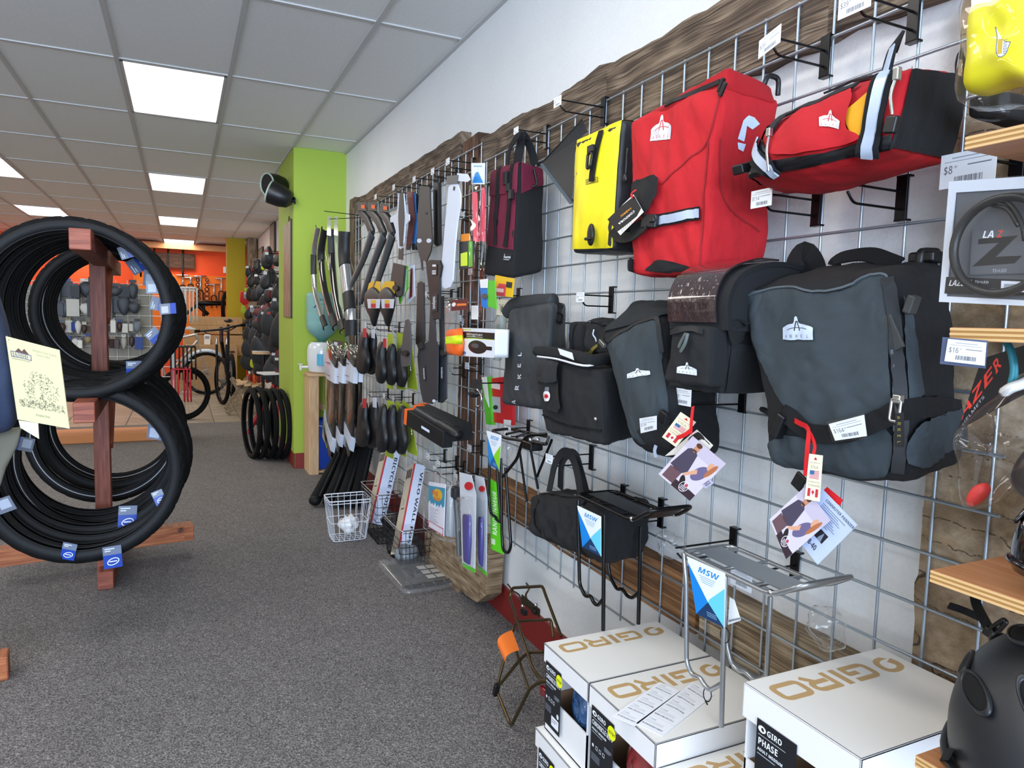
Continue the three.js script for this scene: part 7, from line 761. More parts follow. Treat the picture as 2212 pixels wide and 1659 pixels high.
const stripeM = mat('#c8ccd4', 0.35);
function tyre(label, c, R, w, knob, tilt, tags = [], stripe = false, group, turn = 0) {
  const t = thing('bicycle_tyre_hoop', label, 'tyre', group), G = tyreGeo(R, w, knob), H = new THREE.Group(); const E = new THREE.Euler(tilt[0], tilt[1], tilt[2]);
  const add = (n, g, m, l) => { const o = part(t, n, g, m, l); o.rotation.copy(E); o.position.copy(c); return o; };
  add('tread', G.tread, M.rubber); add('sidewall', G.side1, M.rubber2); add('sidewall', G.side2, M.rubber2); add('bead', G.bead[0], M.rubber2); add('bead', G.bead[1], M.rubber2); if (stripe) add('reflective_stripe', G.stripe, stripeM, 'pale reflective stripe');
  for (const [a, k, size, rot] of tags) { const r = R - w * k; const g = box(size * 0.72, size, 0.0012, [0, 0, 0], [0, 0, 0], 0); const o = add('paper_tag', g, rot > 1 ? greyTag : schT, rot > 1 ? 'grey and blue paper tag' : 'blue paper tag'); o.position.copy(V(r * Math.cos(a), r * Math.sin(a), w * 0.56 + 0.002).applyEuler(E).add(c)); o.rotation.set(E.x + (rand() - 0.5) * 0.5, E.y + (rand() - 0.5) * 0.6, E.z + a + 0.8 + rand() * 0.8); }
  return t;
}
{ // redwood tyre stand
  const t = thing('tyre_stand', 'redwood tyre stand with two arms and crossed feet', 'stand'), ax = -0.345, W = 0.07; const m = M.redwood, c = M.cedar;
  part(t, 'post', uvm(box(W, 1.58, W, [ax - 0.02, 0.85, -4.03], [0, 0, 0], 0.004), 1, 0, 0, true), m); part(t, 'arm', uvm(box(W, W * 1.1, 2.0, [ax, 1.628, -3.99], [0, 0.02, 0], 0.004)), m, 'upper arm with a pale pink end'); part(t, 'arm', uvm(box(W, W * 1.1, 1.95, [ax, 1.0, -3.95], [0, 0.02, 0], 0.004)), m, 'lower arm');
  part(t, 'foot', uvm(box(0.9, 0.09, 0.09, [-0.4, 0.13, -4.28], [0, 0.17, 0], 0.004), 1, 0, 0, false), c); part(t, 'foot', uvm(box(W, 0.09, 1.2, [ax - 0.01, 0.046, -4.5], [0, 0, 0], 0.004)), m); part(t, 'peg', cyl(0.01, 0.01, 0.03, 8, [-0.02, 0.16, -4.27], [Math.PI / 2, 0, 0]), mat('#4a2418', 0.6)); for (const [y, s] of [[1.45, 1], [0.82, 1]]) part(t, 'brace', uvm(box(0.05, 0.34, 0.05, [ax, y, -4.15 + 0.0], [-0.75, 0, 0], 0.003), 1, 0, 0, true), m);
  const G1 = 'tyres on the upper arm of the redwood stand', G2 = 'tyres on the lower arm of the redwood stand', r = rng(77);
  const mk = (zs, R0, tags) => zs.map((z, i) => [z, R0 + (r() - 0.5) * 0.016, 0.056 + r() * 0.01, [2, 0, 2, 1, 2, 2, 0, 2, 1][i % 9], [(r() - 0.5) * 0.05, (r() - 0.5) * 0.14, 0], tags[i] ?? [], i % 3 === 1, (r() - 0.5) * 0.05]);
  const up = mk([-3.14, -3.23, -3.32, -3.41, -3.5, -3.59, -3.68, -3.77, -3.86, -4.2, -4.32, -4.44, -4.58, -4.72], 0.348, { 0: [[0.05, 0.5, 0.06, 2]], 1: [[-0.35, 0.95, 0.075, 1], [0.35, 0.95, 0.07, 2]], 2: [[1.0, 1, 0.07, 1], [-0.95, 1.0, 0.08, 1]], 4: [[0.15, 1.2, 0.08, 1], [-2.3, 1, 0.08, 2]], 6: [[0.55, 1.1, 0.1, 2]], 7: [[0.9, 1.1, 0.1, 1]] });
  up.forEach(([z, R, w, k, tl, tags, st, dx], i) => tyre(i < 9 ? `black tyre hung ${['at the free end of', 'second from the free end of', 'third from the free end of', 'fourth from the free end of', 'fifth from the free end of', 'sixth from the free end of', 'seventh from the free end of', 'eighth from the free end of', 'just before the post on'][i]} the stand's upper arm` : 'black tyre hung on the upper arm behind the post of the stand', V(ax + dx, 1.671 - R + w * 0.85, z), R, w, k, tl, tags, st, G1));
  const lo = mk([-3.16, -3.26, -3.36, -3.46, -3.57, -3.68, -3.8, -4.2, -4.34, -4.48, -4.62], 0.358, { 0: [[-1.75, 0.9, 0.07, 1], [-1.3, 0.1, 0.09, 1], [3.5, 1.2, 0.085, 2]], 1: [[0.5, 1.0, 0.09, 2], [-0.45, 1.2, 0.06, 1]], 3: [[-1.15, 1.0, 0.1, 1]], 4: [[2.9, 1, 0.08, 2]], 6: [[0.9, 1, 0.08, 1]] });
  lo.forEach(([z, R, w, k, tl, tags, st, dx], i) => tyre(i < 7 ? `black tyre hung ${['at the free end of', 'second from the free end of', 'third from the free end of', 'fourth from the free end of', 'fifth from the free end of', 'sixth from the free end of', 'just before the post on'][i]} the stand's lower arm` : 'black tyre hung on the lower arm behind the post of the stand', V(ax + dx, 1.043 - R + w * 0.85, z), R, w, k, tl, tags, st, G2));
}
// tyres leaning on the green pier
[[0.6, -7.12, 0.34, 0.28], [0.66, -7.06, 0.345, 0.2], [0.735, -7.02, 0.335, 0.15], [0.79, -6.97, 0.34, 0.1], [0.845, -6.94, 0.335, 0.06]].forEach(([x, z, R, ti], i) => tyre('black knobbly tyre in the bunch leaning on the foot of the lime green pier', V(x, R * Math.cos(ti) + 0.012, z), R, 0.052, 2, [0, Math.PI / 2 + 0.15, 0], i === 3 ? [[1.2, 0.4, 0.08, 1]] : [], false, 'tyres leaning on the green pier'));
// ------------------------------------------------------------------ goods at the near side of the tyre stand
{
  const t = thing('backpack', 'dark navy backpack hanging beside the tyre stand with a cream hang card', 'backpack'), d = 1.3, P = (u, v, k = d) => atD(u, v, k), o = roundOut([[-160, 560], [-40, 560], [6, 660], [30, 760], [38, 860], [30, 920], [0, 936], [-160, 920]], 36).map(([u, v]) => P(u, v)); const n = eye.clone().sub(P(-60, 760)).normalize(); part(t, 'body', puff(o, n, 0.09, 0.09, 2.6, 0.004, 5), mat('#15233c', 0.75, 0, { bumpMap: T.weave, bumpScale: 0.0004 })); part(t, 'hip_belt', puff([[-120, 930], [10, 925], [46, 922], [40, 960], [14, 1010], [-6, 1070], [-120, 1060]].map(([u, v]) => P(u, v, 1.34)), n, 0.02, 0.02, 2.6, 0.006, 6), mat('#5a5648', 0.8), 'olive grey belt'); part(t, 'strap', tube(smooth([P(-60, 570), P(-50, 500), P(-70, 440)], 8), 0.01), M.web);
  const c = thing('hang_card', 'cream hang card with a mountain emblem and a sketch of hikers, on the navy backpack', 'card'); part(c, 'card', card([P(12, 726, 1.24), P(128, 756, 1.24), P(150, 926, 1.24), P(38, 906, 1.24)], 0.0015), mat('#e6e1d2', 0.7, 0, { map: CT(256, 384, (g) => { g.fillStyle = '#d6cfa8'; g.fillRect(0, 0, 256, 384); g.fillStyle = '#5a3a30'; g.beginPath(); g.moveTo(36, 66); g.lineTo(56, 44); g.lineTo(70, 56); g.lineTo(84, 40); g.lineTo(106, 66); g.fill(); g.strokeStyle = '#5a5a80'; g.lineWidth = 4; g.strokeRect(16, 66, 96, 24); g.fillStyle = '#4a4a70'; g.font = 'bold 22px serif'; g.fillText('JANDD', 22, 86); g.fillStyle = '#8a8468'; g.font = '13px serif'; g.fillText('Simply Your Finest', 122, 40, 118); g.fillText('Since 1981', 140, 58); g.fillRect(16, 98, 90, 3); const r = rng(9); g.strokeStyle = '#4e4a40'; g.lineWidth = 2; for (let i = 0; i < 260; i++) { const a = r() * 6.28, q = Math.sqrt(r()), x = 140 + q * 84 * Math.cos(a), y = 226 + q * 84 * Math.sin(a); if (y < 190 && (x < 90 || x > 200)) continue; g.beginPath(); g.moveTo(x, y); g.lineTo(x + (r() - 0.5) * 20, y + (r() - 0.5) * 20); g.stroke(); } for (let i = 0; i < 240; i++) { const x = 20 + r() * 220, y = 280 + r() * 36; g.beginPath(); g.moveTo(x, y); g.lineTo(x + 10 * r(), y + 5 * r()); g.stroke(); } g.fillStyle = '#d6cfa8'; g.beginPath(); g.ellipse(120, 236, 14, 40, 0.2, 0, 7); g.fill(); g.fillStyle = '#4a4638'; g.font = '14px serif'; g.fillText('Frame Pac', 96, 352); }) })); part(c, 'fold', card([P(40, 908, 1.25), P(82, 914, 1.25), P(84, 948, 1.25), P(44, 924, 1.25)], 0.001), mat('#d8d0ac', 0.7)); part(c, 'cord', rod(P(20, 735, 1.24), P(0, 700, 1.27), 0.001, 4), M.black);
  const s = thing('display_stand', 'black steel display stand carrying the navy backpack', 'stand'), b = P(-70, 440, 1.62); part(s, 'pole', rod(V(b.x - 0.03, 0, b.z), V(b.x - 0.03, b.y + 0.25, b.z), 0.014, 10), M.blackMetal); part(s, 'arm', tube([V(b.x - 0.03, P(-70, 440).y - 0.01, b.z), P(-70, 440).add(V(0, -0.012, 0.03))], 0.008), M.blackMetal); part(s, 'base', cyl(0.16, 0.17, 0.02, 24, [b.x - 0.03, 0.01, b.z]), M.blackMetal);
  const w = thing('stand_foot', 'sawn end of an orange-brown timber foot on the carpet below the navy backpack', 'timber'); part(w, 'beam', uvm(box(0.5, 0.09, 0.09, [-0.852, 0.046, -3.06], [0, 0.12, 0], 0.004)), M.cedar); part(w, 'cap', uvm(box(0.004, 0.086, 0.086, [-0.604, 0.046, -3.09], [0, 0.12, 0], 0.001)), M.redwood);
}
// ------------------------------------------------------------------ the workshop at the end
const at9 = (u, v, z) => onZ(u, v, z);
struct('wall_column', box(0.33, CEIL, 0.4, [0.985, CEIL / 2, -14.95], [0, 0, 0], 0.004), mat('#b8a012', 0.7), 'mustard yellow pillar beside the orange wall', 'pillar');
struct('wall_column', uvm(box(0.16, CEIL, 0.3, [1.25, CEIL / 2, -14.6], [0, 0, 0], 0.004), 1, 0, 0, true), M.barn2, 'grey wooden post beside the mustard yellow pillar', 'pillar');
{ const bh = struct('painted_glow_strip', box(2.0, 0.12, 0.3, [0.1, CEIL - 0.06, ZB + 0.15], [0, 0, 0], 0.004), mat('#d89868', 0.8), 'pale painted bulkhead along the top of the orange wall', 'glow_strip'); }  // tan strip painted in for a fluorescent glow along the end wall
{ // pegboard with hanging bicycle parts
  const pb = struct('wall_panel', box(2.1, 1.3, 0.03, [0.15, 1.55, ZB + 0.02], [0, 0, 0], 0.003), mat('#f27a1c', 0.7), 'lighter orange board on the end wall hung with parts', 'panel'); const z = ZB + 0.07;
  for (const [u, v0, v1] of [[395, 595, 640], [433, 597, 660], [462, 615, 665], [478, 602, 660], [412, 600, 630]]) { const t = thing('hanging_fork', 'bright metal bicycle fork hung on the orange board', 'fork', 'forks on the orange board'), a = at9(u, v0, z), b = at9(u, v1, z); part(t, 'steerer', rod(a, a.clone().lerp(b, 0.45), 0.02, 8), M.chrome); part(t, 'handle_bar', rod(a.clone().add(V(-0.12, 0, 0)), a.clone().add(V(0.12, 0.01, 0)), 0.015, 8), M.chrome); for (const s of [-1, 1]) part(t, 'leg', tube([a.clone().lerp(b, 0.45).add(V(0, 0, 0)), a.clone().lerp(b, 0.5).add(V(s * 0.05, 0, 0)), b.clone().add(V(s * 0.05, 0, 0))], 0.014, { f: 0.02 }), M.blackMetal); }
  for (let k = 0; k < 12; k++) { const u = k < 6 ? 427 : 447, v = 605 + (k % 6) * 10, c = at9(u, v, z), t = thing('chainring', 'small dark chainring hung on the orange board', 'chainring', 'chainrings on the orange board'); part(t, 'ring', xf(new THREE.TorusGeometry(0.03 + (k % 6) * 0.006, 0.008, 6, 16), c.toArray()), M.blackMetal); part(t, 'peg', cyl(0.006, 0.006, 0.05, 6, c.toArray(), [Math.PI / 2, 0, 0]), M.chrome); }
  const sh = thing('wall_rack', 'brown timber rail with black hooks high on the orange wall', 'rail'), a = at9(300, 548, z), b = at9(421, 576, z); part(sh, 'rail', uvm(box(b.x - a.x, 0.32, 0.05, [(a.x + b.x) / 2, (a.y + b.y) / 2, z], [0, 0, 0], 0.004)), mat('#8a6248', 0.7, 0, { map: T.barn2 })); for (const u of [305, 333, 363, 395]) { const p = at9(u, 530, z), q = at9(u, 600, z); part(sh, 'hook', tube([p, p.clone().lerp(q, 0.6).add(V(0, 0, 0.05)), q.clone().add(V(0, 0, 0.12)), q.clone().add(V(0, 0.1, 0.2))], 0.02, { f: 0.06 }), M.blackMetal); }
  const fr = thing('frame_on_stand', 'dark bicycle frame clamped level in front of the orange wall', 'bicycle frame'), q = (u, v) => at9(u, v, -15.6); part(fr, 'tube', rod(q(428, 655), q(488, 655), 0.05, 8), M.blackMetal); part(fr, 'tube', rod(q(428, 660), q(450, 680), 0.04, 8), M.blackMetal); part(fr, 'tube', rod(q(400, 680), q(430, 655), 0.03, 8), M.blackMetal); part(fr, 'stand_post', [rod(q(440, 660), V(q(440, 660).x, 0.02, -15.6), 0.03, 8), box(0.5, 0.03, 0.5, [q(440, 660).x, 0.016, -15.6])], M.blackMetal); part(fr, 'tyre', xf(new THREE.TorusGeometry(0.33, 0.04, 8, 32), q(488, 668).toArray(), [0, 1.35, 0]), M.rubber);
  const li = thing('wall_switch', 'small white switch box high on the orange wall', 'switch box'); part(li, 'plate', box(0.24, 0.15, 0.03, at9(40, 520, ZB + 0.02).toArray(), [0, 0, 0], 0.004), M.white); part(li, 'cover', box(0.2, 0.11, 0.01, at9(40, 520, ZB + 0.04).toArray(), [0, 0, 0], 0.002), M.white); const l2 = thing('wall_switch', 'small white thermostat on the orange wall beside the mustard pillar', 'switch box'); part(l2, 'plate', box(0.07, 0.14, 0.03, at9(486, 583, ZB + 0.02).toArray(), [0, 0, 0], 0.004), M.white); part(l2, 'cover', box(0.05, 0.1, 0.01, at9(486, 583, ZB + 0.04).toArray(), [0, 0, 0], 0.002), M.white);
}
// cardboard boxes
const cartonC = (label, u0, v0, u1, v1, z, d, slot) => { const t = thing('cardboard_box', label, 'cardboard box'), a = at9(u0, v0, z), b = at9(u1, v1, z); if (b.y < 0.15) b.y = 0.001; const w = b.x - a.x, h = a.y - b.y; part(t, 'body', uvm(box(w, h, d, [(a.x + b.x) / 2, (a.y + b.y) / 2, z - d / 2], [0, 0, 0], 0.004), 0.6), M.cardboard); part(t, 'tape', box(w * 0.98, 0.05, 0.002, [(a.x + b.x) / 2, a.y - 0.03, z + 0.001], [0, 0, 0], 0), mat('#b08a58', 0.4)); part(t, 'flap_line', box(w * 0.99, 0.004, 0.003, [(a.x + b.x) / 2, (a.y + b.y) / 2, z + 0.001], [0, 0, 0], 0), mat('#8a6a42', 0.8)); if (slot) part(t, 'hand_hole', xf(ball(0.05, [0, 0, 0], [1, 0.35, 0.3]), at9(slot[0], slot[1], z + 0.004).toArray()), mat('#3a2a1a', 0.9)); return t; };
cartonC('long cardboard bicycle box lying on top of the stack', 410, 683, 524, 722, -14.2, 0.5); cartonC('long cardboard bicycle box in the middle of the stack', 395, 723, 526, 768, -14.2, 0.5); cartonC('large upright cardboard box with a hand hole', 400, 745, 513, 832, -13.8, 0.38, [502, 760]); cartonC('cardboard box lying low behind the silver bicycle', 380, 790, 398, 834, -13.7, 0.4);
{ const t = thing('paper_notice', 'white printed sheet stuck on the long cardboard box', 'paper'); part(t, 'sheet', card([at9(441, 722, -14.1), at9(455, 722, -14.1), at9(454, 745, -14.1), at9(441, 745, -14.1)].map((p) => p.add(V(0, 0, 0.0))), 0.002), M.paper); part(t, 'print', card([at9(443, 726, -14.09), at9(452, 726, -14.09), at9(452, 731, -14.09), at9(443, 731, -14.09)], 0.001), mat('#8890a0', 0.6)); }
// bicycles
function wheel(t, c, R, w, turn, spokes = 18) { const E = new THREE.Euler(0, turn, 0), ad = (n, g, m) => { const o = part(t, n, g, m); o.position.copy(c); o.rotation.copy(E); return o; }; const G = tyreGeo(R, w, 2); ad('tyre', merge([G.tread.clone(), G.side1.clone(), G.side2.clone()]), M.rubber); ad('rim', new THREE.TorusGeometry(R - w * 0.9, 0.012, 6, 48), M.blackMetal); ad('hub', cyl(0.025, 0.025, 0.1, 12, [0, 0, 0], [Math.PI / 2, 0, 0]), M.chrome); const sp = []; for (let i = 0; i < spokes; i++) { const a = i * 2 * Math.PI / spokes; sp.push(rod(V(0.02 * Math.cos(a), 0.02 * Math.sin(a), i % 2 ? 0.03 : -0.03), V((R - w) * Math.cos(a + 0.2), (R - w) * Math.sin(a + 0.2), 0), 0.0016, 4)); } ad('spokes', merge(sp), M.steel); }
{ // mountain bicycle seen from the front
  const t = thing('mountain_bicycle', 'black mountain bicycle with wide handlebar standing front wheel towards the shop', 'bicycle'), z = -11.55, c = at9(480, 818, z), R = 0.36, X = c.x; wheel(t, V(X, R, z), R, 0.062, Math.PI / 2 + 0.22); wheel(t, V(X + 0.2, R, z - 1.08), R, 0.062, Math.PI / 2 + 0.05);
  const hy = at9(475, 702, z).y; for (const s of [-1, 1]) part(t, 'fork_leg', rod(V(X + s * 0.07, R, z), V(X + s * 0.07, hy - 0.3, z - 0.08), 0.018, 8), M.blackMetal); for (const s of [-1, 1]) part(t, 'stanchion', rod(V(X + s * 0.07, hy - 0.34, z - 0.08), V(X + s * 0.07, hy - 0.2, z - 0.12), 0.015, 8), M.chrome); part(t, 'head_tube', rod(V(X, hy - 0.26, z - 0.1), V(X, hy - 0.04, z - 0.16), 0.03, 10), mat('#3a1a1e', 0.4)); part(t, 'handle_bar', tube([at9(422, 716, z), at9(450, 714, z), at9(475, 712, z), at9(500, 706, z), at9(536, 700, z)], 0.016, { f: 0.05, n: 8 }), M.blackMetal); for (const [a, b] of [[[420, 716], [432, 715]], [[520, 703], [538, 699]]]) part(t, 'grip', rod(at9(...a, z), at9(...b, z), 0.022, 8), M.rubber); part(t, 'brake_lever', tube([at9(510, 706, z), at9(500, 712, z + 0.05), at9(488, 716, z + 0.06)], 0.008), M.blackMetal); part(t, 'brake_lever', tube([at9(440, 715, z), at9(446, 720, z + 0.05), at9(456, 722, z + 0.06)], 0.008), M.blackMetal);
  part(t, 'down_tube', rod(V(X, hy - 0.24, z - 0.12), V(X + 0.12, 0.32, z - 0.7), 0.03, 8), M.blackMetal); part(t, 'top_tube', rod(V(X, hy - 0.08, z - 0.16), V(X + 0.13, hy - 0.1, z - 0.75), 0.024, 8), M.blackMetal); part(t, 'seat_tube', rod(V(X + 0.12, 0.32, z - 0.7), V(X + 0.14, hy, z - 0.8), 0.022, 8), M.blackMetal); part(t, 'saddle', ball(0.07, [X + 0.14, hy + 0.06, z - 0.8], [1, 0.45, 1.9]), M.black); part(t, 'crank', [rod(V(X + 0.02, 0.32, z - 0.7), V(X + 0.02, 0.2, z - 0.6), 0.012), box(0.1, 0.02, 0.07, [X - 0.02, 0.2, z - 0.6])], M.blackMetal);
}
{ // silver touring bicycle from the side
  const t = thing('touring_bicycle', 'silver touring bicycle with drop handlebar standing before the cardboard boxes', 'bicycle'), z = -13.0, R = 0.36, c = at9(446, 790, z), d = at9(330, 790, z); wheel(t, V(c.x, R, z), R, 0.045, 0.1, 24); wheel(t, V(c.x - 1.06, R, z), R, 0.045, 0.1, 24); const P = (u, v) => at9(u, v, z), m = mat('#b8b4ac', 0.3, 0.7); part(t, 'fork', tube([V(c.x, R, z), P(430, 745), P(424, 722)], 0.016, { f: 0.05 }), m); part(t, 'head_tube', rod(P(428, 738), P(422, 716), 0.024, 8), m); part(t, 'down_tube', rod(P(427, 735), V(c.x - 0.62, 0.3, z), 0.022, 8), m); part(t, 'top_tube', rod(P(424, 722), V(c.x - 0.78, 0.86, z), 0.02, 8), m); part(t, 'seat_tube', rod(V(c.x - 0.62, 0.3, z), V(c.x - 0.8, 0.98, z), 0.018, 8), m); part(t, 'saddle', ball(0.07, [c.x - 0.8, 1.02, z], [1.9, 0.45, 1]), M.black); part(t, 'handle_bar', tube([P(420, 712), P(408, 706), P(398, 712), P(396, 722), P(404, 730)], 0.014, { f: 0.05, n: 8 }), mat('#d8d8d8', 0.5)); part(t, 'mudguard', sweep(Array.from({ length: 16 }, (_, i) => { const a = lerp(0.5, 2.9, i / 15); return V(c.x + (R + 0.03) * Math.cos(a), R + (R + 0.03) * Math.sin(a), z); }), rectP(0.06, 0.006), { up: V(0, 0, 1) }), m); part(t, 'disc', xf(new THREE.TorusGeometry(0.07, 0.006, 4, 24), [c.x, R, z + 0.04]), M.steel);
}
{ // display bicycle and white racks near the tile edge
  const t = thing('knobbly_wheel_set', 'bicycle wheel with a wide knobbly tyre standing at the carpet edge', 'wheel'), c = at9(396, 850, -9.9); wheel(t, V(c.x + 0.02, 0.345, -9.95), 0.345, 0.07, 0.5, 20);
  const s = thing('rack_display', 'wire floor display hung with white and black luggage racks', 'display'), z = -8.6, P = (u, v) => at9(u, v, z), x0 = P(120, 700).x, x1 = P(425, 700).x; const wm = mat('#d6d4cc', 0.4); part(s, 'upright', box(0.04, 1.95, 0.04, [x0 - 0.3, 0.98, z]), wm); part(s, 'upright', box(0.04, 1.72, 0.04, [P(372, 700).x, 0.87, z]), wm); for (let i = 0; i < 12; i++) part(s, 'cross_wire', rod(V(x0 - 0.3, 0.45 + i * 0.11, z), V(P(372, 700).x, 0.45 + i * 0.11, z), 0.004), wm); for (let i = 0; i < 14; i++) part(s, 'upright_wire', rod(V(lerp(x0 - 0.3, P(372, 700).x, i / 13), 0.4, z), V(lerp(x0 - 0.3, P(372, 700).x, i / 13), 1.7, z), 0.003), wm); part(s, 'back_board', box(P(330, 700).x - x0 + 0.3, 1.12, 0.02, [(P(330, 700).x + x0 - 0.3) / 2, 1.06, z - 0.03], [0, 0, 0], 0.003), mat('#8f887c', 0.7)); part(s, 'base', box(1.2, 0.1, 0.4, [P(215, 700).x, 0.05, z + 0.02], [0, 0, 0], 0.01), mat('#b8743c', 0.6)); for (const y of [1.62, 1.2, 0.85]) part(s, 'arm', rod(V(P(372, 700).x, y, z), V(P(422, 700).x, y, z), 0.01), wm);
  const rack = (u, v, m, i, g, l) => { const k = thing('luggage_rack', l, 'luggage rack', g), a = P(u, v); part(k, 'deck', tube([a.clone().add(V(-0.05, 0, 0.12)), a.clone().add(V(0.05, 0, 0.12)), a.clone().add(V(0.06, 0, -0.12)), a.clone().add(V(-0.06, 0, -0.12))], 0.009, { closed: true, f: 0.02 }), m); for (const sx of [-0.06, 0.06]) part(k, 'stay', tube([a.clone().add(V(sx, 0, -0.1)), a.clone().add(V(sx * 1.1, -0.34, -0.06)), a.clone().add(V(sx * 1.1, -0.38, 0.02)), a.clone().add(V(sx, -0.3, 0.08)), a.clone().add(V(sx, 0, 0.1))], 0.009, { f: 0.05 }), m); };
  for (let i = 0; i < 5; i++) rack(380 + i * 8, 622, wm, i, 'white racks on the floor display', 'white luggage rack in the bunch hung on the wire floor display'); for (let i = 0; i < 4; i++) rack(382 + i * 9, 748, M.blackMetal, i, 'black racks on the floor display', 'black luggage rack in the bunch hung on the wire floor display'); for (let i = 0; i < 3; i++) rack(384 + i * 7, 796, mat('#c8202c', 0.4), i, 'red racks on the floor display', 'red luggage rack low on the wire floor display');
  const r = rng(19), cols = ['#22262c', '#30343a', '#4a4f55', '#c8c4ba', '#6a7078', '#1a3a80', '#8a7a5a', '#a8a49a', '#3a2420', '#d8d4c8'];
  for (let i = 0; i < 46; i++) { const row = i < 9 ? 0 : i < 18 ? 1 : i < 32 ? 2 : 3, k0 = i - [0, 9, 18, 32][row], n = [9, 9, 14, 14][row], u = 118 + k0 * 190 / n + r() * 8, v = [628, 664, 706, 738][row] + (r() - 0.5) * 10, a = P(u, v), big = row < 2, bx = r() < 0.5, t2 = thing(big ? 'bagged_accessory' : 'small_packet', big ? 'dark bagged accessory hung on the wire floor display' : 'small pale packet hung low on the wire floor display', 'packet', big ? 'dark goods on the floor display' : 'pale packets on the floor display'), w = (big ? 0.05 : 0.03) * (0.7 + r() * 0.7), h = (big ? 0.09 : 0.055) * (0.6 + r() * 0.7), c = cols[big ? (r() * 4) | 0 : 3 + ((r() * 7) | 0)], dz = 0.05 + r() * 0.1; part(t2, 'pack', bx ? box(w * 2, h * 2, 0.03, [a.x, a.y, a.z + dz], [0, (r() - 0.5) * 0.8, 0], 0.003) : puff(Array.from({ length: 14 }, (_, k) => { const q = k * Math.PI / 7; return a.clone().add(V(w * Math.cos(q) * (1 + 0.3 * Math.sin(q)), h * Math.sin(q), dz)); }), V(0, 0, 1), 0.03, 0.02, 2.4), mat(c, 0.5)); part(t2, 'header', box(w * 1.4, 0.03, 0.004, [a.x, a.y + h + 0.012, a.z + dz]), mat(cols[(r() * 10) | 0], 0.5)); part(t2, 'peg', rod(a.clone().add(V(0, h + 0.02, 0)), a.clone().add(V(0, h + 0.02, dz + 0.04)), 0.004), M.steel); }
}
// ------------------------------------------------------------------ goods on the wall beyond the pier
{
  const g = thing('wire_grid_panel', 'wire grid panel beyond the lime green pier crowded with black saddles and bags', 'grid panel'); for (let i = 0; i < 26; i++) part(g, 'upright_wire', rod(V(1.3, 0.5, -8.2 - i * 0.15), V(1.3, 2.2, -8.2 - i * 0.15), 0.003), M.steel); for (let i = 0; i < 14; i++) part(g, 'cross_wire', rod(V(1.296, 0.5 + i * 0.13, -8.15), V(1.296, 0.5 + i * 0.13, -12), 0.003), M.steel);
  const r = rng(51), kinds = [['hanging_saddle', 'black saddle hung on the crowded grid beyond the pier', 'saddle', '#141517', 0.07, 0.13], ['hanging_pouch', 'small dark pouch hung on the crowded grid beyond the pier', 'pouch', '#202226', 0.07, 0.09], ['hanging_packet', 'small bright packet hung on the crowded grid beyond the pier', 'packet', '#c8302c', 0.045, 0.07], ['hanging_bag', 'charcoal bag hung low on the crowded grid beyond the pier', 'bag', '#24282c', 0.13, 0.2]];
  for (let i = 0; i < 120; i++) { const row = i % 8, z = -8.3 - ((i / 8) | 0) * 0.25 - r() * 0.2, y = 2.1 - row * 0.19 + (r() - 0.5) * 0.12, k = kinds[row > 3 && r() < 0.5 ? 3 : r() < 0.4 ? 0 : r() < 0.55 ? 1 : 2], x = 1.14 - r() * 0.24, t = thing(k[0], k[1], k[2], k[2] + 's on the grid beyond the pier'), c = V(x, y - 0.08, z), s = 0.7 + r() * 0.7, col = k[0] === 'hanging_packet' ? ['#c8302c', '#d8d8d4', '#2a6ab0', '#a8c020', '#e8e4dc', '#8a8e94'][(r() * 6) | 0] : k[0] === 'hanging_pouch' ? ['#202226', '#3a3e44', '#5a1a20', '#2a2c30'][(r() * 4) | 0] : k[3], tl = (r() - 0.5) * 0.8; part(t, 'body', puff(Array.from({ length: 14 }, (_, q) => { const a = q * Math.PI / 7, w = Math.sin(a), X = k[4] * s * Math.cos(a) * (1 - 0.35 * w), Y = k[5] * s * w; return c.clone().add(V((X * Math.cos(tl) - Y * Math.sin(tl)) * 0.7, (X * Math.sin(tl) + Y * Math.cos(tl)) * 0.8, X * 0.4)); }), V(-0.3, 0, 0.95), 0.04 * s, 0.04, k[0] === 'hanging_packet' ? 6 : 2.3), mat(col, 0.5)); if (r() < 0.6) part(t, 'tag', box(0.04, 0.03, 0.003, [c.x - 0.02, c.y + k[5] * 0.5, c.z + 0.06]), r() < 0.6 ? M.white : mat('#c83a30', 0.5)); part(t, 'peg', rod(V(1.295, c.y + k[5] * 0.6, z), V(c.x - 0.04, c.y + k[5] * 0.6, z), 0.005), r() < 0.3 ? M.steel : M.blackMetal); }
  for (const [u, v0, v1, z, l] of [[589, 487, 548, -12.8, 'tall narrow dark framed picture on the white wall beyond the pier'], [563, 540, 585, -13.8, 'small brown framed picture on the far end of the white wall']]) { const t = thing('framed_picture', l, 'picture'), a = onX(u - 5, v0, 1.34), b = onX(u + 5, v1, 1.34); part(t, 'frame', box(0.03, a.y - b.y, Math.abs(b.z - a.z), [1.345, (a.y + b.y) / 2, (a.z + b.z) / 2]), mat('#2a2018', 0.5)); part(t, 'print', box(0.004, (a.y - b.y) * 0.9, Math.abs(b.z - a.z) * 0.8, [1.328, (a.y + b.y) / 2, (a.z + b.z) / 2]), mat('#8a8478', 0.5)); }
  const rc = thing('red_cloth', 'red cloth hanging at the end of the crowded grid', 'cloth'), q = (u, v) => at9(u, v, -12.4); part(rc, 'cloth', puff([q(519, 630), q(540, 628), q(538, 655), q(528, 660), q(518, 652)], V(0, 0, 1), 0.04, 0.02, 2.4, 0.01, 3), mat('#c41a1c', 0.7)); part(rc, 'hook', rod(q(528, 628), V(1.36, q(528, 628).y, -12.4), 0.006), M.blackMetal);
}
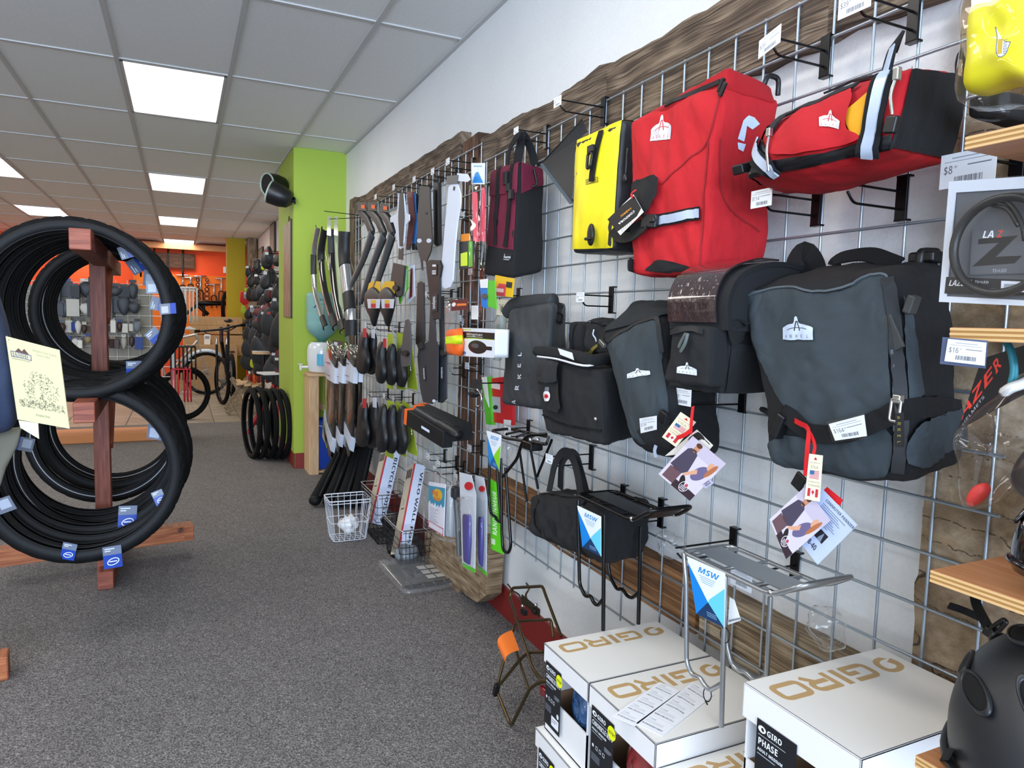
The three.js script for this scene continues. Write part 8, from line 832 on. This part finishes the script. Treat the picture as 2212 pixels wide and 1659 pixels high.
{ // mechanic's corner: repair stand, wooden trestle, bench
  const t = thing('repair_stand', 'red legged bicycle repair stand with a black post', 'repair stand'), m = mat('#a01420', 0.35, 0.3), z = -8.5, P = (u, v, k = z) => at9(u, v, k), hub = P(598, 820); part(t, 'leg', rod(hub, V(P(534, 936).x, 0.03, P(534, 936).z + 0.1), 0.025, 8), m); part(t, 'leg', rod(hub, V(P(606, 930).x, 0.03, z + 0.25), 0.025, 8), m); part(t, 'leg', rod(hub, V(P(620, 900).x, 0.03, z - 0.5), 0.025, 8), m); part(t, 'post', rod(hub.clone().add(V(0, -0.1, 0)), P(601, 740), 0.026, 10), mat('#6a1018', 0.4)); part(t, 'collar', cyl(0.06, 0.06, 0.1, 14, hub.toArray()), M.black); part(t, 'tray', box(0.4, 0.02, 0.28, P(600, 806).toArray(), [0, 0.2, 0]), M.white); part(t, 'clamp', box(0.1, 0.07, 0.12, P(601, 748).toArray(), [0, 0, 0], 0.01), M.black);
  const bx = thing('parts_box', 'navy blue box standing on the repair stand tray', 'box'); part(bx, 'body', box(0.13, 0.24, 0.12, P(610, 788).toArray(), [0, 0.2, 0], 0.004), mat('#16264a', 0.4)); part(bx, 'lid', box(0.135, 0.03, 0.125, P(610, 768).toArray(), [0, 0.2, 0], 0.004), mat('#1c3058', 0.4));
  const tr = thing('wooden_trestle', 'low wooden trestle with crossed legs and a slatted top', 'trestle'), Q = (u, v, k) => at9(u, v, k), zz = -10.4; const L = (a, b, w) => { const d = b.clone().sub(a), l = d.length(), g = new RoundedBoxGeometry(w, l, 0.05, 1, 0.003); return g.applyQuaternion(new THREE.Quaternion().setFromUnitVectors(V(0, 1, 0), d.normalize())).translate((a.x + b.x) / 2, (a.y + b.y) / 2, (a.z + b.z) / 2); }; part(tr, 'leg', L(V(0.56, 0.02, zz + 0.1), V(0.86, 0.45, zz), 0.06), M.barn2); part(tr, 'leg', L(V(0.9, 0.02, zz + 0.1), V(0.62, 0.5, zz), 0.06), M.barn2); part(tr, 'leg', L(V(0.56, 0.02, zz - 0.4), V(0.86, 0.45, zz - 0.5), 0.06), M.barn2); for (let i = 0; i < 4; i++) part(tr, 'slat', uvm(box(0.09, 0.03, 0.6, [0.72 + i * 0.1, 0.42 - i * 0.015, zz - 0.2], [0, 0, 0.1], 0.003)), M.pine); part(tr, 'shelf', uvm(box(0.5, 0.06, 0.12, [1.0, 0.24, zz + 0.05], [0, 0, 0], 0.003)), M.pine);
  const r = rng(88); for (let i = 0; i < 10; i++) { const b = thing('oil_bottle', i % 2 ? 'small orange bottle standing on the wooden trestle' : 'small dark red bottle standing on the wooden trestle', 'bottle', i % 2 ? 'orange bottles on the trestle' : 'red bottles on the trestle'), x = 0.86 + (i % 5) * 0.06, z2 = zz - 0.05 - ((i / 5) | 0) * 0.12; part(b, 'bottle', lathe([[0, 0], [0.022, 0], [0.022, 0.1], [0.01, 0.12], [0.01, 0.13]], 12, [x, 0.42, z2]), mat(i % 2 ? '#d8581c' : '#7a1c18', 0.35)); part(b, 'cap', cyl(0.011, 0.009, 0.03, 10, [x, 0.565, z2]), M.white); }
  const st = thing('work_stool', 'round wooden stool with a black post beside the repair stand', 'stool'), s = at9(568, 762, -9.4); part(st, 'seat', cyl(0.13, 0.13, 0.03, 20, s.toArray()), M.pine); part(st, 'post', rod(s, V(s.x, 0.02, s.z), 0.02, 8), M.blackMetal); part(st, 'base', cyl(0.16, 0.17, 0.03, 18, [s.x, 0.016, s.z]), M.blackMetal); const pp = thing('work_sheet', 'white sheet of paper lying on the round wooden stool', 'paper'); part(pp, 'sheet', card([V(s.x - 0.13, s.y + 0.02, s.z - 0.08), V(s.x + 0.12, s.y + 0.02, s.z - 0.1), V(s.x + 0.15, s.y + 0.02, s.z + 0.08), V(s.x - 0.1, s.y + 0.02, s.z + 0.1)], 0.002), M.paper); part(pp, 'print', card([V(s.x - 0.06, s.y + 0.023, s.z - 0.03), V(s.x + 0.06, s.y + 0.023, s.z - 0.03), V(s.x + 0.06, s.y + 0.023, s.z), V(s.x - 0.06, s.y + 0.023, s.z)], 0.001), mat('#7a80a0', 0.6));
  const j = thing('floor_pump', 'black floor pump standing behind the trestle', 'pump'), f = at9(538, 850, -12); part(j, 'barrel', cyl(0.025, 0.025, 0.6, 10, [f.x, 0.32, -12]), M.blackMetal); part(j, 'handle', cyl(0.02, 0.02, 0.22, 8, [f.x, 0.66, -12], [0, 0, Math.PI / 2]), M.black); part(j, 'foot', box(0.2, 0.03, 0.1, [f.x, 0.015, -12]), M.blackMetal);
}
// ------------------------------------------------------------------ put every thing's origin at its base
scene.updateMatrixWorld(true);
const nest = { slider: ['zipper', 'pocket_zip'], zip_pull: ['zipper'], zip_cord: ['pocket_zip', 'flap'], zip_cord_end: ['zipper'], buckle: ['cross_strap', 'strap'], clip: ['strap'], reflective_band_: [], price_tag: ['prong'], sticker: ['label_card'], badge: ['front_panel', 'front_pocket', 'pocket', 'body'], letter: ['body'], piping: ['rim', 'body'], edge_piping: ['front_panel'], maker_patch: ['front_panel', 'body'], knob: ['blade'], lettering: ['blade', 'card'], circle_mark: ['blade'], hole: ['blade'], dot_mark: ['blade'], bar_code: ['blade', 'card'], centre_strip: ['blade'], tip: ['blade'], slot: ['blade', 'fender_blade'], label_band: ['label'], yellow_stripe: ['band'], logo_print: ['folded_cover', 'backing'], footer_print: ['backing'], hand_hole: ['body'], tape: ['body'], flap_line: ['body'], vent_rim: ['shell'], vent: ['shell'], paper_tag: ['sidewall'], bead: ['sidewall'], reflective_stripe: ['sidewall'], orange_edge: ['fender_blade'], flap_edge: ['side_flap'], pocket_flap: ['pocket'], rivet: ['body'], red_panel: ['card'], photo: ['card'], front_print: ['carton', 'body'], side_print: ['body'], map_sleeve: ['lid'], lid_end: ['lid'], brake_lever: ['handle_bar'], grip: ['handle_bar'], stanchion: ['fork_leg'], cap: ['bottle', 'beam'], plastic_sleeve: ['card'], front_ring: ['housing'], face: ['housing'], code_print: ['photo_card'], print: ['sheet', 'card', 'shell', 'carton', 'frame'] };
for (const o of [...scene.children]) if (o.isGroup && o.userData.label) for (const k of [...o.children]) { for (const n of nest[k.name] ?? []) { const p = o.children.find((q) => q !== k && q.name === n); if (p) { p.attach(k); break; } } }
scene.updateMatrixWorld(true);
for (const o of scene.children) {
  if (!o.isGroup || !o.userData.label || o.userData.placed) continue;
  const b = new THREE.Box3().setFromObject(o), c = V((b.min.x + b.max.x) / 2, b.min.y, (b.min.z + b.max.z) / 2).sub(o.position).applyAxisAngle(V(0, 1, 0), -o.rotation.y);
  for (const k of o.children) k.position.sub(c);
  o.position.add(c.applyAxisAngle(V(0, 1, 0), o.rotation.y));
}
renderer.render(scene, camera);
